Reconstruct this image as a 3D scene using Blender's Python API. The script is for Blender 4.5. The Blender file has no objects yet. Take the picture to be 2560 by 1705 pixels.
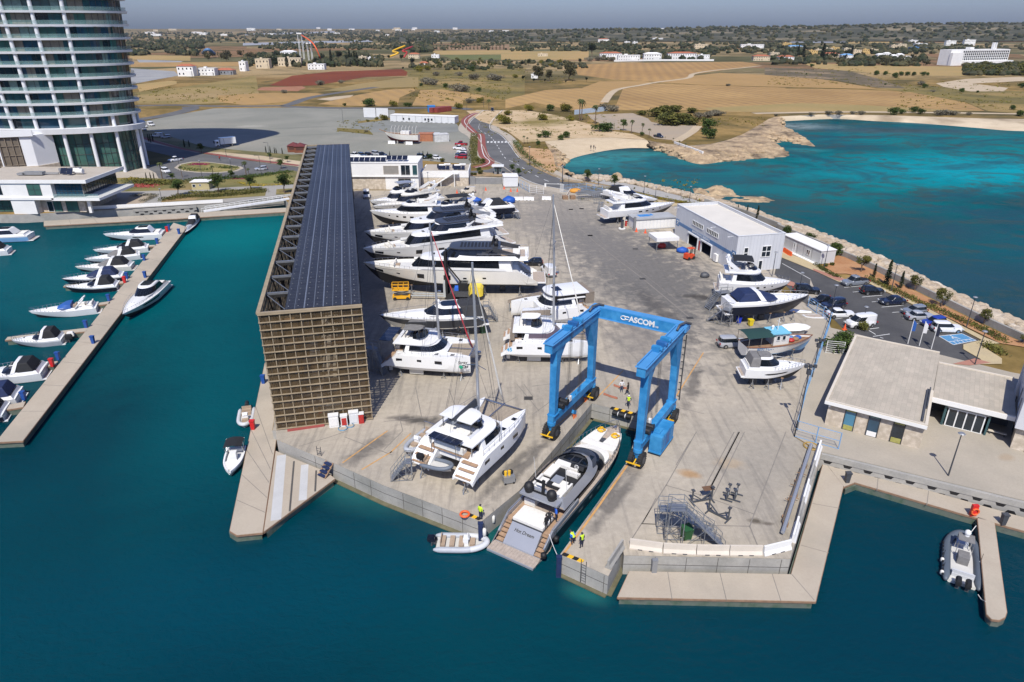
import bpy,bmesh,math,random
import numpy as np
from mathutils import Vector,Matrix,geometry,noise as mnoise
R=math.radians;PI=math.pi
random.seed(7);rng=np.random.default_rng(7)
sc=bpy.context.scene;COL=sc.collection
# ---------- camera and the pixel -> ground-plane survey it gives ----------
PITCH=math.atan((852.5-66)/1707.);FOC=1707.;CH=43.0
cpi,spi=math.cos(PITCH),math.sin(PITCH)
def GF(x,y,z=0.0):
 u=(x-1280)/FOC;v=(852.5-y)/FOC
 t=(z-CH)/(-spi+v*cpi)
 return Vector((u*t,(cpi+v*spi)*t,z))
def zat(x,y,Y):
 v=(852.5-y)/FOC
 return CH+(v*Y*cpi-Y*spi)/(cpi+v*spi)
class Crop:
 def __init__(s,ox,oy,zm):s.o=(ox,oy,zm)
 def __call__(s,x,y,z=0.0):return GF(s.o[0]+x/s.o[2],s.o[1]+y/s.o[2],z)
 def px(s,x,y):return (s.o[0]+x/s.o[2],s.o[1]+y/s.o[2])
 def P(s,t,z=0.0):return [s(*map(float,a.split(',')),z) for a in t.split()]
 def zat(s,x,y,Y):return zat(*s.px(x,y),Y)
D=Crop(0,0,2354/2560);c1=Crop(0,0,2.7516);c2=Crop(640,0,3.647);c3=Crop(1280,0,3.647);c4=Crop(1920,0,3.647)
c5=Crop(300,180,3.68);c6=Crop(840,340,3.68);c7=Crop(1400,420,3.68);c8=Crop(1920,550,3.68)
d1=Crop(0,530,2.8);d2=Crop(540,700,2.307);d3=Crop(900,660,3.925);d4=Crop(960,960,3.4075);d5=Crop(1180,960,2.904)
d6=Crop(1330,720,3.337);d7=Crop(1560,1080,3.485);d8=Crop(1980,820,2.0638)
WZ=-2.2
cam=bpy.data.cameras.new('camera');cam.sensor_width=36;cam.lens=FOC/2560*36;cam.clip_start=.5;cam.clip_end=30000
co=bpy.data.objects.new('camera',cam);COL.objects.link(co);co.location=(0,0,CH);co.rotation_euler=(PI/2-PITCH,0,0);sc.camera=co
# ---------- light ----------
SUN_EL=R(53); SAZ=math.atan2(.145,1)
w=bpy.data.worlds.new('World');sc.world=w;w.use_nodes=True;nt=w.node_tree;nt.nodes.clear()
sk=nt.nodes.new('ShaderNodeTexSky');sk.sky_type='NISHITA';sk.sun_disc=False;sk.sun_elevation=SUN_EL;sk.sun_rotation=PI+SAZ
sk.altitude=50;sk.air_density=1.0;sk.dust_density=1.2;sk.ozone_density=2.2
hs=nt.nodes.new('ShaderNodeHueSaturation');hs.inputs['Saturation'].default_value=1.0;hs.inputs['Value'].default_value=1
bg=nt.nodes.new('ShaderNodeBackground');bg.inputs[1].default_value=.083;wo=nt.nodes.new('ShaderNodeOutputWorld')
tint=nt.nodes.new('ShaderNodeMix');tint.data_type='RGBA';tint.blend_type='MULTIPLY';tint.inputs[0].default_value=1;tint.inputs[7].default_value=(.79,.91,1.38,1)
nt.links.new(sk.outputs[0],hs.inputs['Color']);nt.links.new(hs.outputs[0],tint.inputs[6]);nt.links.new(tint.outputs[2],bg.inputs[0]);nt.links.new(bg.outputs[0],wo.inputs[0])
sl=bpy.data.lights.new('sun','SUN');sl.energy=4.7;sl.angle=R(.53);sl.color=(1,.955,.88)
so=bpy.data.objects.new('sun',sl);COL.objects.link(so)
tosun=Vector((-math.sin(SAZ)*math.cos(SUN_EL),-math.cos(SAZ)*math.cos(SUN_EL),math.sin(SUN_EL)))
so.rotation_euler=tosun.to_track_quat('Z','Y').to_euler();so.location=(0,-50,150)
sc.view_settings.view_transform='Standard';sc.view_settings.look='None';sc.view_settings.exposure=.14;sc.view_settings.gamma=1
sc.cycles.max_bounces=6;sc.cycles.transparent_max_bounces=12;sc.cycles.diffuse_bounces=2;sc.cycles.glossy_bounces=3;sc.cycles.transmission_bounces=4
sc.cycles.use_adaptive_sampling=True;sc.cycles.adaptive_threshold=.015;sc.cycles.use_denoising=True
sc.cycles.sample_clamp_indirect=6
# ---------- materials ----------
class N:
 def __init__(s,name):
  s.m=bpy.data.materials.new(name);s.m.use_nodes=True;s.t=s.m.node_tree;s.b=s.t.nodes['Principled BSDF']
  s.out=s.t.nodes['Material Output'];s._g=None
 def n(s,ty,**k):
  q=s.t.nodes.new('ShaderNode'+ty)
  for a,v in k.items():setattr(q,a,v)
  return q
 def l(s,a,b):s.t.links.new(a,b)
 def pos(s):
  if s._g is None:s._g=s.n('NewGeometry').outputs['Position']
  return s._g
 def obj(s):return s.n('TexCoord').outputs['Object']
 def map(s,v,sc_=(1,1,1),rz=0):
  q=s.n('Mapping');q.inputs['Scale'].default_value=sc_;q.inputs['Rotation'].default_value=(0,0,rz);s.l(v,q.inputs[0]);return q.outputs[0]
 def noise(s,v,scale,detail=3,rough=.55,dist=0):
  q=s.n('TexNoise');q.inputs['Scale'].default_value=scale;q.inputs['Detail'].default_value=detail;q.inputs['Roughness'].default_value=rough;q.inputs['Distortion'].default_value=dist
  s.l(v,q.inputs['Vector']);return q.outputs['Fac']
 def rng(s,v,a,b,c,d):
  q=s.n('MapRange');
  for i,x in enumerate((a,b,c,d)):q.inputs[i+1].default_value=x
  s.l(v,q.inputs[0]);return q.outputs[0]
 def mix(s,f,a,b,bt='MIX'):
  q=s.n('Mix',data_type='RGBA',blend_type=bt)
  for i,x in ((0,f),(6,a),(7,b)):
   if hasattr(x,'links') :s.l(x,q.inputs[i])
   elif i==0:q.inputs[0].default_value=x
   else:q.inputs[i].default_value=(*x[:3],1)
  return q.outputs[2]
 def math(s,op,a,b=0.5):
  q=s.n('Math',operation=op)
  for i,x in ((0,a),(1,b)):
   if hasattr(x,'links'):s.l(x,q.inputs[i])
   else:q.inputs[i].default_value=x
  return q.outputs[0]
 def grey(s,v):
  q=s.n('CombineColor');
  for i in range(3):s.l(v,q.inputs[i])
  return q.outputs[0]
 def color(s,c):s.l(c,s.b.inputs['Base Color']) if hasattr(c,'links') else None
 def bump(s,h,st,dist=.05):
  q=s.n('Bump');q.inputs['Strength'].default_value=st;q.inputs['Distance'].default_value=dist;s.l(h,q.inputs['Height']);s.l(q.outputs[0],s.b.inputs['Normal'])
MATS={}
def mat(name,col,rough=.5,metal=0,var=.08,scale=.6,world=False,bump=0,bscale=8,coat=0,spec=.5,col2=None,c2r=(.45,.65)):
 if name in MATS:return MATS[name]
 s=N(name);v=s.pos() if world else s.obj()
 f=s.noise(v,scale,4)
 base=s.mix(s.rng(f,c2r[0],c2r[1],0,1),col,col2) if col2 else col
 c=s.mix(1.0,base,s.grey(s.rng(f,.25,.75,1-var,1+var)),'MULTIPLY');s.color(c)
 b=s.b.inputs;b['Roughness'].default_value=rough;b['Metallic'].default_value=metal;b['Coat Weight'].default_value=coat;b['Specular IOR Level'].default_value=spec
 if bump:s.bump(s.noise(v,bscale,4),bump)
 MATS[name]=s.m;return s.m
# ---------- mesh builder ----------
class MB:
 def __init__(s):s.v=[];s.f=[];s.mi=[];s.cur=0
 def m(s,i):s.cur=i;return s
 def add(s,vs,fs):
  o=len(s.v);s.v+= [tuple(p) for p in vs]
  s.f+=[tuple(i+o for i in f) for f in fs];s.mi+=[s.cur]*len(fs);return s
 def box(s,c,d,rz=0,mt=None):
  x,y,z=(k/2 for k in d);p=[Vector((sx*x,sy*y,sz*z)) for sz in (-1,1) for sy in (-1,1) for sx in (-1,1)]
  M=mt or Matrix.Rotation(rz,3,'Z');c=Vector(c)
  return s.add([M@q+c for q in p],[(0,2,3,1),(4,5,7,6),(0,1,5,4),(2,6,7,3),(0,4,6,2),(1,3,7,5)])
 def b2(s,a,b):
  return s.box([(i+j)/2 for i,j in zip(a,b)],[abs(i-j) for i,j in zip(a,b)])
 def bar(s,a,b,w,h=None,up=(0,0,1)):
  a=Vector(a);b=Vector(b);d=b-a
  if d.length<1e-6:return s
  h=h or w;z=d.normalized();u=Vector(up)
  if abs(z.dot(u))>.98:u=Vector((0,1,0))
  x=z.cross(u).normalized();y=x.cross(z)
  M=Matrix((x,y,z)).transposed();return s.box((a+b)/2,(w,h,d.length),mt=M)
 def tube(s,pts,r,n=6,closed=False,caps=True):
  P=[Vector(p) for p in pts];k=len(P);vs=[];rr=r if isinstance(r,(list,tuple)) else [r]*k
  for i,p in enumerate(P):
   t=(P[(i+1)%k] if (i<k-1 or closed) else p)-(P[i-1] if (i>0 or closed) else p)
   t=t.normalized() if t.length>0 else Vector((0,0,1));u=Vector((0,0,1)) if abs(t.z)<.9 else Vector((1,0,0))
   x=t.cross(u).normalized();y=t.cross(x)
   for j in range(n):
    a=2*PI*j/n;vs.append(p+(x*math.cos(a)+y*math.sin(a))*rr[i])
  fs=[];m=k if closed else k-1
  for i in range(m):
   for j in range(n):
    a=i*n+j;b=i*n+(j+1)%n;i2=(i+1)%k
    fs.append((a,b,i2*n+(j+1)%n,i2*n+j))
  if not closed and caps:fs+=[tuple(range(n))[::-1],tuple(range((k-1)*n,k*n))]
  return s.add(vs,fs)
 def cyl(s,c,r,h,n=12,r2=None,ax='z'):
  r2=r if r2 is None else r2;vs=[]
  for t,q in ((0,r),(1,r2)):
   for j in range(n):
    a=2*PI*j/n;u,v=q*math.cos(a),q*math.sin(a)
    p={'z':(u,v,t*h),'x':(t*h,u,v),'y':(v,t*h,u)}[ax];vs.append((c[0]+p[0],c[1]+p[1],c[2]+p[2]))
  return s.add(vs,[(j,(j+1)%n,n+(j+1)%n,n+j) for j in range(n)]+[tuple(range(n))[::-1],tuple(range(n,2*n))])
 def ball(s,c,r,n=10,k=6,sz=(1,1,1)):
  vs=[(c[0],c[1],c[2]-r*sz[2])]
  for i in range(1,k):
   t=PI*i/k-PI/2
   for j in range(n):
    a=2*PI*j/n;vs.append((c[0]+r*sz[0]*math.cos(t)*math.cos(a),c[1]+r*sz[1]*math.cos(t)*math.sin(a),c[2]+r*sz[2]*math.sin(t)))
  vs.append((c[0],c[1],c[2]+r*sz[2]));fs=[(0,1+(j+1)%n,1+j) for j in range(n)]
  for i in range(k-2):
   for j in range(n):
    a=1+i*n+j;b=1+i*n+(j+1)%n;fs.append((a,b,b+n,a+n))
  e=len(vs)-1;o=1+(k-2)*n;fs+=[(o+j,o+(j+1)%n,e) for j in range(n)]
  return s.add(vs,fs)
 def prism(s,poly,z0,z1,cap0=True):
  n=len(poly);a=[(p[0],p[1],z0) for p in poly];b=[(p[0],p[1],z1) for p in poly]
  tri=geometry.tessellate_polygon([[Vector((p[0],p[1],0)) for p in poly]])
  area=sum(poly[i][0]*poly[(i+1)%n][1]-poly[(i+1)%n][0]*poly[i][1] for i in range(n))
  side=[(i,(i+1)%n,n+(i+1)%n,n+i) if area>0 else ((i+1)%n,i,n+i,n+(i+1)%n) for i in range(n)]
  def ori(t):
   p,q,r=[poly[i] for i in t];return t if (q[0]-p[0])*(r[1]-p[1])-(q[1]-p[1])*(r[0]-p[0])>0 else t[::-1]
  T=[ori(t) for t in tri]
  fs=side+[tuple(i+n for i in t) for t in T]
  if cap0:fs+=[tuple(t[::-1]) for t in T]
  return s.add(a+b,fs)
 def flat(s,poly,z=None):
  n=len(poly);tri=geometry.tessellate_polygon([[Vector((p[0],p[1],0)) for p in poly]])
  def ori(t):
   p,q,r=[poly[i] for i in t];return t if (q[0]-p[0])*(r[1]-p[1])-(q[1]-p[1])*(r[0]-p[0])>0 else t[::-1]
  return s.add([(p[0],p[1],p[2] if z is None else z) for p in poly],[tuple(ori(t)) for t in tri])
 def loft(s,rings,closed=True,cap=(True,True),mrow=None,mcol=None):
  n=len(rings[0]);o=len(s.v);s.v+=[tuple(p) for r in rings for p in r];keep=s.cur
  for i in range(len(rings)-1):
   for j in range(n if closed else n-1):
    a,b=j,(j+1)%n;s.f.append((o+i*n+a,o+i*n+b,o+(i+1)*n+b,o+(i+1)*n+a))
    s.mi.append(mrow[i] if mrow else (mcol[j] if mcol else keep))
  if cap[0]:s.f.append(tuple(o+j for j in range(n))[::-1]);s.mi.append(mrow[0] if mrow else keep)
  if cap[1]:s.f.append(tuple(o+(len(rings)-1)*n+j for j in range(n)));s.mi.append(mrow[-1] if mrow else keep)
  return s
 def quad(s,a,b,c,d):return s.add([a,b,c,d],[(0,1,2,3)])
 def build(s,name,m,parent=None,smooth=False,fix=True):
  me=bpy.data.meshes.new(name);me.from_pydata(s.v,[],s.f)
  for q in (m if isinstance(m,(list,tuple)) else [m]):me.materials.append(q)
  if any(s.mi):me.polygons.foreach_set('material_index',s.mi)
  if fix:
   bm=bmesh.new();bm.from_mesh(me);bmesh.ops.recalc_face_normals(bm,faces=bm.faces);bm.to_mesh(me);bm.free()
  if smooth:
   me.polygons.foreach_set('use_smooth',[True]*len(me.polygons))
   if smooth is not True:me.set_sharp_from_angle(angle=R(smooth))
  me.update();o=bpy.data.objects.new(name,me);COL.objects.link(o)
  if parent:o.parent=parent
  return o
def tag(o,label=None,cat=None,group=None,kind=None):
 for k,v in (('label',label),('category',cat),('group',group),('kind',kind)):
  if v:o[k]=v
 return o
def thing(name,label,cat,loc=(0,0,0),rz=0,group=None):
 o=bpy.data.objects.new(name,None);COL.objects.link(o);o.location=loc;o.rotation_euler=(0,0,rz);o.empty_display_size=.2
 return tag(o,label,cat,group)
def struct(name,mb,m,**k):return tag(mb.build(name,m,**k),kind='structure')
def dup(root,loc,rz=None,label=None,group=None,scale=None,swap=None):
 def cp(o,par):
  c=o.copy();COL.objects.link(c)
  if par:c.parent=par
  if swap and c.type=='MESH' and any(m and m.name in swap for m in c.data.materials):
   c.data=c.data.copy()
   for i,m in enumerate(c.data.materials):
    if m and m.name in swap:c.data.materials[i]=swap[m.name]
  for ch in [x for x in ALLCH.get(o.name,o.children)]:cp(ch,c)
  return c
 r=cp(root,None);r.location=loc
 if rz is not None:r.rotation_euler=(0,0,rz)
 if label:r['label']=label
 if group:r['group']=group
 if scale:r.scale=(scale,)*3 if not hasattr(scale,'__len__') else scale
 return r
ALLCH={}
def text(body,size,m,parent,loc,rot,name='lettering',ext=.004,shear=0,bold=0,align='CENTER'):
 cu=bpy.data.curves.new(name,'FONT');cu.body=body;cu.size=size;cu.extrude=ext;cu.shear=shear;cu.offset=bold;cu.align_x=align;cu.align_y='CENTER'
 t=bpy.data.objects.new(name,cu);COL.objects.link(t);dg=bpy.context.evaluated_depsgraph_get()
 me=bpy.data.meshes.new_from_object(t.evaluated_get(dg));bpy.data.objects.remove(t)
 me.materials.clear();me.materials.append(m);o=bpy.data.objects.new(name,me);COL.objects.link(o)
 o.parent=parent;o.location=loc;o.rotation_euler=rot if not isinstance(rot,Matrix) else rot.to_euler();return o
def ang(a,b):return math.atan2(b[1]-a[1],b[0]-a[0])
def poly(name,pts,z,m,skirt=None):
 mb=MB()
 if skirt:mb.prism([(p[0],p[1]) for p in pts],z-skirt,z,cap0=False)
 else:mb.flat(pts,z)
 return struct(name,mb,m,fix=False)
def ribbon(pts,w,z=None):
 L=[];Q=[]
 for i,p in enumerate(pts):
  a=pts[max(i-1,0)];b=pts[min(i+1,len(pts)-1)];d=Vector((b[0]-a[0],b[1]-a[1],0));
  d=d.normalized() if d.length else Vector((1,0,0));n=Vector((-d.y,d.x,0));
  p=Vector((p[0],p[1],p[2] if z is None else z));L.append(p+n*w/2);Q.append(p-n*w/2)
 return L,Q
def strip(mb,pts,w,z=None):
 L,Q=ribbon(pts,w,z);n=len(L)
 return mb.add(L+Q,[(n+i,n+i+1,i+1,i) for i in range(n-1)])
def smooth_path(pts,k=6):
 P=[Vector(p) for p in pts];out=[]
 for i in range(len(P)-1):
  a=P[max(i-1,0)];b=P[i];c=P[i+1];d=P[min(i+2,len(P)-1)]
  for j in range(k):
   t=j/k;out.append(.5*((2*b)+(c-a)*t+(2*a-5*b+4*c-d)*t*t+(3*b-a-3*c+d)*t**3))
 out.append(P[-1]);return out
def rail(mb,pts,w,h,z=0,closed=False):
 L,Q=ribbon(pts,w,0);mb.loft([[(a.x,a.y,z),(b.x,b.y,z),(b.x,b.y,z+h),(a.x,a.y,z+h)] for a,b in zip(L,Q)]);return mb
def dash(mb,pts,w,on,off,z):
 P=[Vector((p[0],p[1],0)) for p in pts];acc=0
 for a,b in zip(P,P[1:]):
  L=(b-a).length;d=(b-a)/L if L else None;s=0
  while s<L:
   ph=acc%(on+off);st=min(L-s,(on-ph) if ph<on else (on+off-ph))
   if ph<on-1e-6:strip(mb,[a+d*s,a+d*(s+st)],w,z)
   s+=max(st,1e-3);acc+=max(st,1e-3)
 return mb
# ---------- ground materials ----------
def ground(name,cols,scale,det=5,blobs=(),rough=.9,bump=.0,bscale=3,fine=.12,fscale=4,stripe=None,streak=None,r=(.38,.62)):
 """world-space ground: two colours mixed by noise, fine grain, soft-edged stains [(x,y,rx,ry,rot,colour,strength)]"""
 if any(q in name for q in('field','stubble','scrub','crop','bank')):cols=[(a*1.0,b*.92,c*.80) for a,b,c in cols]
 s=N(name);p=s.pos();f=s.noise(p,scale,det,.6,.4)
 c=s.mix(s.rng(f,r[0],r[1],0,1),cols[0],cols[1])
 if len(cols)>2:c=s.mix(s.rng(s.noise(p,scale*.37,4),.52,.66,0,1),c,cols[2])
 if stripe:
  a,per,st,sc_=stripe;w_=s.n('TexWave',wave_type='BANDS',bands_direction='X');s.l(s.map(p,(1,1,1),-a),w_.inputs['Vector'])
  w_.inputs['Scale'].default_value=.314/per;w_.inputs['Distortion'].default_value=1.6;w_.inputs['Detail'].default_value=3;w_.inputs['Detail Scale'].default_value=.25
  k=s.math('MULTIPLY',w_.outputs['Fac'],s.rng(s.noise(s.map(p,(.02,.3,1),-a),1,3),.4,.65,.1,st));c=s.mix(k,c,sc_)
 if streak:
  a,st,sc_=streak;k=s.rng(s.noise(s.map(p,(.9,.07,1),-a),1,6,.65),.5,.75,0,st);c=s.mix(k,c,sc_)
 n2=s.noise(p,.5,4,.6,.6)
 for (x,y,rx,ry,rot,col,st) in blobs:
  q=s.n('Mapping',vector_type='TEXTURE');q.inputs['Location'].default_value=(x,y,0);q.inputs['Rotation'].default_value=(0,0,rot);q.inputs['Scale'].default_value=(rx,ry,1)
  s.l(p,q.inputs[0]);vm=s.n('VectorMath',operation='MULTIPLY');vm.inputs[1].default_value=(1,1,0);s.l(q.outputs[0],vm.inputs[0])
  ln=s.n('VectorMath',operation='LENGTH');s.l(vm.outputs[0],ln.inputs[0])
  d=s.math('ADD',ln.outputs['Value'],s.rng(n2,.3,.7,-.35,.35));c=s.mix(s.rng(d,.35,1.05,st,0),c,col)
 g=s.noise(p,fscale,6,.7);c=s.mix(1.0,c,s.grey(s.rng(g,.25,.75,1-fine,1+fine)),'MULTIPLY');s.color(c)
 s.b.inputs['Roughness'].default_value=rough;s.b.inputs['Specular IOR Level'].default_value=.25
 if bump:s.bump(s.noise(p,bscale,5,.65),bump,.3)
 MATS[name]=s.m;return s.m
def bl(cp,x,y,rx,ry,rot,col,st,z=0):
 p=cp(x,y,z);return (p.x,p.y,rx,ry,rot,col,st)
slipA=d5(345,770); slipB=d6(500,962); SANG=ang(slipA,slipB)
drk=(.075,.07,.066);
tr=[]
for cp,a,b,w_ in ((d5,(20,870),(500,400),.55),(d5,(120,880),(590,360),.5),(d5,(860,1090),(1215,610),.6),(d5,(800,1030),(1160,580),.45),(c7,(700,1100),(1200,1560),1.5),(d6,(1290,1000),(1380,640),.8),(d2,(760,1060),(1015,880),1.0)):
 p,q=cp(*a),cp(*b);m=(p+q)/2;tr.append((m.x,m.y,(q-p).length*.62,w_*1.5,ang(p,q),drk,.68))
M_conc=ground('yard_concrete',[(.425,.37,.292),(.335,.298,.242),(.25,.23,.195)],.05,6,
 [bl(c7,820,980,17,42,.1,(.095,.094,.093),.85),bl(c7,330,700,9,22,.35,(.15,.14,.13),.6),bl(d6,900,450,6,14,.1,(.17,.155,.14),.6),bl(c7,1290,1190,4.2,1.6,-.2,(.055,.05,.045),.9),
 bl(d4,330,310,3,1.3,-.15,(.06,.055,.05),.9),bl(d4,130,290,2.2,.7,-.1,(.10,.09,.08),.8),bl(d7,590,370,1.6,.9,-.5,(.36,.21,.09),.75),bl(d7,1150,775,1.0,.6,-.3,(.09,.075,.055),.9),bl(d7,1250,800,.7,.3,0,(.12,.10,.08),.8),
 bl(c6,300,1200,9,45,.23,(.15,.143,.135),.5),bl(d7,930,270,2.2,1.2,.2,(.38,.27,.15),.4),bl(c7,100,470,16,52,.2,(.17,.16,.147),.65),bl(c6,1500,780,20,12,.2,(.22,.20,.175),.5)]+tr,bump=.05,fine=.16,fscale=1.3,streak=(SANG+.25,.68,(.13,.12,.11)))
M_pave=ground('pavement_concrete',[(.40,.35,.28),(.35,.31,.25)],.2,fine=.08)
M_prom=ground('promenade_concrete',[(.38,.335,.27),(.33,.295,.24)],.12,fine=.07,blobs=[bl(d8,1100,670,1.2,.8,.3,(.30,.22,.14),.5)])
M_asph=ground('asphalt',[(.062,.062,.064),(.085,.084,.084)],.15,fine=.15)
M_road=ground('road_asphalt',[(.10,.10,.10),(.13,.128,.125)],.12,fine=.12)
M_gravel=ground('grey_gravel',[(.20,.20,.168),(.245,.24,.202),(.28,.26,.215)],.035,6,[bl(c5,1200,500,8,5,.2,(.36,.34,.29),.6),bl(c5,1700,510,16,3,.3,(.15,.15,.13),.5),bl(c5,780,480,18,8,0,(.27,.25,.21),.6),bl(c2,300,1170,10,3,.3,(.17,.175,.15),.5),bl(c2,500,1230,20,2.4,.3,(.16,.165,.14),.5),bl(c2,1800,1350,10,14,.2,(.34,.29,.23),.7)],fine=.1,fscale=1)
M_sand=ground('beach_sand',[(.52,.42,.285),(.47,.375,.25)],.3,fine=.06)
M_rock=ground('shore_rock',[(.43,.32,.195),(.31,.225,.14),(.12,.09,.06)],.22,9,bump=1.0,bscale=.6,fine=.35,fscale=.9,r=(.44,.56))  # darkest colour paints the shade of crevices into the rock
M_soil=ground('orange_soil',[(.34,.165,.075),(.40,.22,.11)],.3,fine=.15)
M_wall=ground('quay_concrete',[(.36,.345,.31),(.30,.29,.265),(.24,.235,.21)],.4,fine=.12)
M_white=mat('white_concrete',(.66,.63,.57),.8,var=.08,scale=.8)
M_line=mat('white_paint',(.62,.62,.60),.7,var=.12,scale=2,world=True)
M_yel=mat('orange_paint',(.50,.27,.09),.8,var=.25,scale=1.5,world=True)
M_joint=mat('dark_joint',(.085,.078,.07),.9,var=.2,scale=1,world=True)
M_joint2=mat('faint_joint',(.20,.18,.155),.9,var=.2,scale=1,world=True)
M_redp=mat('red_cycle_path',(.22,.065,.05),.85,var=.15,scale=.5,world=True)
def plain():
 s=N('dry_plain');p=s.pos()
 v=s.n('TexVoronoi');v.inputs['Scale'].default_value=1;s.l(s.map(p,(1/260,1/170,1),.3),v.inputs['Vector'])
 sep=s.n('SeparateColor');s.l(v.outputs['Color'],sep.inputs[0]);cr=s.n('ValToRGB');cr.color_ramp.interpolation='CONSTANT'
 E_=[(0,(.28,.205,.105)),(.2,(.17,.14,.07)),(.36,(.33,.24,.125)),(.5,(.10,.095,.045)),(.64,(.21,.125,.065)),(.76,(.25,.19,.10)),(.88,(.13,.12,.06))]
 el=cr.color_ramp.elements;el[0].position=0;el[0].color=(*E_[0][1],1);el[1].position=E_[1][0];el[1].color=(*E_[1][1],1)
 for a,c in E_[2:]:e=el.new(a);e.color=(*c,1)
 s.l(sep.outputs[0],cr.inputs[0]);near=s.mix(s.rng(s.noise(p,.03,6,.62,.8),.42,.6,0,1),(.27,.18,.068),(.14,.10,.033))
 d=s.n('SeparateXYZ');s.l(p,d.inputs[0]);c=s.mix(s.rng(d.outputs[1],620,760,0,1),near,cr.outputs[0])
 c=s.mix(s.rng(s.noise(p,.012,6,.62,.8),.47,.6,0,.8),c,(.065,.06,.026));g=s.noise(p,.35,6,.7)
 c=s.mix(1.0,c,s.grey(s.rng(g,.25,.75,.72,1.28)),'MULTIPLY');s.color(c);s.b.inputs['Roughness'].default_value=1;s.b.inputs['Specular IOR Level'].default_value=.1
 return s.m
M_plain=plain()
# ---------- coast ----------
coast=[
 (c4(3400,1085),c4(3400,1200,WZ)),(c4(2334,1085),c4(2334,1195,WZ)),(c4(2000,1080),c4(1900,1165,WZ)),(c4(1500,1065),c4(1400,1125,WZ)),(c4(1000,1050),c4(1000,1105,WZ)),(c4(500,1045),c4(600,1085,WZ)),(c4(60,1066),c4(140,1105,WZ)),
 (c3(2340,1085),c4(150,1200,WZ)),(c3(2300,1110),c4(430,1332,WZ)),(c3(2270,1130),c4(140,1285,WZ)),(c3(2200,1170),c4(20,1312,WZ)),(c3(2100,1225),c4(195,1414,WZ)),(c3(1970,1275),c3(2270,1442,WZ)),(c3(1820,1312),c3(1960,1468,WZ)),(c3(1600,1330),c3(1700,1495,WZ)),(c3(1400,1310),c3(1450,1415,WZ)),(c3(1230,1280),c3(1260,1350,WZ))]
beach=[(c3(1230,1280),c3(1260,1350,WZ)),(c3(1060,1255),c3(1060,1350,WZ)),(c3(850,1250),c3(860,1372,WZ)),(c3(600,1258),c3(660,1412,WZ)),(c3(420,1268),c3(560,1440,WZ)),(c3(300,1290),c3(490,1475,WZ))]
coast2=[(c3(300,1290),c3(490,1475,WZ)),(c6(1960,120),c6(2110,245,WZ)),(c6(2000,200),c6(2075,290,WZ)),(c6(2020,290),c6(2070,350,WZ)),(c6(2090,360),c6(2180,395,WZ))]
wall_top=[c7(150,108),c7(300,122),c7(580,142),c7(900,208),c7(1330,312),c7(1650,400),c7(2000,530),c8(100,70),c8(400,190),c8(680,310),c8(1100,495),c8(1500,690),c8(1900,885),c8(2355,1095),c8(3000,1400)]
wall_wat=[c7(110,92,WZ),c7(300,75,WZ),c7(580,120,WZ),c7(900,185,WZ),c7(1330,283,WZ),c7(1650,368,WZ),c7(2000,490,WZ),c8(100,15,WZ),c8(400,105,WZ),c8(680,213,WZ),c8(1100,392,WZ),c8(1500,590,WZ),c8(1900,780,WZ),c8(2355,980,WZ),c8(3000,1270,WZ)]
RKB=D(638,988);RKR=D(856,962);RDIR=Vector((-24.1,105.6,0)).normalized();RW=(RKR-RKB).length;RL=118.;RN=Vector((RDIR.y,-RDIR.x,0))
left_land=[c5(-900,1310),c5(0,1262),c5(950,1207),c5(1500,1150)]
quayL=[d2(345,868),d2(350,920),d2(480,975),d2(700,1065),d4(0,865),d4(815,1172)]
slip=[d5(70,997),d5(345,772),d6(500,962),d6(905,1062),d5(1140,545),d5(640,1238)]
quayR=[d5(990,1395),d5(1095,1195),d7(0,1075),d7(1450,1105),d7(1600,610),d7(1718,200)]
promR=[d8(152,642),d8(1197,893)]
off=[Vector((82,24,0)),Vector((200,24,0)),Vector((200,90,0))]
rackfar=RKB+RDIR*RL*.985-RN*1.0;racknear=RKB-RN*.6
land=[Vector((-9000,200,0)),left_land[0]]+left_land[1:]+[RKB+RDIR*95-RN*.8,racknear]+quayL+slip+quayR+promR+off+wall_top[::-1]+[a for a,b in coast2[::-1]]+[a for a,b in beach[::-1]][1:]+[a for a,b in coast[::-1]][1:]+[Vector((9000,300,0)),Vector((9000,14000,0)),Vector((-9000,14000,0))]
mb=MB().m(0);mb.prism([(p.x,p.y) for p in land],-5,0,cap0=False);n=len(land)
mb.mi=[1]*n+[0]*(len(mb.f)-n)
struct('ground',mb,[M_plain,M_wall],fix=False)
def shore(name,pairs,m,amp,sub=5,rows=8,tp=2,fr=.25):
 A=smooth_path([a for a,b in pairs],sub);B=smooth_path([b for a,b in pairs],sub);mb=MB();n=len(A)
 for i in range(n):
  for j in range(rows+1):
   t=j/rows*1.12;p=A[i].lerp(B[i],t);z=.03+(t**tp)*WZ
   k=math.sin(PI*min(t,1)) ;nz=mnoise.fractal(Vector((p.x*fr,p.y*fr,0)),1,2,5);p2=mnoise.fractal(Vector((p.x*fr*.5,p.y*fr*.5,9)),1,2,4)
   mb.v.append((p.x+p2*amp*k,p.y+p2*amp*k*1.5,z+amp*k*nz*.9+(amp*.5*k)))
 mb.f=[(i*(rows+1)+j,(i+1)*(rows+1)+j,(i+1)*(rows+1)+j+1,i*(rows+1)+j+1) for i in range(n-1) for j in range(rows)];mb.mi=[0]*len(mb.f)
 o=struct(name,mb,m,smooth=35);return o
shore('shore',coast[:7],ground('pale_shore',[(.55,.455,.32),(.47,.38,.26),(.26,.20,.13)],.07,6,fine=.15,r=(.4,.65)),.35,8)
shore('rocky_shore',coast[6:],M_rock,.5,10,18,tp=5,fr=.3)
shore('beach',beach,M_sand,.06,8)
shore('rocky_shore',coast2,M_rock,.8,8,10,tp=3)
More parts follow.
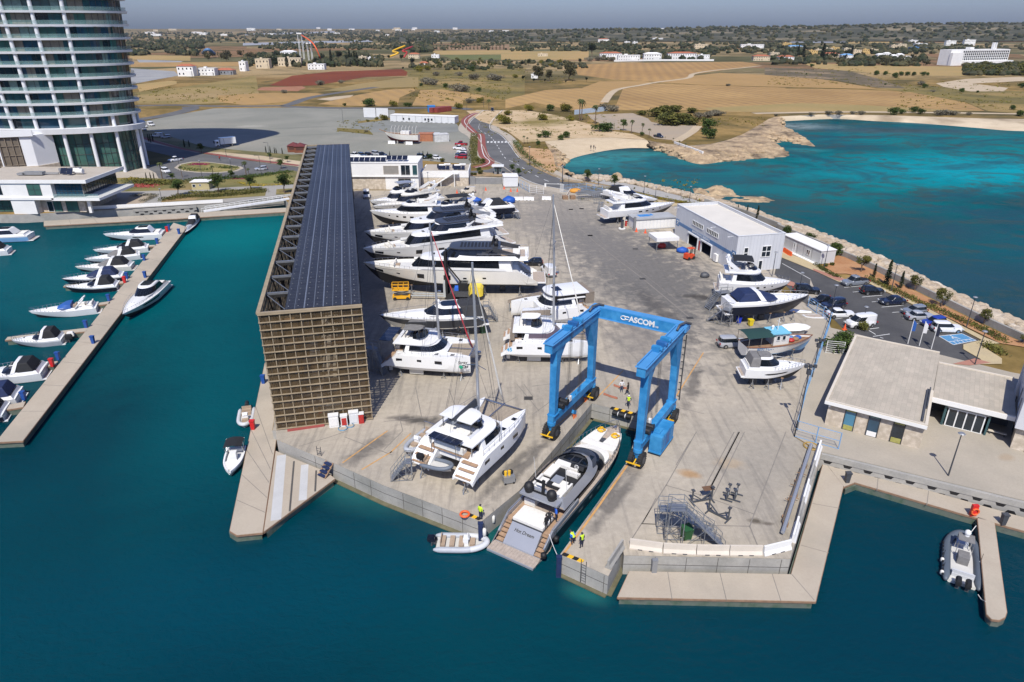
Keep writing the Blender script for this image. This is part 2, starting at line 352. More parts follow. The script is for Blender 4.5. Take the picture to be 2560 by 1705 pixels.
M_bould=ground('pale_boulders',[(.43,.355,.265),(.34,.27,.19),(.48,.42,.34)],.5,4,fine=.2,fscale=1.5,r=(.35,.65))
A=smooth_path(wall_top,10);B=smooth_path(wall_wat,10);mb=MB();vr=random.Random(3)
strip_pts=[]
for i in range(len(A)-1):
 w_=(B[i]-A[i]).length;L=(A[i+1]-A[i]).length;k=max(2,int(L*w_/1.6))
 if A[i].x>130:continue
 for _ in range(min(k,60)):
  t=vr.random();u=vr.random();p=A[i].lerp(A[i+1],u).lerp(B[i].lerp(B[i+1],u),t)
  r=vr.uniform(.5,1.15);z=.35+(WZ-.1)*t**1.3
  o=len(mb.v);sz=(vr.uniform(.8,1.3),vr.uniform(.8,1.3),vr.uniform(.55,.8));mb.ball((0,0,0),r,7,5,sz)
  M_=Matrix.Rotation(vr.random()*6,3,'Z')@Matrix.Rotation(vr.uniform(-.4,.4),3,'X')
  for q in range(o,len(mb.v)):
   v=M_@Vector(mb.v[q]);v*=1+.22*mnoise.noise(v*1.7+Vector((i,_,0)));mb.v[q]=(v.x+p.x,v.y+p.y,v.z+p.z*0+z)
mb.build('boulders',M_bould,smooth=25);tag(bpy.context.scene.objects['boulders'],'pale limestone boulders heaped as armour along the sea wall','boulders',kind='stuff')
mb=MB();vs=[]
for a,b in zip(A,B):mb.v+= [(a.x,a.y,.05),((a.x*.5+b.x*.5),(a.y*.5+b.y*.5),-1.0),(b.x,b.y,-2.6)]
mb.f=[q for i in range(len(A)-1) for q in ((i*3,i*3+3,i*3+4,i*3+1),(i*3+1,i*3+4,i*3+5,i*3+2))];mb.mi=[0]*len(mb.f);struct('shore',mb,M_bould)
def islet(pairs,top):
 n=len(pairs);mb=MB();R_=9;c=sum((a for a in pairs),Vector())/n
 for i in range(n*4):
  a=pairs[i//4].lerp(pairs[(i//4+1)%n],(i%4)/4)
  for j in range(R_+1):
   t=j/R_;p=c.lerp(a,1.05-t*1.05);nz=mnoise.fractal(Vector((p.x*.25,p.y*.25,3)),1,2,5);mb.v.append((p.x,p.y,WZ-.6+min(top,(top+.6)*(min(1,t*2.6))**.7)*(.7+.75*nz)))
 m=n*4;mb.f=[(i*(R_+1)+j,((i+1)%m)*(R_+1)+j,((i+1)%m)*(R_+1)+j+1,i*(R_+1)+j+1) for i in range(m) for j in range(R_)];mb.mi=[0]*len(mb.f);struct('rocky_islet',mb,M_rock,smooth=30)
islet(c7.P('1205,190 1330,180 1480,165 1590,205 1640,245 1500,262 1320,262 1230,240',WZ),1.6)
islet(c7.P('1300,262 1500,248 1700,256 1900,270 1995,300 1960,322 1700,318 1450,300',WZ),1.0)
islet(c7.P('420,85 480,50 545,30 580,55 575,110 500,118 430,110',WZ+.6),1.6)
mb=MB();vr=random.Random(8);Q=[q for i in range(6,len(coast)-1) for q in [(coast[i],coast[i+1])]*26]+[q for i in range(len(coast2)-1) for q in [(coast2[i],coast2[i+1])]*30]
for (a,b),(c,d) in Q:
 u=vr.random();t=vr.uniform(.5,1.05);p=a.lerp(c,u).lerp(b.lerp(d,u),t);r=vr.uniform(.4,1.5)*(1 if t>.8 else .7);o=len(mb.v);mb.ball((0,0,0),r,7,5,(1.3,1,.55))
 for q in range(o,len(mb.v)):v=Vector(mb.v[q]);v*=1+.35*mnoise.noise(v*1.3+Vector((o,0,0)));mb.v[q]=(v.x+p.x,v.y+p.y,v.z+.1+WZ*t**5)
mb.build('rocks',M_rock,smooth=25);tag(bpy.context.scene.objects['rocks'],'loose tan rocks strewn along the edge of the rocky headland','rocks',kind='stuff')
# ---------- sea ----------
def sea():
 s=N('sea_water');p=s.pos()
 c=s.mix(s.rng(s.noise(p,.018,4,.5,.5),.35,.65,0,1),(.0,.027,.040),(.0,.046,.060))
 T=(.0,.15,.165);
 bls=[bl(D,480,600,30,60,.2,(.0,.088,.10),.9,WZ),bl(D,520,900,12,34,.25,(.0,.07,.085),.8,WZ),bl(D,150,620,50,40,.1,(.0,.075,.092),.9,WZ),bl(D,560,540,22,22,0,(.0,.13,.14),.8,WZ),bl(D,620,1350,30,10,.2,(.0,.045,.068),.7,WZ),
  bl(D,2100,1250,18,25,0,(.0,.028,.042),.8,WZ),bl(D,2200,1450,30,14,0,(.0,.03,.05),.5,WZ),bl(D,1000,1160,16,2.6,-.32,(.01,.10,.09),.6,WZ),bl(D,800,1130,8,3.2,-.5,(.01,.10,.10),.6,WZ),bl(D,1345,1365,2.6,1.3,-.4,(.01,.13,.12),.6,WZ),bl(D,1120,1235,5,2,-.4,(.01,.11,.10),.6,WZ),
  bl(D,2250,330,160,95,0,T,1,WZ),bl(D,1900,420,70,60,0,(.0,.15,.16),.9,WZ),bl(D,1600,420,60,45,0,(.01,.115,.13),.9,WZ),bl(D,2280,390,70,40,.1,(.0,.25,.30),.95,WZ),bl(D,2200,560,60,40,0,(.0,.10,.12),.7,WZ),bl(D,2060,300,70,16,-.1,(.045,.065,.08),.8,WZ),bl(D,2080,520,26,24,.2,(.02,.05,.06),.75,WZ),bl(D,2260,640,20,26,.2,(.018,.05,.06),.7,WZ),bl(D,1930,340,40,14,0,(.01,.055,.075),.7,WZ),bl(D,1740,470,22,16,0,(.02,.055,.065),.7,WZ),
  bl(c3,780,1450,42,26,.15,(.05,.235,.23),.95,WZ),bl(c3,1300,1480,45,22,0,(.01,.15,.17),.7,WZ),bl(c4,260,1150,26,15,.0,(.20,.25,.25),.85,WZ),bl(c4,300,1370,14,6,.0,(.02,.21,.22),.8,WZ),bl(c4,2100,1135,50,8,-.1,(.20,.25,.25),.7,WZ)]
 n2=s.noise(p,.05,6,.65,.8)
 for (x,y,rx,ry,rot,col,st) in bls:
  q=s.n('Mapping',vector_type='TEXTURE');q.inputs['Location'].default_value=(x,y,WZ);q.inputs['Rotation'].default_value=(0,0,rot);q.inputs['Scale'].default_value=(rx,ry,1000)
  s.l(p,q.inputs[0]);ln=s.n('VectorMath',operation='LENGTH');s.l(q.outputs[0],ln.inputs[0])
  d=s.math('ADD',ln.outputs['Value'],s.rng(n2,.3,.7,-.18,.18));c=s.mix(s.rng(d,.25,1.1,st,0),c,col)
 sx=s.n('SeparateXYZ');s.l(p,sx.inputs[0]);out=s.rng(s.math('ADD',sx.outputs[0],s.math('MULTIPLY',sx.outputs[1],.42)),95,112,0,1)
 k=s.math('MULTIPLY',s.rng(s.noise(s.map(p,(.02,.03,1)),1,8,.7,1.0),.45,.60,0,.75),out);c=s.mix(k,c,(.016,.058,.085))
 k=s.math('MULTIPLY',s.rng(s.noise(s.map(p,(.06,.09,1)),1,8,.75,.8),.50,.60,0,.7),out);c=s.mix(k,c,(.035,.06,.06))
 s.color(c);b=s.b.inputs;b['Roughness'].default_value=.13;b['IOR'].default_value=1.33;b['Specular IOR Level'].default_value=0
 h=s.math('ADD',s.noise(s.map(p,(1,1.5,1),.3),.9,5,.62,.5),s.math('MULTIPLY',s.noise(p,.12,3),1.5));s.bump(h,.5,.3);gl=s.n('BsdfGlossy');gl.inputs['Roughness'].default_value=.1;s.l(s.b.inputs['Normal'].links[0].from_socket,gl.inputs['Normal']);mx=s.n('MixShader');mx.inputs[0].default_value=.045;s.l(s.b.outputs[0],mx.inputs[1]);s.l(gl.outputs[0],mx.inputs[2]);s.l(mx.outputs[0],s.out.inputs['Surface'])
 return s.m
M_sea=sea();mb=MB();mb.flat([(-12000,-300,WZ),(12000,-300,WZ),(12000,3000,WZ),(-12000,3000,WZ)]);struct('sea',mb,M_sea,fix=False)
# ---------- fields and paths of the plain ----------
def field(name,cols,a,per=5,st=.6,sc_=(.22,.15,.075)):return ground(name,cols,.012,5,stripe=(a,per,st,sc_),fine=.1,fscale=.4)
ST1=(.40,.275,.12);ST2=(.34,.23,.10)
F1=field('stubble_field',[ST1,ST2],.35,9,.7);F2=field('ploughed_stubble_field',[(.38,.25,.105),(.31,.20,.085)],-.15,10,.75,(.20,.125,.06))
F3=field('dry_field',[(.37,.25,.11),(.32,.22,.095)],.5,12,.25);F4=field('pale_field',[(.38,.275,.125),(.31,.25,.11)],1.2,14,.2)
FR=field('red_earth_field',[(.19,.05,.018),(.15,.04,.016)],.9,7,.35,(.10,.035,.017))
OL=ground('olive_scrub',[(.20,.165,.055),(.115,.105,.04),(.28,.21,.09)],.03,6,fine=.25,fscale=.6)
OL2=ground('dark_rocky_scrub',[(.15,.125,.085),(.085,.078,.05),(.24,.19,.13)],.05,6,fine=.3,fscale=.6)
GRN=ground('green_crop',[(.10,.13,.045),(.14,.15,.06)],.05,fine=.15)
PALE=ground('pale_earth',[(.47,.38,.26),(.42,.33,.22)],.06,fine=.12)
GHS=ground('greenhouse_plastic',[(.24,.25,.27),(.30,.31,.33)],.02,fine=.1)
ZC=[0]
def fld(name,cp,t,m,z):ZC[0]+=.0011;poly(name,cp.P(t,z),z+ZC[0],m)
fld('field',c2,'1350,640 2450,620 2450,960 2110,870 1480,810 1390,700',OL,.02)
fld('field',c1,'900,640 1250,600 1500,560 1760,520 1790,700 1350,716 950,712',ground('weedy_field',[(.27,.215,.09),(.175,.15,.055),(.30,.23,.12)],.02,6,fine=.2,fscale=.5),.02)
fld('red_field',c2,'120,778 330,690 700,652 1330,630 1380,655 1372,690 1000,702 720,750 540,778 300,787',FR,.06)
fld('field',c2,'0,852 150,846 560,850 625,858 300,925 0,952 -120,955 -330,930 -350,870',F3,.05)
fld('field',c2,'600,830 900,770 1400,700 1480,705 1480,790 1200,800 860,826',field('weedy_stubble',[(.28,.22,.10),(.21,.18,.08)],.6,10,.3),.04)
fld('field',c2,'560,950 890,872 1200,817 1440,808 1450,828 1310,890 1290,962 960,967',F1,.05)
fld('field',c2,'1420,962 1500,822 1700,815 2050,865 2092,880 1990,905 1890,912 1880,972',F1,.05)
fld('field',c2,'550,905 720,880 890,865 860,886 680,917',PALE,.06)
fld('field',c2,'0,822 50,796 420,785 455,800 380,832',ground('brick_red_pad',[(.33,.16,.09),(.28,.13,.07)],.1,fine=.1),.06)
fld('green_field',c2,'1690,502 2500,496 2500,540 1800,544',GRN,.05)
fld('field',c2,'1560,462 2500,455 2500,494 1690,500',F4,.05)
fld('field',c2,'1525,432 2310,405 2310,453 1560,458',field('orchard_rows',[(.22,.115,.06),(.30,.20,.11)],.2,11,.8,(.09,.08,.04)),.05)
fld('greenhouse_field',c2,'-120,392 1060,362 1062,380 -120,415',GHS,.3)
fld('greenhouse_field',c2,'-100,308 720,284 712,298 -100,322',GHS,.3)
fld('field',c3,'-100,470 700,465 700,545 -100,545',F4,.05)
fld('field',c3,'570,592 1000,573 2100,563 2270,590 2100,620 1850,650 1640,682 1560,720 1300,746 900,722 600,682',F2,.05)
fld('field',c3,'640,802 800,742 1200,740 1300,756 1010,802 880,842 700,832',F3,.05)
fld('field',c3,'-60,905 300,822 640,803 880,846 840,940 760,992 540,1003 200,935 -60,990',F1,.05)
fld('field',c3,'930,1003 1010,812 1300,762 2334,795 2500,800 2334,905 2334,1022 1900,1022 1750,1003 1200,1006',field('striped_stubble',[(.40,.275,.12),(.30,.20,.085)],.22,8,.85,(.19,.12,.06)),.05)
fld('field',c4,'-20,808 700,814 1300,840 1800,935 1980,1012 1000,1016 -20,1022',MATS['striped_stubble'],.055);fld('field',c4,'-600,985 -200,965 300,940 900,960 1500,995 1980,1012 1000,1016 -20,1022 -500,1015',ground('greenish_stubble',[(.27,.225,.10),(.33,.25,.115)],.02,6,fine=.15,fscale=.4),.06)
fld('field',c3,'1330,750 1640,692 1900,664 2334,684 2580,690 2950,740 3340,812 2334,790 1700,772',F3,.05)
fld('field',c4,'-30,615 700,640 1000,715 1260,805 1000,800 640,735 -30,682',OL2,.06)
fld('field',c4,'300,570 800,592 1900,610 1980,692 1500,692 900,662 430,622',F4,.06)
fld('field',c4,'1530,760 1800,720 2300,700 2500,730 1860,762 2190,800 2150,832 1850,834 1600,792',PALE,.06)
fld('field',c4,'1000,800 1300,780 2600,850 2600,1060 2000,1012 1800,930',OL,.045)
fld('gravel_parking',c3,'690,1045 1100,1032 1240,1080 1270,1112 1430,1142 1680,1142 1640,1202 1500,1282 1300,1262 1250,1232 1060,1192 900,1182 720,1082',ground('tan_gravel',[(.36,.285,.20),(.31,.26,.20)],.05,fine=.1),.06)
fld('sandy_ground',c3,'-420,1010 120,1005 400,1050 700,1130 900,1192 1100,1222 1230,1275 900,1252 600,1260 260,1292 100,1300 -60,1180 -300,1100',ground('sandy_scrub',[(.50,.41,.29),(.43,.34,.22),(.20,.17,.06)],.06,6,fine=.2,fscale=1,r=(.45,.6)),.05)
fld('soil_bank',c6,'1680,100 1960,125 2050,200 2090,250 2000,340 1900,295 1700,165',ground('orange_bank',[(.46,.32,.20),(.40,.26,.15)],.1,fine=.2),.06)
fld('field',c4,'60,300 520,300 520,330 160,332',F4,.06);fld('field',c4,'720,372 1150,370 1150,392 730,398',F4,.06);fld('greenhouse_field',c4,'160,360 720,372 720,392 200,388',GHS,.4)
fld('field',c1,'890,375 1310,385 1310,418 1000,412 890,410',F4,.06);fld('gravel_parking',c1,'940,410 1260,420 1220,440 960,432',ground('grey_lot',[(.3,.3,.29),(.25,.25,.25)],.05),.06)
fld('field',c1,'900,430 1760,425 1760,452 900,462',F3,.06);fld('gravel_parking',c1,'900,470 1200,490 1230,520 900,580',MATS['grey_lot'],.06)
fld('field',c1,'940,580 1180,555 1215,560 1215,578 960,632',F4,.07)
mb=MB();strip(mb,smooth_path(c3.P('840,935 905,850 985,810 1180,776 1320,750 1600,712 1660,672 1860,640 2040,625 2270,600')),5,.09);struct('dirt_track',mb,PALE)
mb=MB();strip(mb,smooth_path(c3.P('1695,1150 1640,1205 1500,1290')),4,.1);strip(mb,smooth_path(c4.P('-130,1035 600,1022 1400,1026 2334,1040 2700,1045')),6,.09);struct('path',mb,PALE)
# ---------- gravel lot, compound, left roads ----------
poly('gravel_lot',c5.P('140,470 520,395 860,335 1750,326 2370,345')+c2.P('1260,1003 1270,1020 1215,1080 1830,1130 1890,1205 1950,1250 1965,1500 1500,1462 860,1405 440,1404')+c5.P('1530,762 1180,748 870,702 700,665 430,585 200,535'),.03,M_gravel)
fld('gravel_compound',c2,'700,1180 860,1170 930,1100 1220,1085 1830,1130 1850,1200 1700,1215 1100,1205 900,1200',ground('grey_compound',[(.215,.22,.20),(.18,.185,.17)],.08,fine=.1),.05)
fld('verge',c2,'740,1165 1030,1185 1070,1230 900,1210 740,1195',OL,.07);fld('verge',c2,'930,1105 1120,1085 1230,1075 1225,1090 930,1125',OL,.07)
mb=MB();strip(mb,smooth_path(c5.P('-60,318 500,305 900,315 1400,312 1550,302 1800,225 2355,140')),7,.07);struct('road',mb,M_road)
mb=MB();strip(mb,smooth_path(c5.P('1500,318 2000,332 2355,332')+c2.P('1300,985 1800,985 1950,1000')),7,.08);struct('road',mb,M_road)
mb=MB();strip(mb,smooth_path(c5.P('150,440 420,400 640,345 640,318')),9,.08);struct('road',mb,M_road)
mb=MB();strip(mb,smooth_path(c5.P('100,335 540,325 640,342 420,382')),3,.06);struct('verge',mb,OL)
road1=c5.P('-100,650 215,680 620,765 760,785 1180,850 1660,915')
mb=MB();strip(mb,smooth_path(road1),9.5,.07);struct('road',mb,M_road)
mb=MB();strip(mb,smooth_path([p+Vector((0,11.5,0)) for p in road1]),9,.055);struct('pavement',mb,M_pave)
mb=MB();strip(mb,smooth_path(c5.P('190,600 500,690 770,742 1100,795 1650,862')),2.2,.10);struct('cycle_path',mb,M_redp)
fld('gravel_strip',c5,'800,742 930,738 1320,775 1690,826 1650,855 1250,800',PALE,.08)
fld('verge',c5,'200,540 380,545 430,585 700,665 830,695 1150,725 1640,765 1690,790 1680,830 1320,772 930,738 760,740 600,705 190,590',ground('planted_verge',[(.10,.10,.04),(.17,.145,.06),(.24,.19,.10)],.15,6,fine=.25),.06)
fld('forecourt',c5,'-200,900 350,850 640,775 1180,860 1660,930 1640,960 1000,985 650,1000 -100,970',M_road,.05)
fld('forecourt',c5,'-200,880 230,880 330,930 360,990 -100,975 -400,960',M_pave,.08)
isl=c5.P('500,885 540,852 650,830 800,830 980,850 1120,875 1140,890 1080,915 900,932 700,928 560,912')
mb=MB();mb.prism([(p.x,p.y) for p in isl],0,.16,cap0=False);struct('kerb',mb,M_pave)
c_=sum(isl,Vector())/len(isl);isl2=[c_+(p-c_)*.9 for p in isl]
M_bed=ground('flower_bed_soil',[(.22,.19,.06),(.12,.12,.045),(.30,.24,.09)],.3,6,fine=.25)
poly('verge',isl2,.17,M_bed)
fld('lawn',c5,'-300,970 350,980 650,1000 1000,985 1300,950 1590,905 1640,920 1600,1035 1300,1050 1000,1060 640,1085 -300,1110',ground('garden_ground',[(.12,.115,.04),(.21,.17,.06),(.30,.20,.10)],.12,6,fine=.25),.09)
fld('lawn',c5,'1200,985 1400,930 1560,950 1600,990 1500,1020 1250,1030',ground('lawn_green',[(.17,.17,.05),(.21,.19,.065)],.2,fine=.12),.11)
fld('promenade',c5,'-600,1105 640,1085 1000,1062 1610,1030 1580,1140 1500,1150 950,1205 0,1262 -600,1295',ground('grey_paving',[(.27,.26,.24),(.31,.295,.265)],.1,fine=.08),.07)
fld('verge',c5,'370,1200 430,1150 640,1125 1000,1090 1350,1075 1335,1140 900,1170',MATS['garden_ground'],.11);fld('verge',c5,'1440,1080 1600,1070 1590,1125 1435,1130',MATS['garden_ground'],.11)
fld('verge',c5,'80,1150 330,1135 200,1215 60,1220',ground('tan_pavers',[(.36,.29,.22),(.32,.27,.2)],.2),.1)
# ---------- main road on the right ----------
mr=smooth_path(c2.P('2160,1005 2110,1050 2050,1110 2035,1180 2130,1240 2200,1330 2270,1440')+c6.P('1650,250 1790,340 1960,420 2200,470')+c7.P('330,215 600,285'),8)
mb=MB();strip(mb,mr,11,.075);struct('road',mb,M_road)
mb=MB();strip(mb,mr,19,.05);struct('pavement',mb,M_pave)
mb=MB();
for sgn in (-1,1):
 L,Q=ribbon(mr,11.6,0);rail(mb,L if sgn<0 else Q,.3,.2)
struct('kerb',mb,M_pave)
L,Q=ribbon(mr,10.2,0);mb=MB();dash(mb,mr,.25,3,4,.08);strip(mb,L,.22,.081);strip(mb,Q,.22,.081);zb=c6(1495,57)
for k in range(7):p=zb+Vector((-4.3+k*1.45,0,0));mb.flat([(p.x-.4,p.y-1.8,.086),(p.x+.4,p.y-1.8,.086),(p.x+.4,p.y+1.8,.086),(p.x-.4,p.y+1.8,.086)])
struct('road_markings',mb,M_line)
cyc=smooth_path(c2.P('2020,1030 1960,1050 1900,1110 1990,1210 2045,1230 2055,1330 2080,1420 2130,1470 2100,1505 2000,1530'),6)
mb=MB();strip(mb,cyc,3.6,.085);struct('cycle_path',mb,M_redp);mb=MB();dash(mb,cyc,.3,60,.1,.092);struct('road_markings',mb,M_line)
fld('gate_road',c6,'1230,325 1400,310 1540,255 1720,340 1700,360 1540,330 1400,345 1235,350',M_road,.07)
fld('verge',c6,'1230,350 1360,335 1540,345 1540,375 1235,370',ground('dry_bed',[(.35,.24,.14),(.22,.17,.09)],.4,fine=.2),.09)
fld('verge',c6,'1245,0 1305,0 1300,180 1370,250 1250,265 1240,200',MATS['planted_verge'],.09)
fld('verge',c6,'1630,60 1680,100 1700,165 1900,295 2000,345 2100,390 2355,440 2355,470 1990,370 1830,295 1690,200 1630,130',MATS['dry_bed'],.065)
fld('verge',c7,'0,105 300,130 600,190 1070,310 1330,345 1300,352 900,275 500,190 290,150 0,125',MATS['dry_bed'],.09)
fld('promenade_path',c7,'285,75 580,135 900,205 1330,318 1330,345 900,262 580,185 285,128',ground('grey_promenade',[(.36,.345,.32),(.32,.31,.29)],.2,fine=.06),.08)
mb=MB();strip(mb,smooth_path(c7.P('440,215 700,270 1075,345')),3.5,.085);struct('pavement',mb,ground('yellow_paving',[(.47,.38,.22),(.42,.34,.21)],.3,fine=.1))
M_ypave=MATS['yellow_paving']
# ---------- car park ----------
cpk=c7.P('2035,800')+c8.P('100,330 440,468 640,560 700,575 900,560 1000,625 1460,850 1960,1112 1790,1152 1790,1190 1960,1285 1700,1330 1480,1330 960,1180 700,1010 610,920 300,740 60,500')
poly('car_park',cpk,.03,M_asph)
poly('pavement',c8.P('100,280 440,410 520,450 700,545 720,590 640,570 440,478 100,340'),.13,M_ypave)
poly('pavement',c8.P('905,545 1010,590 1480,825 1990,1085 2130,1140 1960,1160 2150,1280 2150,1330 1700,1340 1960,1290 1795,1195 1795,1150 1965,1110 1460,845 900,575'),.13,M_ypave)
poly('planting_bed',c8.P('540,400 640,330 700,345 1000,480 1500,735 2000,985 2380,1150 2380,1180 2130,1140 1480,822 905,540 720,500 620,500 520,440'),.15,M_soil)
poly('paving_patch',c8.P('410,450 700,545 690,575 630,560 420,470'),.14,mat('red_pavers',(.36,.17,.12),.85,world=True));poly('paving_patch',c8.P('1700,1330 1900,1280 2050,1320 1850,1345'),.14,MATS['red_pavers']);poly('paving_patch',c8.P('150,600 170,560 240,580 260,620'),.14,MATS['red_pavers'])
mb=MB()
def ln(a,b,w_=.14,z=.036,cp=c8):strip(mb,[cp(*a),cp(*b)],w_,z)
for a,b in (((700,622),(880,605)),((780,665),(850,658)),((865,710),(1050,693)),((955,755),(1030,748)),((1045,803),(1245,786)),((1142,852),(1230,846)),((1240,905),(1290,900)),((1345,957),(1420,950)),((1450,1012),(1520,1008)),((390,705),(490,695)),((620,912),(770,893)),((930,1005),(1020,993)),((930,1018),(990,1055)),((965,1073),(1120,1050)),((130,400),(390,545)),((1030,1080),(1060,1090))):ln(a,b)
struct('parking_lines',mb,M_line)
poly('disabled_bay',c8.P('1572,1070 1785,1047 1915,1110 1705,1150'),.038,mat('blue_bay_paint',(.07,.22,.40),.8,var=.15,scale=1.5,world=True))
mb=MB()
def ln2(a,b,w_=.12):strip(mb,[c8(*a),c8(*b)],w_,.046)
q=[(1572,1070),(1785,1047),(1915,1110),(1705,1150)]
for i in range(4):ln2(q[i],q[(i+1)%4])
ln2((1665,1122),(1880,1095))
for k in range(1,6):t=k/6;ln2((1665+215*t,1122-27*t),(1705+210*t,1150-40*t),.1)
pc=c8(1722,1090);
for k in range(14):
 a0,a1=k/14*5.2,(k+1)/14*5.2;strip(mb,[pc+Vector((.42*math.cos(a0),.42*math.sin(a0),0)),pc+Vector((.42*math.cos(a1),.42*math.sin(a1),0))],.11,.048)
for a,b in (((-.05,.15),(-.1,.8)),((-.05,.15),(.4,.12)),((.4,.12),(.62,-.32))):strip(mb,[pc+Vector((*a,0)),pc+Vector((*b,0))],.13,.05)
mb.cyl((pc.x-.12,pc.y+.98,.04),.12,.008,8)
struct('parking_symbol',mb,M_line)
# ---------- yard slab, its joints and painted lines ----------
yard=[RKB+RDIR*95-RN*.75,racknear+RN*.05]+quayL+slip+quayR+[d8(10,560),c8(370,1560),c8(545,1130),c8(560,880),c8(300,745),c8(120,660),c7(2120,960),c7(2030,950),c7(2020,940),c7(1075,340),c7(700,262),c7(440,218),c7(90,205)]+c6.P('2070,500 1900,440 1700,380 1540,360 1540,380 1230,370 760,500')
yard+=[c6(120,500),RKB+RDIR*117+RN*2,RKB+RDIR*117]
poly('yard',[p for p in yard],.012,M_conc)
fld('promenade',d8,'10,560 152,642 1197,893 2100,1110 2300,700 1500,300 1130,230 200,0 95,-250',M_prom,.016)
JZ=.02;mb=MB()
def jl(cp,*pts,w_=.1):strip(mb,cp.P(' '.join('%g,%g'%p for p in pts)),w_,JZ)
jl(c7,(0,385),(330,690),(750,1010),(1390,1540),w_=.22);jl(c7,(0,330),(400,700),(800,1000),(1360,1440),w_=.09);jl(c7,(80,280),(390,520),(690,740),w_=.12)
jl(d7,(1000,0),(740,510),w_=.22);jl(d7,(960,0),(660,560));jl(d7,(1050,0),(770,570));jl(d7,(1410,0),(1260,390),(1130,725),(1095,825));jl(d7,(630,0),(370,460),(60,945));jl(d7,(365,465),(700,560),(1130,715));jl(d7,(155,800),(1095,823));jl(d7,(1095,823),(1165,995))
jl(d6,(0,820),(160,800));jl(d6,(0,1060),(150,950));jl(d6,(1190,990),(1435,1050));jl(d6,(1320,1280),(1200,1480));jl(d6,(570,310),(870,590),(900,690));jl(d4,(0,320),(540,265),(900,235),(1130,110));jl(d4,(270,30),(320,280));jl(d4,(550,40),(620,220));jl(d4,(0,560),(160,400),(130,280));jl(d4,(1130,0),(1230,120),(1320,230));jl(d2,(480,960),(660,905),(760,870));jl(d2,(740,905),(1015,1010));jl(d4,(1190,0),(1270,110));jl(d5,(500,310),(860,1),w_=.07);jl(d5,(1240,1010),(1336,830));jl(d5,(1230,1015),(1336,1020))
for a,b in (((1160,560),(2090,580)),((860,300),(1700,640))):jl(d3,a,b)
struct('slab_joints',mb,M_joint2)
mb=MB()
for cp,x,y in ((c7,100,382),(c7,200,376),(c7,277,622),(c7,398,524),(c7,694,745),(c7,760,1020),(c7,1195,1380),(c6,2160,675),(c6,2258,668),(c6,2338,915),(c6,1815,535),(d4,1230,122)):
 p=cp(x,y);mb.flat([(p.x+i,p.y+j,.026) for i,j in ((-.55,-.45),(.55,-.45),(.55,.45),(-.55,.45))])
jl(d7,(1005,0),(743,505),w_=.12);struct('drain_covers',mb,mat('drain_iron',(.045,.043,.04),.7,world=True))
mb=MB()
def yl(cp,*pts,w_=.16):strip(mb,cp.P(' '.join('%g,%g'%p for p in pts)),w_,.024)
yl(d5,(660,1240),(850,985),(1150,560),w_=.22);yl(d6,(520,940),(760,690));yl(d6,(1205,900),(1430,540));yl(d5,(600,320),(930,30));yl(d2,(730,1055),(990,870));yl(d2,(840,1095),(1015,990));yl(d4,(50,590),(230,420));yl(d7,(1440,640),(1480,560),w_=.1)
struct('yard_lines',mb,M_yel)
mb=MB();
for i,p in enumerate(c7.P('0,30')):pass
mb=MB()
def face(a,b,step,foot=.35):
 d=(b-a);L=d.length;d/=L;n=Vector((d.y,-d.x,0))
 for k in range(1,int(L/step)+1):
  p=a+d*min(k*step,L-.1)+n*.004;mb.bar((p.x,p.y,-2.3),(p.x,p.y,-.12),.05,.02)
 mb.bar(a+n*.004+Vector((0,0,-1.0)),b+n*.004+Vector((0,0,-1.0)),.02,.05)
for a,b in zip(quayL[2:],quayL[3:]):face(a,b,2.4)
face(slip[5],quayR[0],2.2);face(quayR[2],quayR[3],2.8);face(slip[1],slip[2],2.6);face(slip[2],slip[3],2.4);face(quayL[-1],slip[0],1.5)
struct('quay_joints',mb,M_joint)
mb=MB()
for a,b in zip(quayL[2:],quayL[3:]):
 d=(b-a).normalized();n=Vector((d.y,-d.x,0));mb.bar(a+n*.25+Vector((0,0,-2.35)),b+n*.25+Vector((0,0,-2.35)),.5,.5)
for a,b in ((slip[5],quayR[0]),(quayR[0],quayR[1]),(slip[1],slip[2]),(slip[2],slip[3])):
 d=(b-a).normalized();n=Vector((d.y,-d.x,0));mb.bar(a+n*.2+Vector((0,0,-2.35)),b+n*.2+Vector((0,0,-2.35)),.4,.5)
struct('quay_foot',mb,mat('wet_algae_concrete',(.13,.12,.07),.6,var=.3,scale=1,world=True))
# ---------- shared building materials ----------
WHT=mat('white_render',(.72,.71,.68),.7,var=.06,scale=.3,bump=.02,bscale=6)
WHT2=mat('white_cladding',(.63,.64,.645),.45,var=.05,scale=.4)
GLS=mat('green_blue_glass',(.025,.075,.085),.06,var=.3,scale=.5,spec=.8)
GLD=mat('dark_glass',(.012,.02,.028),.05,var=.3,scale=.7,spec=.8)
GLG=mat('green_glass',(.05,.12,.10),.08,var=.25,scale=.35,spec=.7)
GLB=mat('blue_glass',(.02,.055,.09),.06,var=.3,scale=.5,spec=.8)
CUR=mat('drawn_curtain',(.17,.15,.115),.6,var=.2,scale=1.5);CUR2=mat('pale_green_blind',(.13,.20,.18),.5,var=.2,scale=1.5)
FRM=mat('dark_frame',(.035,.037,.04),.5);FRW=mat('white_frame',(.7,.7,.68),.45)
STN=mat('beige_stone',(.46,.39,.30),.85,var=.16,scale=1.6,bump=.15,bscale=3,col2=(.54,.47,.38))
GRY=mat('grey_metal',(.32,.33,.34),.4,.5,var=.1);DGR=mat('dark_grey',(.06,.063,.07),.55,var=.12);BLK=mat('black',(.012,.012,.013),.6)
STL=mat('galvanised_steel',(.36,.375,.39),.4,.7,var=.15,scale=2)
BLU=mat('pale_blue_paint',(.17,.34,.56),.5,var=.1);BLU2=mat('band_blue',(.085,.19,.36),.5,var=.06)
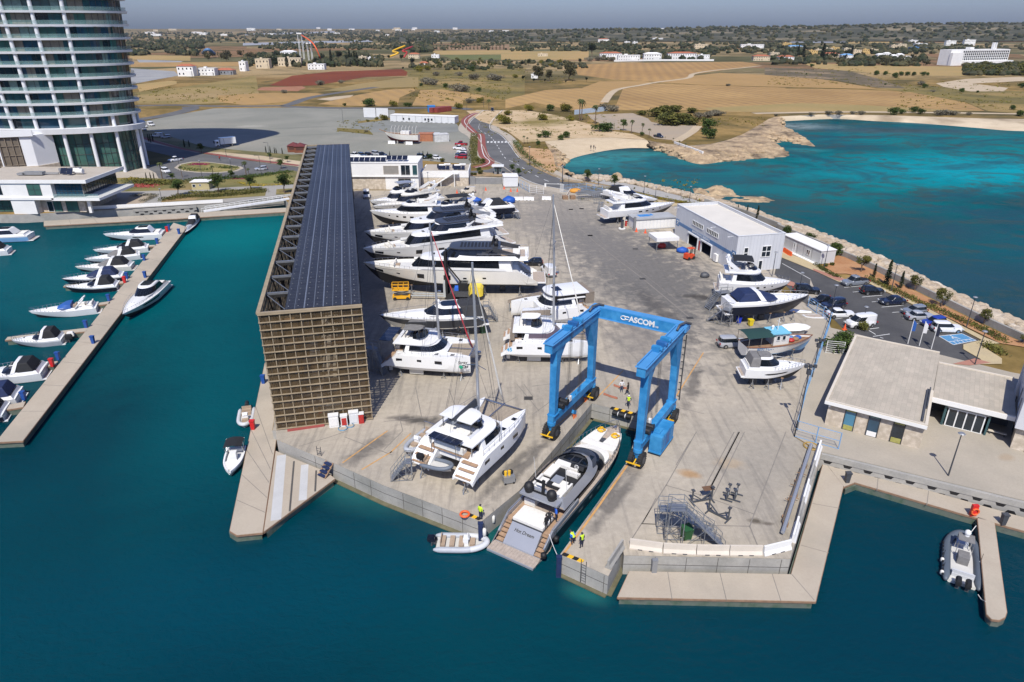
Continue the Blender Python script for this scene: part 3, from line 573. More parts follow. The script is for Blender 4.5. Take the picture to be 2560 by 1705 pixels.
RED=mat('red_paint',(.42,.03,.025),.5,var=.1);ORG=mat('orange_plastic',(.75,.12,.03),.5);YEL=mat('yellow_paint',(.72,.42,.02),.5,var=.1)
PVM=mat('solar_cell',(.012,.016,.032),.18,var=.25,scale=1.2,spec=.6)
WOOD=mat('weathered_wood',(.25,.155,.09),.8,var=.25,scale=2)
def window(par,a,b,z0,z1,nx=1,ny=1,gl=GLS,fr=FRM,n=None,d=.05,nm='window',f=.07):
 """framed window on the wall line a->b (local xy); outward normal n"""
 a=Vector((a[0],a[1],0));b=Vector((b[0],b[1],0));t=(b-a).normalized();n=Vector((t.y,-t.x,0)) if n is None else Vector((*n,0))
 mb=MB();o=n*d
 Z=lambda z:Vector((0,0,z))
 for i in range(nx+1):p=a.lerp(b,i/nx)+o;mb.bar(p+Z(z0),p+Z(z1),f,f,up=t)
 for j in range(ny+1):z=z0+(z1-z0)*j/ny;mb.bar(a+o+Z(z)+n*.004,b+o+Z(z)+n*.004,f,f)
 w=mb.build(nm,fr,par);g=MB();q=n*(d-.02);g.quad(a+q+Z(z0),b+q+Z(z0),b+q+Z(z1),a+q+Z(z1));g.build('pane',gl,w);return w
# ---------- the dry-stack boat rack ----------
RKH=14.69;yaw=math.atan2(RN.y,RN.x)
rk=thing('boat_rack_building','long brown lattice-clad dry boat storage rack with a solar panel roof beside the yard','boat store',RKB,yaw)
LAT=mat('beige_lattice',(.29,.23,.15),.8,var=.18,scale=1);SCR=N('brown_mesh_screen')
def screen():
 s=SCR;p=s.obj();c=s.mix(s.rng(s.noise(p,.8,4,.6),.35,.65,0,1),(.06,.04,.018),(.13,.085,.04));s.color(c)
 s.b.inputs['Roughness'].default_value=.35;s.l(s.rng(s.noise(p,.45,3),.35,.65,.55,.85),s.b.inputs['Alpha']);return s.m
SCRM=screen();LATB=mat('brown_lattice',(.19,.15,.10),.8,var=.2,scale=1)
NX,NZ=10,16
for i in range(NX+1):x=RW*i/NX;mb=MB();mb.bar((x,-.1,.1),(x,-.1,RKH),.06,.1,up=(1,0,0));mb.build('front_post',LAT,rk)
mb=MB()
for j in range(NZ+1):z=.15+(RKH-.25)*j/NZ;mb.box((RW/2,-.14,z),(RW+.2,.22,.07))
mb.build('front_lattice',LAT,rk)
def side(x,name):
 mb=MB()
 for k in range(60):y=RL*k/59;mb.bar((x,y,.1),(x,y,RKH),.12,.10)
 for j in range(NZ+1):z=.15+(RKH-.25)*j/NZ;mb.box((x,RL/2,z),(.26,RL,.12))
 return mb.build(name,LATB,rk)
side(0,'side_lattice')
mb=MB();mb.box((RW/2,0,RKH),(RW+.2,.35,.3));mb.box((0,RL/2,RKH+.06),(.45,RL,.25));mb.box((RW/2,RL,RKH),(RW+.2,.35,.3));mb.build('coping',LAT,rk)
mb=MB();mb.quad((.05,-.02,.1),(RW-.05,-.02,.1),(RW-.05,-.02,RKH-.2),(.05,-.02,RKH-.2));mb.build('front_screen',SCRM,rk)
mb=MB();mb.quad((.05,0,.1),(.05,RL,.1),(.05,RL,RKH-.2),(.05,0,RKH-.2));mb.quad((.05,RL-.1,.1),(RW,RL-.1,.1),(RW,RL-.1,RKH-.2),(.05,RL-.1,RKH-.2));mb.build('side_screen',SCRM,rk)
DKS=mat('dark_steel',(.035,.033,.03),.6,.3,var=.2)
mb=MB()
for k in range(20):
 y=.8+k*6.1
 for x in (.9,2.4,RW-.3):mb.bar((x,y,0),(x,y,RKH-.5),.22)
 mb.bar((.1,y,RKH-.55),(RW,y,RKH-.55),.22,.35);mb.bar((.2,y,2),(2.4,y,7),.12);mb.bar((2.4,y,7),(.2,y,12.5),.12)
 if k<19:mb.bar((.35,y,.4),(.35,y+6.1,7.2),.14);mb.bar((.35,y+6.1,7.2),(.35,y,RKH-.8),.14)
 for z in (3.4,6.4,9.4,12.2):mb.bar((2.4,y,z),(RW-.3,y,z),.16,.22)
for z in (3.3,6.3,9.3,12.1):
 for x in (2.6,5.2,7.6,RW-.4):mb.bar((x,.8,z),(x,RL-1,z),.14,.2)
mb.build('steel_frame',DKS,rk)
mb=MB();
for k in range(20):y=.8+k*6.1;mb.bar((.1,y,RKH-.25),(2.9,y,RKH-.25),.2,.28);
for k in range(19):y=.8+k*6.1;mb.bar((.2,y+6,RKH-.3),(2.8,y+.4,RKH-.3),.07)
mb.build('roof_beam',STL,rk)
rr=random.Random(5);OWB=mat('off_white_box',(.55,.52,.46),.7)
for z in (.4,3.5,6.5,9.5,12.3):
 for x in (2.9,5.4,7.9):MB().box((x+rr.uniform(-.3,.3),1.9+rr.uniform(0,.6),z+.25),(rr.uniform(1.2,2.2),1.6,.18)).build('shelf_board',mat('brown_board',(.24,.13,.06),.8,var=.3,scale=1),rk)
for k in range(9):MB().box((5.2+rr.uniform(-.15,.15),.5,2.4+k*1.15+rr.uniform(-.1,.1)),(rr.uniform(.5,1.3),.5,rr.uniform(.15,.5))).build('stored_box',OWB,rk)
for z in (5.2,5.55,5.9,6.2,6.5):MB().box((5.0,.45,z),(1.5,.4,.14)).build('stored_board',OWB,rk)
for z in (.9,1.35,1.8,2.2):MB().box((6.3,.5,z),(2.3,.4,.14)).build('stored_board',OWB,rk)
mb=MB();x0=2.75;mb.box(((x0+RW)/2,RL/2+.1,RKH+.02),(RW-x0,RL-.6,.12));rf=mb.build('roof',DGR,rk)
def solarmat():
 s=N('solar_roof');p=s.obj();w=s.n('TexBrick');w.offset=0;w.inputs['Scale'].default_value=1;w.inputs['Brick Width'].default_value=.98;w.inputs['Row Height'].default_value=.98;w.inputs['Mortar Size'].default_value=.018
 w.inputs['Color1'].default_value=(.021,.021,.026,1);w.inputs['Color2'].default_value=(.026,.027,.032,1);w.inputs['Mortar'].default_value=(.07,.075,.085,1)
 s.l(p,w.inputs[0]);s.color(s.mix(1.0,w.outputs[0],s.grey(s.rng(s.noise(p,.06,3),.3,.7,.75,1.3)),'MULTIPLY'));s.b.inputs['Roughness'].default_value=.35;s.b.inputs['Specular IOR Level'].default_value=.15
 return s.m
SOL=solarmat()
mb=MB();rows=8;pw=(RW-x0)/rows
for i in range(rows):
 for k in range(12):mb.box((x0+pw*(i+.5),.3+RL*(k+.5)/12.06,RKH+.12),(pw-.07,RL/12.06-.06,.05))
mb.build('solar_panel',SOL,rf)
mb=MB()
for i in range(1,rows):mb.box((x0+pw*i,RL/2,RKH+.11),(.12 if i%2==0 else .05,RL-.8,.075))
mb.build('walkway_strip',STL,rf)
mb=MB()
for i in range(rows):
 for k in range(62):mb.box((x0+pw*(i+.35),1.2+k*1.88,RKH+.165),(.08,.08,.03))
tag(mb.build('panel_clamp',mat('pale_clip',(.36,.37,.39),.5),rf),kind='stuff')
def cabinet(name,label,cat,p,d,m,door=None):
 t=thing(name,label,cat,p,yaw);mb=MB();mb.box((0,0,d[2]/2),d);mb.build('cabinet_body',m,t);mb=MB();mb.box((0,0,d[2]+.05),(d[0]+.1,d[1]+.1,.09));mb.build('lid',FRW,t)
 mb=MB();mb.box((0,-d[1]/2-.02,d[2]*.5),(d[0]*.75,.04,d[2]*.7));mb.build('door',door or m,t)
cabinet('utility_cabinet','white utility cabinet standing under the rack front with no red on it','cabinet',d2(683,842),(1.1,.7,1.5),WHT);cabinet('fire_hose_cabinet','white cabinet with a red front panel by the rack front','cabinet',d2(742,838),(.75,.6,1.35),WHT,RED)
cabinet('utility_cabinet','taller white cabinet between the red-fronted one and the red cabinet','cabinet',d2(798,822),(1.05,.7,1.5),WHT2);cabinet('fire_hose_cabinet','small all-red cabinet at the right foot of the rack front','cabinet',d2(840,822),(.6,.55,1.25),RED)
def ring(name,label,p,r,m,rt=.1,flat=True,cat='lifebuoy',stripe=None):
 mb=MB();mb.tube([(r*math.cos(2*PI*k/18),r*math.sin(2*PI*k/18),0) for k in range(18)],rt,6,True);o=mb.build(name,m,smooth=True);o.location=p;
 if not flat:o.rotation_euler=(PI/2,0,yaw)
 return tag(o,label,cat)
ring('lifebuoy','orange lifebuoy hung on the lattice of the rack front',d2(622,808)+Vector((0,-.55,1.0)),.38,ORG,.1,False)
for i,(p,r) in enumerate(((d2(732,857),.55),(d2(775,842),.45))):
 mb=MB();mb.tube([((r-.02*(k//18)*.6)*math.cos(k/18*2*PI),(r-.02*(k//18)*.6)*math.sin(k/18*2*PI),.05+.03*(k//18)) for k in range(60)],.035,5);o=mb.build('hose_coil',mat('blue_hose',(.12,.25,.36),.5),smooth=True);o.location=p;tag(o,('larger' if i==0 else 'smaller')+' coil of blue hose lying on the concrete before the cabinets','hose')
mb=MB();mb.box((0,0,.12),(4.2,.22,.24));o=mb.build('speed_ramp',mat('dull_red',(.32,.07,.06),.7));o.location=d2(520,858);o.rotation_euler.z=yaw+.06;tag(o,'low dull red rail lying along the left foot of the rack front','rail')
# ---------- hotel tower ----------
tw=thing('hotel_tower','tall curved white tower with blue-green glass bands and round columns','tower',(-150,231,0))
def ell(z,inset=0,n=72,a0=0):
 A=29+.075*max(0,z-14)-inset;B=15+.05*max(0,z-14)-inset
 return [(A*math.cos(a0+2*PI*k/n),B*math.sin(a0+2*PI*k/n),z) for k in range(n)]
TWM=mat('tower_white',(.70,.71,.72),.55,var=.05,scale=.2)
FL=[17.9+3.62*k for k in range(25)]
mb=MB();mb.loft([ell(12.9,-.6),ell(14.5,-.9)]);mb.build('podium_band',TWM,tw)
for z in FL:mb=MB();mb.loft([ell(z-.26),ell(z+.34,-.12)]);mb.build('floor_band',TWM,tw)
panes=[GLB,GLD,GLS,GLG,CUR,CUR2];tr_=random.Random(11)
def floor_glass(z0,z1,inset,wts,nm='window'):
 mb=MB();n=144;a=ell(z0,inset,n);b=ell(z1,inset,n);k=0
 while k<n:
  m=tr_.choices(range(6),wts)[0];L=tr_.randint(1,4)
  for _ in range(L):
   if k>=n:break
   mb.m(m);mb.quad(a[k],a[(k+1)%n],b[(k+1)%n],b[k]);k+=1
 return mb.build(nm,panes,tw,fix=False)
for i,z in enumerate(FL[:-1]):floor_glass(z+.4,z+3.2,1.7,(5,4,4,2,1.6,2) if i!=7 else (1,1,1,1,8,1))
floor_glass(14.5,17.6,1.6,(4,3,6,4,.3,1));
mb=MB()
for z in [14.5]+FL[:11]:
 a=ell(z+.3,1.66,72);b=ell(z+3.3,1.66,72)
 for k in range(0,72):mb.bar(a[k],b[k],.09,.09)
mb.build('mullion',FRM,tw)
GBL=N('balustrade_glass');GBL.b.inputs['Base Color'].default_value=(.25,.42,.40,1);GBL.b.inputs['Roughness'].default_value=.06;GBL.b.inputs['Alpha'].default_value=.35;GBL.color(GBL.mix(GBL.rng(GBL.noise(GBL.obj(),.4),.3,.7,0,1),(.20,.36,.34),(.30,.46,.44)));GBL=GBL.m
for z in FL[:12]:
 mb=MB();a=ell(z+.4,.25,96);b=ell(z+1.45,.25,96)
 for k in range(96):mb.quad(a[k],a[(k+1)%96],b[(k+1)%96],b[k])
 mb.build('balustrade',GBL,tw,fix=False)
arc=[(29*math.cos(2*PI*k/720),15*math.sin(2*PI*k/720)) for k in range(721)];cum=[0]
for a,b in zip(arc,arc[1:]):cum.append(cum[-1]+math.hypot(a[0]-b[0],a[1]-b[1]))
for k in range(19):
 t=2*PI*min(range(721),key=lambda i:abs(cum[i]-cum[-1]*((k-.12)%19)/19))/720;P=[((29+.075*max(0,z-14)-.9)*math.cos(t),(15+.05*max(0,z-14)-.9)*math.sin(t),z) for z in (0,14,40,70,106)]
 P=P if math.cos(t)<.8 else P[:1]+[(P[1][0],P[1][1],17.6)]
 mb=MB();mb.tube(P,.55,14);mb.build('column',TWM,tw,smooth=40)
mb=MB();mb.loft([ell(0,2.6,72),ell(13.2,2.6,72)]);mb.mi=[tr_.choices((0,1,2),(5,2,1))[0] for _ in mb.f];mb.build('lobby_glass',[GLG,mat('lobby_green_glass',(.035,.085,.07),.07,spec=.7,var=.2),GLS],tw,fix=False)
mb=MB()
for k in range(72):a=ell(0,2.52,72)[k];mb.bar(a,(a[0],a[1],13),.1,.1)
for z in (3,6.2,9.4):P=ell(z,2.5,72);mb.tube(P,.06,4,True)
mb.build('lobby_mullion',FRM,tw)
mb=MB();mb.loft([ell(104.6,-.2),ell(106,-.2)]);mb.build('tower_roof',TWM,tw)
def wq(m,name,pts,z0,z1,mt):
 mb=MB();
 for a,b in zip(pts,pts[1:]):mb.quad((*a,z0),(*b,z0),(*b,z1),(*a,z1))
 return mb.build(name,mt,m,fix=False)
pw_=thing('podium_wing','bronze-louvred podium wing with a stone base left of the tower columns','podium',(-150,212,0))
BRZ=mat('bronze_louvre',(.17,.14,.105),.6,.2,var=.2,scale=.8)
zt=c1.zat(130,930,209);
mb=MB();mb.prism([(-17,-4),(-3.2,-2.5),(4.8,.5),(8,6),(-17,6)],0,13.2);mb.build('wall',BRZ,pw_)
mb=MB()
for k in range(14):t=k/13;mb.bar((-17+13.6*t,-4.1+1.4*t,4.5),(-17+13.6*t,-4.1+1.4*t,13),.12,.2)
for z in (4.6,5.6,6.6,7.6,8.6,9.6,10.6,11.6):mb.bar((-17,-4.12,z),(-3.3,-2.7,z),.1,.14)
for z in (4.8,7.6,10.4):mb.bar((-3,-2.6,z),(2.2,-.7,z),.12,.16)
for k in range(4):t=k/3;mb.bar((-2.8+4.6*t,-2.7+1.8*t,4.5),(-2.8+4.6*t,-2.7+1.8*t,13),.14,.2)
mb.build('louvre',mat('pale_bronze',(.27,.22,.165),.6,.2,var=.15),pw_)
mb=MB();mb.prism([(2.2,-.72),(5,.3),(8.1,6),(6,6)],4.3,13.25);mb.build('white_fin',TWM,pw_);mb=MB();mb.prism([(-4,-3.4),(5.4,-.1),(8.4,5.5),(-4,5.5)],0,4.3);mb.build('stone_base',STN,pw_)
mb=MB();mb.bar((-17.2,-4.3,13.7),(-3,-2.8,13.7),.5,1.6);mb.bar((-3,-2.9,13.9),(6,.2,13.9),.5,1.7);mb.build('band',TWM,pw_);mb=MB();mb.bar((-3.2,-2.8,2),(-3.2,-2.8,13.2),.35);mb.build('corner_post',TWM,pw_)
# ---------- low white promenade building ----------
lb=thing('promenade_building','low two-storey white building with ribbon windows and roof plant on the left promenade','building',(-106,170,0))
Y0=0;X0=-32;zr=8.4
mb=MB();mb.b2((X0,0,4.2),(-8.5,17,zr-.3));mb.b2((-8.5,1.2,4.2),(-1.5,17,zr-.3));mb.build('upper_wall',WHT,lb)
mb=MB();mb.b2((X0,-.25,zr-.55),(.6,18,zr-.1));mb.b2((X0,0,zr-.1),(.2,.35,zr+.12));mb.b2((-.1,.3,zr-.1),(.22,17.6,zr+.12));mb.b2((X0,17.3,zr-.1),(-.2,17.6,zr+.12));mb.build('roof',mat('pale_roof',(.40,.355,.295),.9,var=.1,scale=.4),lb)
mb=MB();mb.b2((X0,-.3,zr-.7),(.63,.0,zr+.15));mb.b2((.34,.0,zr-.7),(.64,18,zr+.15));mb.build('fascia',WHT,lb)
mb=MB();mb.b2((X0,-.35,3.6),(-8.5,16.8,4.2));mb.b2((-9,-.35,3.4),(3,16.8,4.05));mb.build('floor_slab',WHT,lb)
mb=MB();mb.b2((X0,2.0,0),(-2.5,17,3.5));mb.build('ground_wall',STN,lb)
mb=MB();mb.b2((-19.5,-.1,0),(-13.6,16.5,3.7));mb.build('pier',WHT,lb);mb=MB();mb.b2((-1.2,1,0),(-.5,1.7,3.4));mb.build('corner_post',WHT,lb)
window(lb,(X0+1,0),(-21,0),4.9,7.3,10,1,GLD);window(lb,(-14.5,0),(-11.2,0),4.7,7.5,2,2,GLG);window(lb,(-8.3,1.2),(-1.6,1.2),4.3,7.8,7,3,GLB);window(lb,(-1.5,1.2),(-1.5,17),4.3,7.8,14,3,GLD)
mb=MB();mb.quad((-8.4,-.2,4.1),(2.8,-.2,4.1),(2.8,-.2,5.1),(-8.4,-.2,5.1));mb.quad((2.85,-.2,4.1),(2.85,16.6,4.1),(2.85,16.6,5.1),(2.85,-.2,5.1));mb.build('balustrade',GBL,lb,fix=False)
window(lb,(-25,2),(-20,2),.1,2.9,3,2,GLG);window(lb,(-30,2),(-28.4,2),.1,2.6,1,1,GLD,nm='door');window(lb,(-12,2),(-10.6,2),.1,2.7,1,1,GLD,FRW,nm='door');window(lb,(-10.4,2),(-8.4,2),.1,3,2,1,GLG);window(lb,(-7.2,2),(-4.2,2),.1,3.1,2,1,GLG)
pl=thing('roof_plant','cluster of air handlers, ducts and tilted solar panels on the low promenade roof','roof plant',(-120,178,8.4))
mb=MB()
for k in range(5):mb.box((2.5+k*.9+.1*k,2.2+k*.35,.55),(.8,.8,1.1))
mb.box((-2.5,-1,.5),(5,1.6,.7));mb.box((1.5,-.6,.35),(4,.5,.3));mb.box((-5.5,-1.2,.3),(2,1.2,.5));mb.build('air_handler',GRY,pl)
for x,y in ((4.6,-.2),(6.6,-.9)):mb=MB();mb.box((x,y,.85),(1.5,1.7,.08),mt=Matrix.Rotation(.9,3,'X'));mb.build('solar_panel',PVM,pl)
for x,y in ((6.3,1),(7.6,.2)):mb=MB();mb.cyl((x,y,.7),.65,1.8,14,ax='x');mb.build('water_tank',WHT,pl,smooth=40)
# ---------- harbour office behind the yard ----------
ob=thing('harbour_office','white two-storey harbour office with large framed windows and rooftop solar panels','building',(-26.9,198,0))
zt=c6.zat(450,250,198);W=-24
mb=MB();mb.b2((W,0,zt*.5),(0,11,zt));mb.build('upper_wall',WHT,ob)
mb=MB();mb.b2((W,.35,0),(-9.6,11,zt*.5));mb.build('stone_wall',STN,ob);mb=MB();mb.b2((-9.6,.3,0),(-.05,11,zt*.5));mb.build('ground_wall',WHT,ob)
mb=MB();mb.b2((W,-.12,zt),(.1,.25,zt+.22));mb.b2((-.2,.25,zt),(.1,11,zt+.22));mb.b2((W,10.8,zt),(.1,11.1,zt+.22));mb.b2((W,-.15,zt*.49),(0,0,zt*.52));mb.build('parapet',WHT,ob)
window(ob,(-9.9,0),(-5.6,0),zt*.60,zt*.9,1,1,mat('roller_shutter',(.24,.225,.20),.8),STN);window(ob,(-4.9,0),(-2.9+.6,0),zt*.56,zt*.93,2,1,GLD,FRW,nm='window');window(ob,(-1.9+.3,0),(-.25,0),zt*.56,zt*.93,1,1,GLS,FRW)
w_=window(ob,(-5.9,0.3),(-2.3,.3),.1,zt*.42,2,1,GLD,mat('tan_frame',(.36,.31,.24),.6),nm='door')
for i in range(13):
 x=-22.6+i*1.55;mb=MB();mb.box((x,2.6 if i<9 else 3.2,zt+.65+(0 if i<9 else .35)),(1.42,1.9,.06),mt=Matrix.Rotation(.5,3,'X'));mb.build('solar_panel',PVM,ob)
wg=thing('office_wing','single-storey stone and white wing with solar water heaters on its roof','building',(-26.5,203.5,0));zw=c6.zat(1000,330,203.5)
mb=MB();mb.b2((-.25,0,0),(13.6,12,zw*.6));mb.build('stone_wall',STN,wg);mb=MB();mb.b2((-.25,-.1,zw*.6),(13.7,12,zw));mb.build('upper_wall',WHT,wg)
mb=MB();mb.b2((.1,.2,zw),(13.4,11.8,zw+.04));mb.build('roof',MATS['pale_roof'],wg)
mb=MB();mb.b2((.2,-.1,zw),(13.7,.1,zw+.3));mb.b2((13.45,.1,zw),(13.7,12,zw+.3));mb.build('parapet',WHT,wg)
for x0_,y in ((5,3.4),(9.6,3.2)):
 h=thing('solar_water_heater','roof solar water heaters with white tanks, '+('nearer the stair head' if x0_>8 else 'left group beside the two-storey block'),'water heater',(-26.5+x0_,203.5+y,zw))
 for k in range(3):mb=MB();mb.box((k*1.15,0,.6),(1.0,1.5,.07),mt=Matrix.Rotation(.7,3,'X'));mb.build('panel',PVM,h)
 for k in range(2):mb=MB();mb.cyl((k*1.5-.4,1.1+k*.7,1.15+.1*k),.28,1.9,10,ax='x');mb.build('tank',WHT,h,smooth=40)
 for k in range(2):mb=MB();mb.box((-.6+k*1.1,1.7,.75),(.9,1.3,.07),mt=Matrix.Rotation(.7,3,'X'));mb.build('panel',PVM,h)
st=thing('outside_stair','white outside stair climbing the stone wing to its roof','stair',(-26.5,203.5,0))
mb=MB()
for k in range(22):t=k/21;mb.box((3.6+5.6*t,-1.0,.2+zw*.9*t),(.42,1.3,.12))
mb.bar((3.2,-1.6,.2),(9.2,-1.6,zw*.93),.12,.5,up=(0,1,0));mb.bar((3.2,-.4,.2),(9.2,-.4,zw*.93),.12,.5,up=(0,1,0));mb.box((10,-1,zw*.93),(1.7,1.4,.2));mb.build('flight',WHT,st)
mb=MB();mb.bar((3.2,-1.62,1.2),(9.2,-1.62,zw*.93+1.0),.07,.07);mb.bar((9.2,-1.62,zw*.93+1),(10.8,-1.62,zw*.93+1),.07,.07)
for k in range(8):t=k/7;mb.bar((3.2+6*t,-1.62,.2+zw*.93*t),(3.2+6*t,-1.62,1.2+zw*.93*t),.05)
mb.build('handrail',FRW,st);mb=MB();mb.bar((9.6,-1.6,0),(9.6,-1.6,zw*.9),.22);mb.bar((5.6,-1.6,0),(5.6,-1.6,zw*.4),.2);mb.build('post',FRW,st)
ks=thing('white_kiosk','small white flat-roofed service cabin beside the yard gate','cabin',c6(1540,465)+Vector((0,0,0)),.08)
kz=c6.zat(1590,390,c6(1590,485).y)
mb=MB();mb.b2((0,-1.2,.2),(4.2,3.6,kz));mb.build('wall',WHT2,ks);mb=MB();mb.b2((-.12,-1.35,kz),(4.35,3.7,kz+.18));mb.build('roof',WHT,ks);mb=MB();mb.b2((-.1,-1.3,0),(4.3,3.65,.2));mb.build('plinth',MATS['dark_joint'],ks)
for k in range(6):mb=MB();mb.box((-.02,-.8+k*.75,kz*.5),(.05,.55,kz*.75));mb.build('louvre_panel',WHT,ks)
gb=thing('guard_booth','grey guard booth with an overhanging white roof at the road gate','booth',c6(1490,350),0)
gz=c6.zat(1490,270,gb.location.y);mb=MB();mb.b2((-1.2,-1,0),(1.2,1.2,gz-.2));mb.build('wall',GRY,gb);mb=MB();mb.b2((-1.9,-1.6,gz-.2),(1.9,1.8,gz));mb.build('roof',FRW,gb);window(gb,(-.35,-1),(.35,-1),.1,gz-.5,1,1,GLD,nm='door');window(gb,(-1,-1),(-.5,-1),1.0,gz-.6,1,1,GLS);window(gb,(.5,-1),(1,-1),1.0,gz-.6,1,1,GLS)
pz=thing('planter_wall','grey block planter wall with round shrubs at the back of the yard','wall',c6(1235,445));L_=(c6(1540,440)-c6(1235,445)).length
mb=MB();mb.b2((0,0,0),(L_,.3,1.9));mb.b2((-.6,-.4,0),(1.6,0,2.4));mb.build('block_wall',mat('grey_block',(.22,.22,.22),.9,var=.12,scale=1),pz)
# ---------- maintenance building ----------
MA=Vector((42.6,124.9,0));mx=Vector((9.7,2.2,0));my=Vector((-6.1,25.6,0));mw=mx.length;ml=my.length;mh=7.1
mt_=thing('maintenance_building','large pale grey-blue clad maintenance shed with a blue lettered band and two open bays','building',MA,math.atan2(mx.y,mx.x))
def clad():
 s=N('ribbed_cladding');p=s.obj();w=s.n('TexWave',bands_direction='DIAGONAL');w.inputs['Scale'].default_value=.9;s.l(s.map(p,(1,1,0)),w.inputs['Vector'])
 s.color(s.mix(1.0,s.mix(s.rng(w.outputs['Fac'],.0,.08,1,0),(.56,.57,.585),(.45,.465,.48)),s.grey(s.rng(s.noise(s.map(p,(1,1,.2)),.5,4),.3,.7,.93,1.07)),'MULTIPLY'));s.b.inputs['Roughness'].default_value=.45;return s.m
CLD=clad()
mb=MB();d1_,d2_=(4.3,8.0),(9.6,13.0);D1=(9.2,13.6);D2=(15.2,19.6);dz=2.5
mb.b2((0,0,dz),(mw,.2,mh));mb.b2((0,0,0),(mw,.2,dz));mb.b2((mw-.2,.2,0),(mw,ml,mh));mb.b2((0,ml-.2,0),(mw-.2,ml,mh));mb.b2((0,.2,dz),(.2,ml-.2,mh))
for y0,y1 in ((.2,D1[0]),(D1[1],D2[0]),(D2[1],ml-.2)):mb.b2((0,y0,0),(.2,y1,dz))
mb.build('wall',CLD,mt_)
mb=MB();mb.b2((.2,.2,mh-.65),(mw-.2,ml-.2,mh-.5));mb.build('roof',mat('cream_membrane',(.60,.565,.50),.8,var=.06,scale=.3),mt_)
mb=MB();mb.b2((-.06,-.06,mh),(mw+.06,.24,mh+.12));mb.b2((-.06,ml-.24,mh),(mw+.06,ml+.06,mh+.12));mb.b2((-.06,.24,mh),(.24,ml-.24,mh+.12));mb.b2((mw-.24,.24,mh),(mw+.06,ml-.24,mh+.12));mb.build('parapet_cap',WHT2,mt_)
mb=MB();mb.b2((.25,.2,0.02),(mw-.25,ml-.25,.05));mb.build('shed_floor',DGR,mt_)
zb0=2.9
mb=MB();mb.b2((-.025,.3,zb0),(0,ml-.1,zb0+.72));mb.build('blue_band',BLU2,mt_)
for y in (.75,ml-1.0):mb=MB();mb.b2((-.035,y-.75,zb0-.35),(-.004,y+.75,zb0+1.15));q=mb.build('emblem_panel',BLU2,mt_);mb=MB();mb.tube([(-.05,y+.3*math.cos(k/9*5),zb0+.55+.3*math.sin(k/9*5)) for k in range(10)],.07,5);mb.box((-.045,y,zb0+.02),(.02,.9,.1));mb.build('emblem',FRW,q)
Rm=Matrix(((0,-0.0,-1),(-1,0,0),(0,1,0)));text('MAINTENANCE BUILDING',.66,FRW,mt_,(-.035,14.2,zb0+.36),Rm,'lettering',.006,bold=.012)
for y0,y1 in ((7.2,12.0),(13.6,18.4)):
 window(mt_,(-.0,y1),(-.0,y0),4.65,5.6,7,1,GLD,FRW,n=(-1,0),f=.1)
for y0,y1 in (D1,D2):
 mb=MB();mb.bar((-.03,y0,0),(-.03,y0,dz),.18);mb.bar((-.03,y1,0),(-.03,y1,dz),.18);mb.box((-.12,(y0+y1)/2,dz+.1),(.3,y1-y0+.3,.25));mb.build('door_frame',WHT2,mt_)
mb=MB();mb.b2((-.05,D1[1]+.5,.1),(-.01,D1[1]+1.1,2.1));mb.build('red_notice',RED,mt_)
window(mt_,(1.6,0),(2.45,0),2.7,4.8,1,2,GLD,FRW,f=.12);window(mt_,(5.4,0),(7.3,0),2.7,4.85,2,2,GLD,FRW,f=.12);window(mt_,(5.1,0),(5.9,0),0,2.0,1,1,GLD,FRW,nm='door',f=.12)
for y in (1.7,ml-1.2,8.5):mb=MB();mb.bar((-.05,y,mh-.4),(-.9,y+.1,mh-.5),.06);mb.box((-1,y+.1,mh-.52),(.35,.22,.12));mb.build('flood_lamp',WHT2,mt_)
mb=MB();mb.box((-.35,6.6,.95),(.5,1.3,1.5));mb.build('cooling_unit',WHT,mt_)
sd=thing('service_shed','low white louvred shed with blue panels on its grey roof beside the maintenance shed','shed',c7(690,575),math.atan2(2.3,9.9));sz=2.45
mb=MB();mb.b2((0,0,.1),(10,4.2,sz));mb.build('wall',WHT2,sd);mb=MB();mb.b2((-.25,-.25,sz),(10,4.5,sz+.28));mb.build('roof',mat('grey_roof',(.34,.35,.36),.8,var=.12),sd)
for k in range(11):mb=MB();mb.box((.5+k*.88,-.03,1.25),(.76,.06,1.9));mb.build('louvre_panel',WHT,sd)
mb=MB();mb.b2((1.6,1.6,sz+.28),(4.4,3.4,sz+.34));mb.b2((4.7,2.2,sz+.28),(5.3,3.6,sz+.34));mb.build('blue_panel',mat('bright_blue_panel',(.04,.22,.55),.35),sd);mb=MB();mb.b2((-.6,-.5,0),(-.1,-.1,3.3));mb.build('post',GRY,sd)
cn=thing('shade_canopy','white square shade canopy on steel legs beside the open bays','canopy',c7(980,770),.2);cz=3.0
mb=MB();mb.b2((-2.4,0,cz-.75),(2.6,4.6,cz-.0));
mb.build('cover',WHT,cn)
for x in (-2.2,2.4):
 for y in (.2,4.4):mb=MB();mb.bar((x,y,0),(x,y,cz-.7),.12);mb.bar((x,y,1.4),(x*.6,y,cz-.8),.06);mb.build('leg',STL,cn)
pc_=thing('portable_cabin','long pale grey portable cabin with a white roof by the planted slope','cabin',c8(470,412),math.atan2(131-129.6,64.9-61)-.0);pcz=2.75
bx=Vector(c8(170,272))-Vector(c8(470,412));pl_=bx.length
pc_.rotation_euler.z=math.atan2(bx.y,bx.x)
mb=MB();mb.b2((0,-3.4,.15),(pl_+2,0,pcz));mb.build('wall',mat('pale_grey_panel',(.52,.52,.51),.5,var=.04),pc_);mb=MB();mb.b2((-.12,-3.5,pcz),(pl_+2.1,.12,pcz+.14));mb.build('roof',WHT,pc_);mb=MB();mb.b2((-.1,-.0,0),(pl_+2,.9,.14));mb.build('step',WHT,pc_)
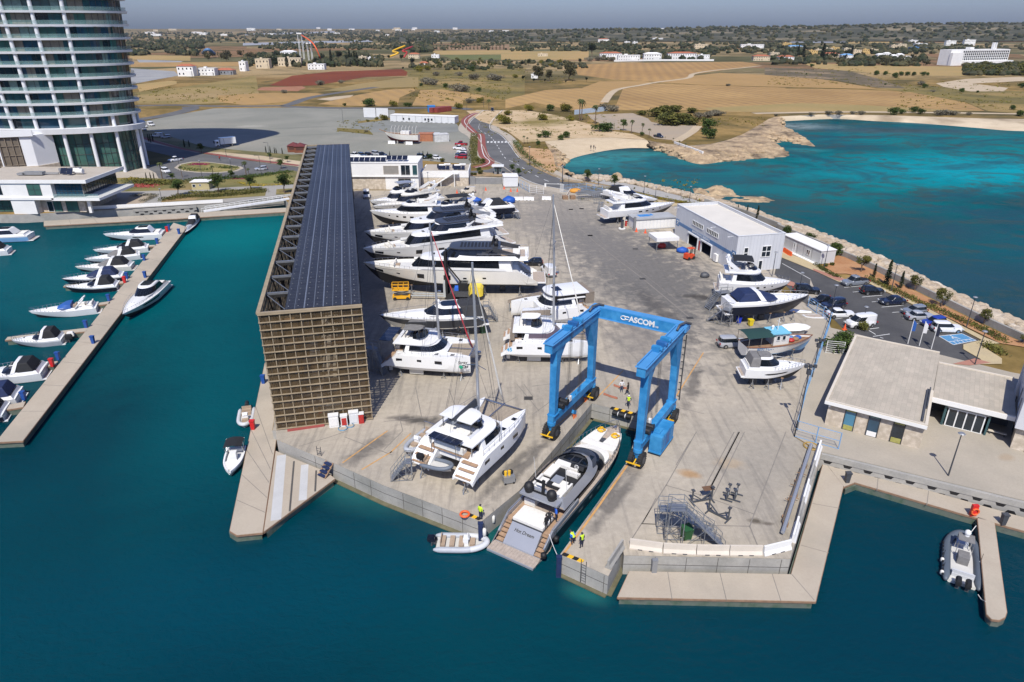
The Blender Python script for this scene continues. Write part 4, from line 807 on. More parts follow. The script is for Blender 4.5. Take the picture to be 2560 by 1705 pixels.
window(pc_,(4.3,0),(3.2,0),.95,1.95,2,1,GLD,FRW,n=(0,1));window(pc_,(8.6,0),(7.8,0),.2,2.1,1,1,WHT2,FRW,nm='door',n=(0,1));window(pc_,(8.4,0),(8.0,0),1.1,1.9,1,1,GLD,FRW,n=(0,1))
for k in (2.6,5.2,7.2):mb=MB();mb.bar((k,.02,.15),(k,.02,pcz),.06);mb.build('joint_strip',GRY,pc_)
# ---------- stone marina building at the lower right ----------
SB0=Vector((36.6,69.4,0));sx_=Vector((8.7,-5.6,0));rzS=math.atan2(sx_.y,sx_.x);SW=10.35;SD=21.8;SH=3.5
sb=thing('stone_marina_building','cream stone marina building with a big flat tiled roof and three coloured windows','building',SB0,rzS)
def tiles():
 s=N('roof_tiles');p=s.obj();w=s.n('TexBrick');w.offset=.5;w.inputs['Scale'].default_value=1;w.inputs['Brick Width'].default_value=1.0;w.inputs['Row Height'].default_value=.5;w.inputs['Mortar Size'].default_value=.016
 w.inputs['Color1'].default_value=(.43,.375,.30,1);w.inputs['Color2'].default_value=(.37,.33,.265,1);w.inputs['Mortar'].default_value=(.32,.285,.235,1);s.l(s.map(p,(1,1,1),PI/2),w.inputs[0])
 s.color(s.mix(1.0,w.outputs[0],s.grey(s.rng(s.noise(p,.35,5),.3,.7,.9,1.1)),'MULTIPLY'));s.b.inputs['Roughness'].default_value=.9;return s.m
TIL=tiles();CRM=mat('cream_trim',(.58,.52,.43),.8,var=.06)
mb=MB();mb.b2((.35,.5,0),(SW-.1,SD,SH-.45));mb.build('wall',STN,sb)
mb=MB();mb.b2((0,0,SH-.45),(SW,SD,SH-.05));mb.build('roof',TIL,sb)
mb=MB();mb.b2((-.06,-.06,SH-.5),(SW+.05,.12,SH+.06));mb.b2((-.06,.12,SH-.5),(.22,SD,SH+.06));mb.b2((-.06,SD-.1,SH-.5),(SW,SD+.1,SH+.06));mb.b2((SW-.25,.12,SH-.5),(SW+.05,9.2,SH+.06));mb.build('roof_edge',CRM,sb)
mb=MB();mb.b2((-.08,-.1,SH-.52),(SW+.06,-.02,SH-.1));mb.build('fascia',WHT,sb)
mb=MB();mb.b2((SW-.65,.6,SH-.03),(SW-.45,9,SH+.22));mb.b2((SW-.42,4,SH-.03),(SW-.28,9.2,SH+.4));mb.build('gutter',DGR,sb)
OLV=mat('olive_panel',(.33,.31,.09),.4,var=.2,scale=3)
for x,mid in ((2.25,mat('teal_blue_glass',(.06,.19,.28),.1,spec=.7)),(4.75,GLB),(7.25,GLD)):
 w_=window(sb,(x,.5),(x+1.15,.5),.05,SH-.5,1,1,mid,FRM,f=.08)
 mb=MB();mb.b2((x+.08,.42,.12),(x+1.07,.46,.72));mb.build('panel',OLV if x!=4.75 else WHT,w_);mb=MB();mb.b2((x+.08,.42,SH-1.0),(x+1.07,.46,SH-.58));mb.build('panel',OLV if x!=4.75 else CUR2,w_)
mb=MB();mb.box((.5,.3,SH-.75),(.2,.35,.22));mb.build('wall_lamp',WHT,sb)
cr=thing('entrance_link','tiled flat-roofed entrance link with white fascia and glass sliding doors','building',SB0,rzS)
lx0,lx1,ly0=SW+.0,SW+8.2,7.5
mb=MB();mb.b2((lx0+.06,ly0,SH-.5),(lx1,ly0+11,SH-.12));mb.build('roof',TIL,cr);mb=MB();mb.b2((lx0+.06,ly0-.14,SH-.62),(lx1,ly0-.02,SH-.06));mb.build('fascia',WHT,cr);mb=MB();mb.b2((lx0+.08,ly0+10.8,SH-.5),(lx1,ly0+11.1,SH));mb.b2((lx0+.06,ly0-.02,SH-.12),(lx1,ly0+.12,SH-.03));mb.build('roof_edge',CRM,cr)
mb=MB();mb.b2((lx0+.1,ly0+4,0),(lx1,ly0+4.2,SH-.5));mb.build('back_wall',DGR,cr)
dx0=lx0+2.0
window(cr,(dx0,ly0+.5),(dx0+3.6,ly0+.5),.05,2.4,4,1,GLD,FRW,nm='sliding_door',f=.13);mb=MB();mb.b2((dx0-.2,ly0+.35,2.45),(dx0+3.9,ly0+.55,SH-.6));mb.build('sign_panel',GRY,cr)
mb=MB();mb.b2((dx0-.45,ly0+.3,0),(dx0-.2,ly0+4,SH-.6));mb.b2((dx0+3.9,ly0+.3,0),(dx0+4.1,ly0+4,SH-.6));mb.build('glass_wall',GLS,cr)
mb=MB();mb.cyl((dx0+.6,ly0+.33,2.78),.16,.02,10,ax='y');mb.cyl((dx0+3.1,ly0+.33,2.78),.2,.02,10,ax='y');mb.build('emblem',BLU,cr)
bn=thing('bench','pale bench under the dark covered entrance passage','bench',SB0+Matrix.Rotation(rzS,3,'Z')@Vector((lx0+7.2,ly0+1.2,0)),rzS);mb=MB();mb.box((0,0,.45),(1.8,.4,.08));mb.build('seat',CRM,bn);mb=MB();mb.box((-.7,0,.2),(.1,.35,.4));mb.box((.7,0,.2),(.1,.35,.4));mb.build('leg',DGR,bn)
rb=thing('tall_white_building','tall white-walled building with slot windows at the right edge','building',SB0+Matrix.Rotation(rzS,3,'Z')@Vector((lx1,ly0-1.2,0)),rzS-.06)
mb=MB();mb.b2((0,-.6,2.9),(14,8.6,7.2));mb.b2((-.0,8.6,0),(3.4,16.5,5.6));mb.build('upper_wall',mat('pale_render',(.56,.56,.57),.8,var=.05),rb);mb=MB();mb.b2((.25,0,0),(14,8.4,2.9));mb.build('stone_wall',STN,rb)
mb=MB();mb.b2((-.05,-.65,7.2),(14,.0,7.35));mb.b2((-.05,0,7.2),(.35,8.7,7.35));mb.b2((-.05,8.62,5.6),(.3,16.6,5.8));mb.b2((.3,16.3,5.6),(3.4,16.6,5.8));mb.build('roof_edge',CRM,rb)
window(rb,(0,5.6),(0,5.0),3.6,5.2,1,1,GLD,GRY,n=(-1,0));window(rb,(0,2.6),(0,2.0),3.3,5.2,1,1,GLD,GRY,n=(-1,0));window(rb,(0.25,4.0),(.25,2.2),.6,2.2,1,1,GLD,FRM,n=(-1,0));window(rb,(1.6,0),(4,0),.1,2.6,2,1,GLD,FRM);mb=MB();mb.b2((1.6,-.05,.05),(5,-.02,.9));mb.build('panel',WHT,rb)
mb=MB();mb.box((-.03,9.6,1.4),(.08,.5,1.6));mb.build('slot_window',GLD,rb)
# ---------- compound behind: site cabins, containers, huts ----------
def boxhouse(name,label,cat,p,d,m,rz=0,roof=None,wins=(),over=.12):
 t=thing(name,label,cat,p,rz);mb=MB();mb.b2((0,0,.05),(d[0],d[1],d[2]));mb.build('wall',m,t);mb=MB();mb.b2((-over,-over,d[2]),(d[0]+over,d[1]+over,d[2]+.12));mb.build('roof',roof or m,t)
 for x0,x1,z0,z1 in wins:window(t,(x0,0),(x1,0),z0,z1,1,1,GLD,FRW)
 return t
a=c2(1225,1108);b=c2(1812,1128);L_=(b-a).length;sc_t=boxhouse('site_cabins','long row of white portable site cabins on the grey compound','cabins',a,(L_,6,3.1),WHT2,ang(a,b),WHT,[(L_*t-.5,L_*t+.5,1.0,2.1) for t in (.21,.3,.55,.6,.65)]+[(L_*.585,L_*.615,.3,2.2)])
for k in range(1,10):mb=MB();mb.box((L_*k/10,-.03,1.6),(.12,.08,3.1));mb.build('joint_strip',GRY,sc_t)
mb=MB();
for k in range(13):mb.box((1+L_*k/13,.2,.0),(1.1,.6,.5))
mb.build('block_foot',DGR,sc_t)
RC=mat('rust_red_container',(.24,.05,.04),.6,var=.2,scale=1);
def container(label,p,rz,m,L=6.1):
 t=thing('shipping_container',label,'container',p,rz);mb=MB();mb.b2((0,0,.1),(L,2.44,2.6));
 for k in range(int(L/.35)):mb.box((.2+k*.35,-.02,1.35),(.16,.06,2.3));mb.box((.2+k*.35,2.46,1.35),(.16,.06,2.3))
 mb.build('container_body',m,t);mb=MB();mb.b2((-.03,.08,.2),(0,1.18,2.5));mb.b2((-.03,1.26,.2),(0,2.36,2.5));mb.build('door',m,t);return t
container('rust red shipping container beyond the white cabins, left of two',c2(1610,1030),.95,RC,12);container('rust red shipping container beyond the white cabins, right of two',c2(1655,1030),.95,RC,12)
boxhouse('blue_container','small bright blue site container beside the red containers','container',c2(1570,1025),(4,5,3.2),mat('bright_blue',(.03,.2,.5),.5),.2)
p=c2(1480,1290);boxhouse('rust_container','rust orange container at the stern of the old boat','container',p,(6.0,5,2.9),mat('rust_orange',(.36,.14,.07),.7,var=.2,scale=1),-.0)
w_=boxhouse('open_store','grey open-fronted store between two containers','store',c2(1550,1288),(5.2,5,2.7),DGR,0,WHT2);boxhouse('white_container','dented white container at the right end of the open store','container',c2(1630,1298),(6,4.5,2.9),mat('dirty_white',(.5,.5,.48),.7,var=.25,scale=1),.3)
BRN=mat('brown_timber',(.17,.055,.025),.7,var=.2)
for k,(x,y) in enumerate(((290,1390),(352,1395))):
 p=c2(x,y);t=thing('timber_hut',('left' if k==0 else 'right')+'-hand one of two brown timber huts with red pyramid roofs behind the rack','hut',p,.1);mb=MB();mb.b2((0,0,0),(4,4,2.3));mb.build('wall',BRN,t);mb=MB();mb.add([(-.3,-.3,2.3),(4.3,-.3,2.3),(4.3,4.3,2.3),(-.3,4.3,2.3),(2,2,3.5)],[(0,1,4),(1,2,4),(2,3,4),(3,0,4),(3,2,1,0)]);mb.build('roof',mat('dark_red_roof',(.12,.025,.025),.7),t);mb=MB();mb.b2((.6,-.04,1),(3.4,0,2));mb.build('hatch',mat('dark_hatch',(.08,.03,.02),.7),t)
boxhouse('kiosk_cabin','yellow-beige cabin with a pale mono-pitch roof among the garden trees','cabin',c5(665,1088),(4.9,3.5,2.3),mat('yellow_beige',(.42,.36,.19),.7),.08,WHT,[(.3,1.1,.9,1.7),(2.2,2.7,1.2,1.7)],.3)
for k,(x,y) in enumerate(((985,1075),(1100,1078))):
 p=c2(x,y);t=thing('site_hoarding',('left' if k==0 else 'right')+' white site hoarding panel before the white cabins','hoarding',p,-.2);mb=MB();mb.b2((0,0,.3),(6.5,.12,5));mb.build('panel',WHT2,t);mb=MB()
 for q in range(4):mb.bar((q*2.1+.1,.1,0),(q*2.1+.1,1.2,4),.12)
 mb.build('brace',GRY,t)
# ---------- pontoons ----------
PON=ground('pontoon_concrete',[(.41,.355,.28),(.38,.325,.255),(.34,.30,.24)],.25,4,fine=.06);FND=mat('timber_fender',(.25,.155,.095),.8,var=.25,scale=2,world=True);FLT=mat('wet_float',(.14,.16,.13),.5,var=.35,scale=1.2,world=True,col2=(.06,.09,.06))
def pontoon(label,pts,top,joints=(),nm='floating_pontoon'):
 c=sum(pts,Vector())/len(pts);t=thing(nm,label,'pontoon',(c.x,c.y,top));P=[(p.x-c.x,p.y-c.y) for p in pts]
 mb=MB();mb.prism(P,-.3,0);mb.build('deck',PON,t);Q=[(x*.995,y*.995) for x,y in P];mb=MB();mb.prism([(x-(.18 if x>0 else -.18),y-(.12 if y>0 else -.12)) for x,y in P],-1.6,-.31);mb.build('float',FLT,t)
 mb=MB();n=len(P)
 for i in range(n):a,b=P[i],P[(i+1)%n];mb.bar((*a,-.14),(*b,-.14),.1,.2)
 mb.build('timber_fender',FND,t)
 if joints:
  mb=MB()
  for a,b in joints:strip(mb,[a-c,b-c],.07,.004)
  mb.build('joint',MATS['faint_joint'],t)
 return t
PT=-1.25
mp=[d1(-30,1610,PT),d1(160,1600,PT),d1(1310,105,PT),d1(1215,75,PT)]
def across(a0,a1,b0,b1,n):return [(a0.lerp(a1,k/n),b0.lerp(b1,k/n)) for k in range(1,n)]
pontoon('long pale main pontoon running diagonally along the left berths',mp,PT,across(mp[0],mp[3],mp[1],mp[2],14))
wk=[c5(-700,1415,PT),c5(-700,1370,PT),c5(420,1308,PT),c5(1530,1248,PT),c5(1525,1285,PT),c5(500,1350,PT)]
pontoon('narrow walkway pontoon below the promenade wall',wk,PT,[(wk[0].lerp(wk[5],t),wk[1].lerp(wk[2],t)) for t in (.2,.4,.6,.8)])
rp=[d2(283,475,PT),d2(80,1445,PT),d2(120,1470,PT),d2(268,1455,PT),d2(345,930,PT),d2(350,820,PT)]
pontoon('pontoon walkway beside the rack where two small boats are tied',rp,PT,[(rp[0].lerp(rp[1],t),rp[5].lerp(rp[3],t*.98)) for t in (.35,.5,.62,.75,.87)])
tri=[d2(276,1450,PT),d2(345,985,PT),d2(450,1030,PT),d2(640,1108,PT),d2(685,1145,PT),d2(420,1342,PT)]
tp=pontoon('triangular ramped pontoon with two pale slabs below the yard wall',tri,PT)
c_=sum(tri,Vector())/6;mb=MB()
for a,b,w_ in (((378,1010),(345,1385),1.0),((512,1065),(500,1270),.8)):strip(mb,[d2(*a,PT)-c_,d2(*b,PT)-c_],w_,.006)
mb.build('pale_slab',mat('pale_slab',(.46,.46,.45),.8,world=True),tp);mb=MB()
for a,b in (((450,1045),(425,1335)),((578,1098),(572,1220))):strip(mb,[d2(*a,PT)-c_,d2(*b,PT)-c_],.2,.008)
mb.build('slot_drain',MATS['dark_joint'],tp)
rpn=[d7(-500,1392,PT),d7(45,1212,PT),d7(1465,1242,PT),d7(1735,250,PT),d7(2060,440,PT),d7(1695,1440,PT)]
rpn=[D(1420,1372,PT),D(1447,1313,PT),D(1819,1320,PT),d8(165,687,PT),d8(265,815,PT),D(1875,1382,PT)]
pontoon('L-shaped pale pontoon wrapping the corner of the yard',rpn,PT,[(D(1545,1378,PT),D(1535,1315,PT)),(D(1670,1380,PT),D(1655,1317,PT)),(D(1795,1381,PT),D(1775,1319,PT)),(D(1872,1380,PT),D(1820,1320,PT)),(d8(45,1120,PT),d8(190,1160,PT)),(d8(105,905,PT),d8(245,930,PT))])
wl=[d8(165,685,PT),d8(1400,1035,PT),d8(1400,1100,PT),d8(1105,1020,PT),d8(890,960,PT),d8(325,795,PT),d8(268,818,PT)]
pontoon('walkway pontoon below the wave wall of the stone building',wl,PT,[(d8(445,765,PT),d8(438,838,PT)),(d8(705,840,PT),d8(695,915,PT))])
fg=[d8(958,975,PT),d8(1045,1005,PT),d8(1108,1465,PT),d8(1100,1490,PT),d8(1070,1505,PT),d8(1030,1500,PT),d8(1005,1475,PT)]
pontoon('round-ended finger pontoon beside the grey inflatable',fg,PT)
fp=0
for i,(a,b,w_,lab) in enumerate((((770,632),(640,650),1.3,'beside the cruiser with the blue windscreen'),((610,822),(45,885),1.5,'beside the boat with the black canopy and outboards'),((400,1055),(230,1085),1.4,'beside the white cruiser with a black cockpit hood'),((170,1345),(-60,1385),1.5,'at the lowest berth on the left'),((870,490),(450,515),1.2,'behind the dark-hulled cruiser'),((1090,235),(900,240),1.1,'among the far berths'))):
 A_,B_=d1(*a,PT),d1(*b,PT);n=(B_-A_).normalized();n=Vector((-n.y,n.x,0))*w_/2
 pontoon('narrow finger pontoon '+lab,[A_+n,B_+n*.8,B_-n*.8,A_-n],PT,nm='finger_pontoon')
def wavewall(label,a,b,n,z0=-1.0):
 t=thing('wave_wall',label,'wall',(a.x,a.y,0),ang(a,b));L=(b-a).length
 mb=MB();mb.b2((0,-.35,-2.6),(L,-.02,-.55));mb.build('wall_panel',M_wall,t);mb=MB();mb.b2((0,-.42,-.62),(L,.02,.03));mb.build('coping',M_wall,t)
 mb=MB();s=L/n
 for k in range(n):
  x=s*(k+.15);mb.prism([(x,0),(x+s*.5,0),(x+s*.38,1),(x+s*.1,1)],0,.01)
  o=len(mb.v)-8
  for q in range(o,len(mb.v)):vx,vy,vz=mb.v[q];mb.v[q]=(vx,-.36-vz,-.6-vy*.42)
  x=s*(k+.65);mb.prism([(x,0),(x+s*.5,0),(x+s*.38,1),(x+s*.1,1)],0,.01);o=len(mb.v)-8
  for q in range(o,len(mb.v)):vx,vy,vz=mb.v[q];mb.v[q]=(vx,-.36-vz,-1.6+vy*.38)
 mb.build('opening',BLK,t);return t
wavewall('precast wall with staggered dark wave openings under the stone building quay',promR[0],promR[1]+(promR[1]-promR[0])*.4,13)
wavewall('precast wall with round dark openings below the left promenade',c5(120,1262),c5(700,1225),7)
pw2=thing('promenade_parapet','low pale parapet with a thin rail along the left promenade','wall',c5(-600,1290),0)
a,b=c5(-600,1285)-pw2.location,c5(950,1203)-pw2.location
mb=MB();mb.bar(a+Vector((0,0,.45)),b+Vector((0,0,.45)),.35,.9,up=(0,0,1));mb.build('parapet',WHT,pw2)
gw=thing('gangway','white railed gangway sloping from the promenade to the walkway pontoon','gangway',c5(770,1285,PT),0);a=Vector((0,0,.1));b=c5(1560,1165)-gw.location
mb=MB();mb.bar(a,b,2.4,.15,up=(0,0,1));
mb.build('ramp_deck',WHT2,gw)
for s_ in (-1.2,1.2):
 mb=MB();u=Vector((0,s_,0));mb.bar(a+u+Vector((0,0,1)),b+u+Vector((0,0,1)),.09);mb.bar(a+u+Vector((0,0,.5)),b+u+Vector((0,0,.5)),.05)
 for k in range(19):p=a.lerp(b,k/18)+u;mb.bar(p,p+Vector((0,0,1)),.06)
 mb.build('railing',FRW,gw)
# ================= boats =================
GEL=mat('white_gelcoat',(.74,.74,.73),.28,var=.04,scale=.5,coat=.3);GEL2=mat('cream_gelcoat',(.68,.66,.60),.3,var=.05,coat=.2);ANT=mat('dark_antifouling',(.022,.022,.026),.8,var=.3,scale=1);ANB=mat('grey_antifouling',(.12,.12,.13),.85,var=.3,scale=1)
BGL=mat('boat_glass',(.008,.010,.014),.06,var=.2,spec=.6);TEAK=mat('teak_deck',(.36,.235,.145),.7,var=.2,scale=3);TEAK2=mat('grey_teak',(.38,.315,.26),.75,var=.2,scale=3)
CANB=mat('black_canvas',(.012,.013,.015),.8,var=.3,scale=2,bump=.1);CANN=mat('navy_canvas',(.010,.022,.075),.75,var=.3,scale=2,bump=.1);CANG=mat('grey_canvas',(.17,.165,.16),.85,var=.2,scale=2,bump=.1);CANT=mat('taupe_canvas',(.20,.165,.13),.85,var=.2,scale=2,bump=.1)
HGR=mat('silver_grey_paint',(.34,.355,.385),.3,.3,var=.06,coat=.5);HDK=mat('charcoal_paint',(.045,.048,.056),.35,.1,var=.1,coat=.1);HNV=mat('navy_hull',(.008,.011,.022),.3,var=.2,spec=.25);CUSH=mat('white_cushion',(.70,.68,.63),.8,var=.06,scale=3,bump=.05);CUSHB=mat('beige_cushion',(.36,.27,.19),.8,var=.1,scale=3);TUBE_=mat('grey_hypalon',(.36,.38,.41),.55,var=.08,scale=2);TUBL=mat('pale_grey_hypalon',(.52,.53,.54),.55,var=.06,scale=2);INOX=mat('stainless',(.5,.5,.5),.2,.9)
WGR=mat('warm_white_gelcoat',(.69,.67,.62),.3,var=.04,coat=.3)
def hull(root,L,B,D,top=GEL,bot=ANT,stripe=None,low=None,rise=.18,t0=.42,p=2.3,stern=.93,rake=.28,name='hull',ns=22,deckm=GEL,flare=.86,deckz=.06,sdrop=None):
 """lofted motor-boat hull, keel at z=0; returns a surface function for windows and rails"""
 low=low or top;stripe=stripe or bot
 def f(t):
  k=max(0,(t-t0)/(1-t0));s=1-(1-stern)*max(0,1-t/.4)**2
  bs=B/2*s*(1-k**p)+.02;zs=D*(1+rise*t*t);zs=zs if not sdrop or t>=sdrop[0] else sdrop[1]+(zs-sdrop[1])*(t/sdrop[0])
  bc=B/2*s*flare*max(0,1-k**(p*.62))*(1-.1*k)+.01;r=max(0,(t-(1-rake))/rake);zk=D*(1+rise)*r**2.2*.985;zc=max(zk+.002,D*(.27+.10*t)+D*.78*k**2.2*.8);zc=min(zc,zs-.02)
  return bs,zs,bc,zc,zk
 def surf(t,v,sg=1,off=0):
  bs,zs,bc,zc,zk=f(t);y=bc+(bs-bc)*(v**.8);return Vector((t*L,sg*(y+off),zc+(zs-zc)*v))
 mb=MB();rings=[];vs=(1,.8,.5,.2,.08)
 for i in range(ns+1):
  t=(i/ns)**.9;bs,zs,bc,zc,zk=f(t)
  P=[surf(t,v) for v in vs];h=[*P,Vector((t*L,bc,zc)),Vector((t*L,bc*.5,zc*.45+zk*.55))]
  rings.append(h+[Vector((t*L,0,zk))]+[Vector((q.x,-q.y,q.z)) for q in h[::-1]])
 col=[0,2,2,2,3,1,1];mb.loft(rings,closed=False,cap=(True,False),mcol=col+col[::-1]);mb.mi[-1]=0
 h=mb.build(name,[top,bot,low,stripe],root,smooth=38)
 mb=MB();rg=[]
 for i in range(ns+1):
  t=(i/ns)**.9;bs,zs,*_=f(t);b=max(bs-.07,.004);zs=sdrop[1] if sdrop and t<sdrop[0] else zs;rg.append([(t*L,b*q,zs-deckz+.10*(1-q*q)*min(1,b)) for q in (1,.5,0,-.5,-1)])
 mb.loft(rg,closed=False,cap=(False,False));dk=mb.build('deck',deckm,root,smooth=True,fix=False)
 return surf,f,h
def hullwin(root,surf,spans,m=BGL,sides=(1,-1),name='hull_window'):
 for sg in sides:
  for (a,b,v0,v1) in spans:
   mb=MB();n=max(1,int((b-a)/.02));
   for i in range(n):
    t,u=a+(b-a)*i/n,a+(b-a)*(i+1)/n;e0=1-.0;
    w0=min(1,min(i,n-i)/max(1,n*.12)) if n>3 else 1;w1=min(1,min(i+1,n-i-1)/max(1,n*.12)) if n>3 else 1
    mid=(v0+v1)/2;hh=(v1-v0)/2
    mb.quad(surf(t,mid-hh*w0,sg,.015),surf(u,mid-hh*w1,sg,.015),surf(u,mid+hh*w1,sg,.015),surf(t,mid+hh*w0,sg,.015))
   mb.build(name,m,root,fix=False)
def plan(xa,xf,w,nose=.45,e=2.2,n=12,wa=1.0):
 P=[];xm=xf-(xf-xa)*nose
 for i in range(n+1):
  u=i/n;x=xa+(xf-xa)*(1-(1-u)**1.5);k=min(1,max(0,(x-xm)/(xf-xm)));y=w*(wa+(1-wa)*min(1,(x-xa)/max(.01,xm-xa)))*(1-k**e)**(1/e) ;P.append((x,y))
 return P+[(x,-y) for x,y in P[-2::-1]]
def tier(root,name,a,b,z0,z1,m=GEL,glass=BGL,win=(.35,.85),wx=(-9e9,9e9),roof=True,crown=.12,n=12,nose=(.45,.45),e=2.2,wa=1.0,gname='window'):
 """deckhouse tier: plan a=(xa,xf,w) at z0, plan b at z1; window band between the win fractions"""
 A=plan(*a,nose[0],e,n,wa);Bp=plan(*b,nose[1],e,n,wa);N_=len(A)
 R_=lambda t,o=0:[(p[0]+(q[0]-p[0])*t,(p[1]+(q[1]-p[1])*t)*(1+o),z0+(z1-z0)*t) for p,q in zip(A,Bp)]
 mb=MB();rings=[R_(0),R_(win[0] if win else .5),R_(win[1] if win else .9),R_(1)]
 c=[sum(p[0] for p in rings[-1])/N_,0]
 if roof:rings+=[[(c[0]+(p[0]-c[0])*.93,p[1]*.93,p[2]+crown*.7) for p in rings[-1]],[(c[0]+(p[0]-c[0])*.5,p[1]*.5,p[2]+crown) for p in rings[-1]]]
 mb.loft(rings,True,(False,roof));t=mb.build(name,m,root,smooth=35)
 if win:
  g=MB();lo,hi=R_(win[0]),R_(win[1])
  for i in range(N_):
   j=(i+1)%N_
   if j==0:continue
   mx=(lo[i][0]+lo[j][0])/2
   if wx[0]<=mx<=wx[1]:
    q=[Vector(v) for v in (lo[i],lo[j],hi[j],hi[i])];nr=(q[1]-q[0]).cross(q[3]-q[0]);
    if nr.length<1e-9:continue
    nr=nr.normalized()*.025;cc=sum(q,Vector())/4
    if nr.dot(cc-Vector((c[0],0,cc.z)))<0:nr=-nr
    g.quad(*[v+nr for v in q])
  if g.f:g.build(gname,glass,t,fix=False)
 return t
def slab(root,name,a,z,th,m,nose=.4,e=2.5,crown=0,wa=1.0,b=None):
 A=plan(*a,nose,e,12,wa);Bp=plan(*b,nose,e,12,wa) if b else A;c=sum(p[0] for p in Bp)/len(Bp)
 rg=[[(x,y,z) for x,y in A],[(x,y,z+th) for x,y in Bp]]
 if crown:rg.append([(c+(x-c)*.6,y*.6,z+th+crown) for x,y in Bp])
 mb=MB();mb.loft(rg);return mb.build(name,m,root,smooth=30)
def rails(root,surf,t0,t1,h=.55,n=14,m=INOX,inset=-.08,bow=True,r=.022):
 mb=MB();L_=[surf(t0+(t1-t0)*i/n,1,1,inset) for i in range(n+1)];R_=[surf(t0+(t1-t0)*i/n,1,-1,inset) for i in range(n+1)];u=Vector((0,0,h))
 path=[p+u for p in L_]+[p+u for p in R_[::-1]]
 if bow:mb.tube(path,r,4)
 else:mb.tube(path[:n+1],r,4);mb.tube(path[n+1:],r,4)
 for p in L_+R_:mb.bar(p,p+u,r*1.6)
 return mb.build('guard_rail',m,root)
def dome(root,p,r=.42,m=GEL,name='satellite_dome'):
 mb=MB();mb.cyl((p[0],p[1],p[2]-.25),r*.75,.25,10);mb.ball((p[0],p[1],p[2]+r*.55),r,12,8,(1,1,1.1));return mb.build(name,m,root,smooth=40)
def mastx(root,x,z,h,m,w=.35,name='radar_mast',rake=-.3):
 mb=MB();mb.bar((x,0,z),(x+rake*h,0,z+h),w*.6,w);mb.bar((x+rake*h*.8,-.7,z+h*.8),(x+rake*h*.8,.7,z+h*.8),.1);mb.box((x+rake*h,0,z+h+.08),(.14,1.3,.12));
 for y in (-.3,.25):mb.bar((x+rake*h*.8,y,z+h*.8),(x+rake*h*.8,y,z+h*1.5),.03)
 return mb.build(name,m,root)
def seat(root,c,d,m=CUSH,name='seat',back=None,rz=0):
 mb=MB();mb.box((c[0],c[1],c[2]+d[2]/2),d,rz)
 if back:mb.box((c[0]+back[0],c[1]+back[1],c[2]+d[2]*.9+.15),(back[2],back[3],.5),rz)
 return mb.build(name,m,root)
def prep(bow,zb,stern,zs):
 """(crop,x,y) of the bow tip and of the stern -> stern point, heading, length"""
 b=bow[0](bow[1],bow[2],zb);s=stern[0](stern[1],stern[2],zs);d=Vector((b.x-s.x,b.y-s.y,0));return Vector((s.x,s.y,0)),math.atan2(d.y,d.x),d.length
def boat(name,label,cat,bow,stern,D,z0,rise=.18,zs=.4,group=None,Lf=1.0):
 s,rz,L=prep(bow,z0+D*(1+rise),stern,z0+D*zs);t=thing(name,label,cat,(s.x,s.y,z0),rz,group);return t,L*Lf
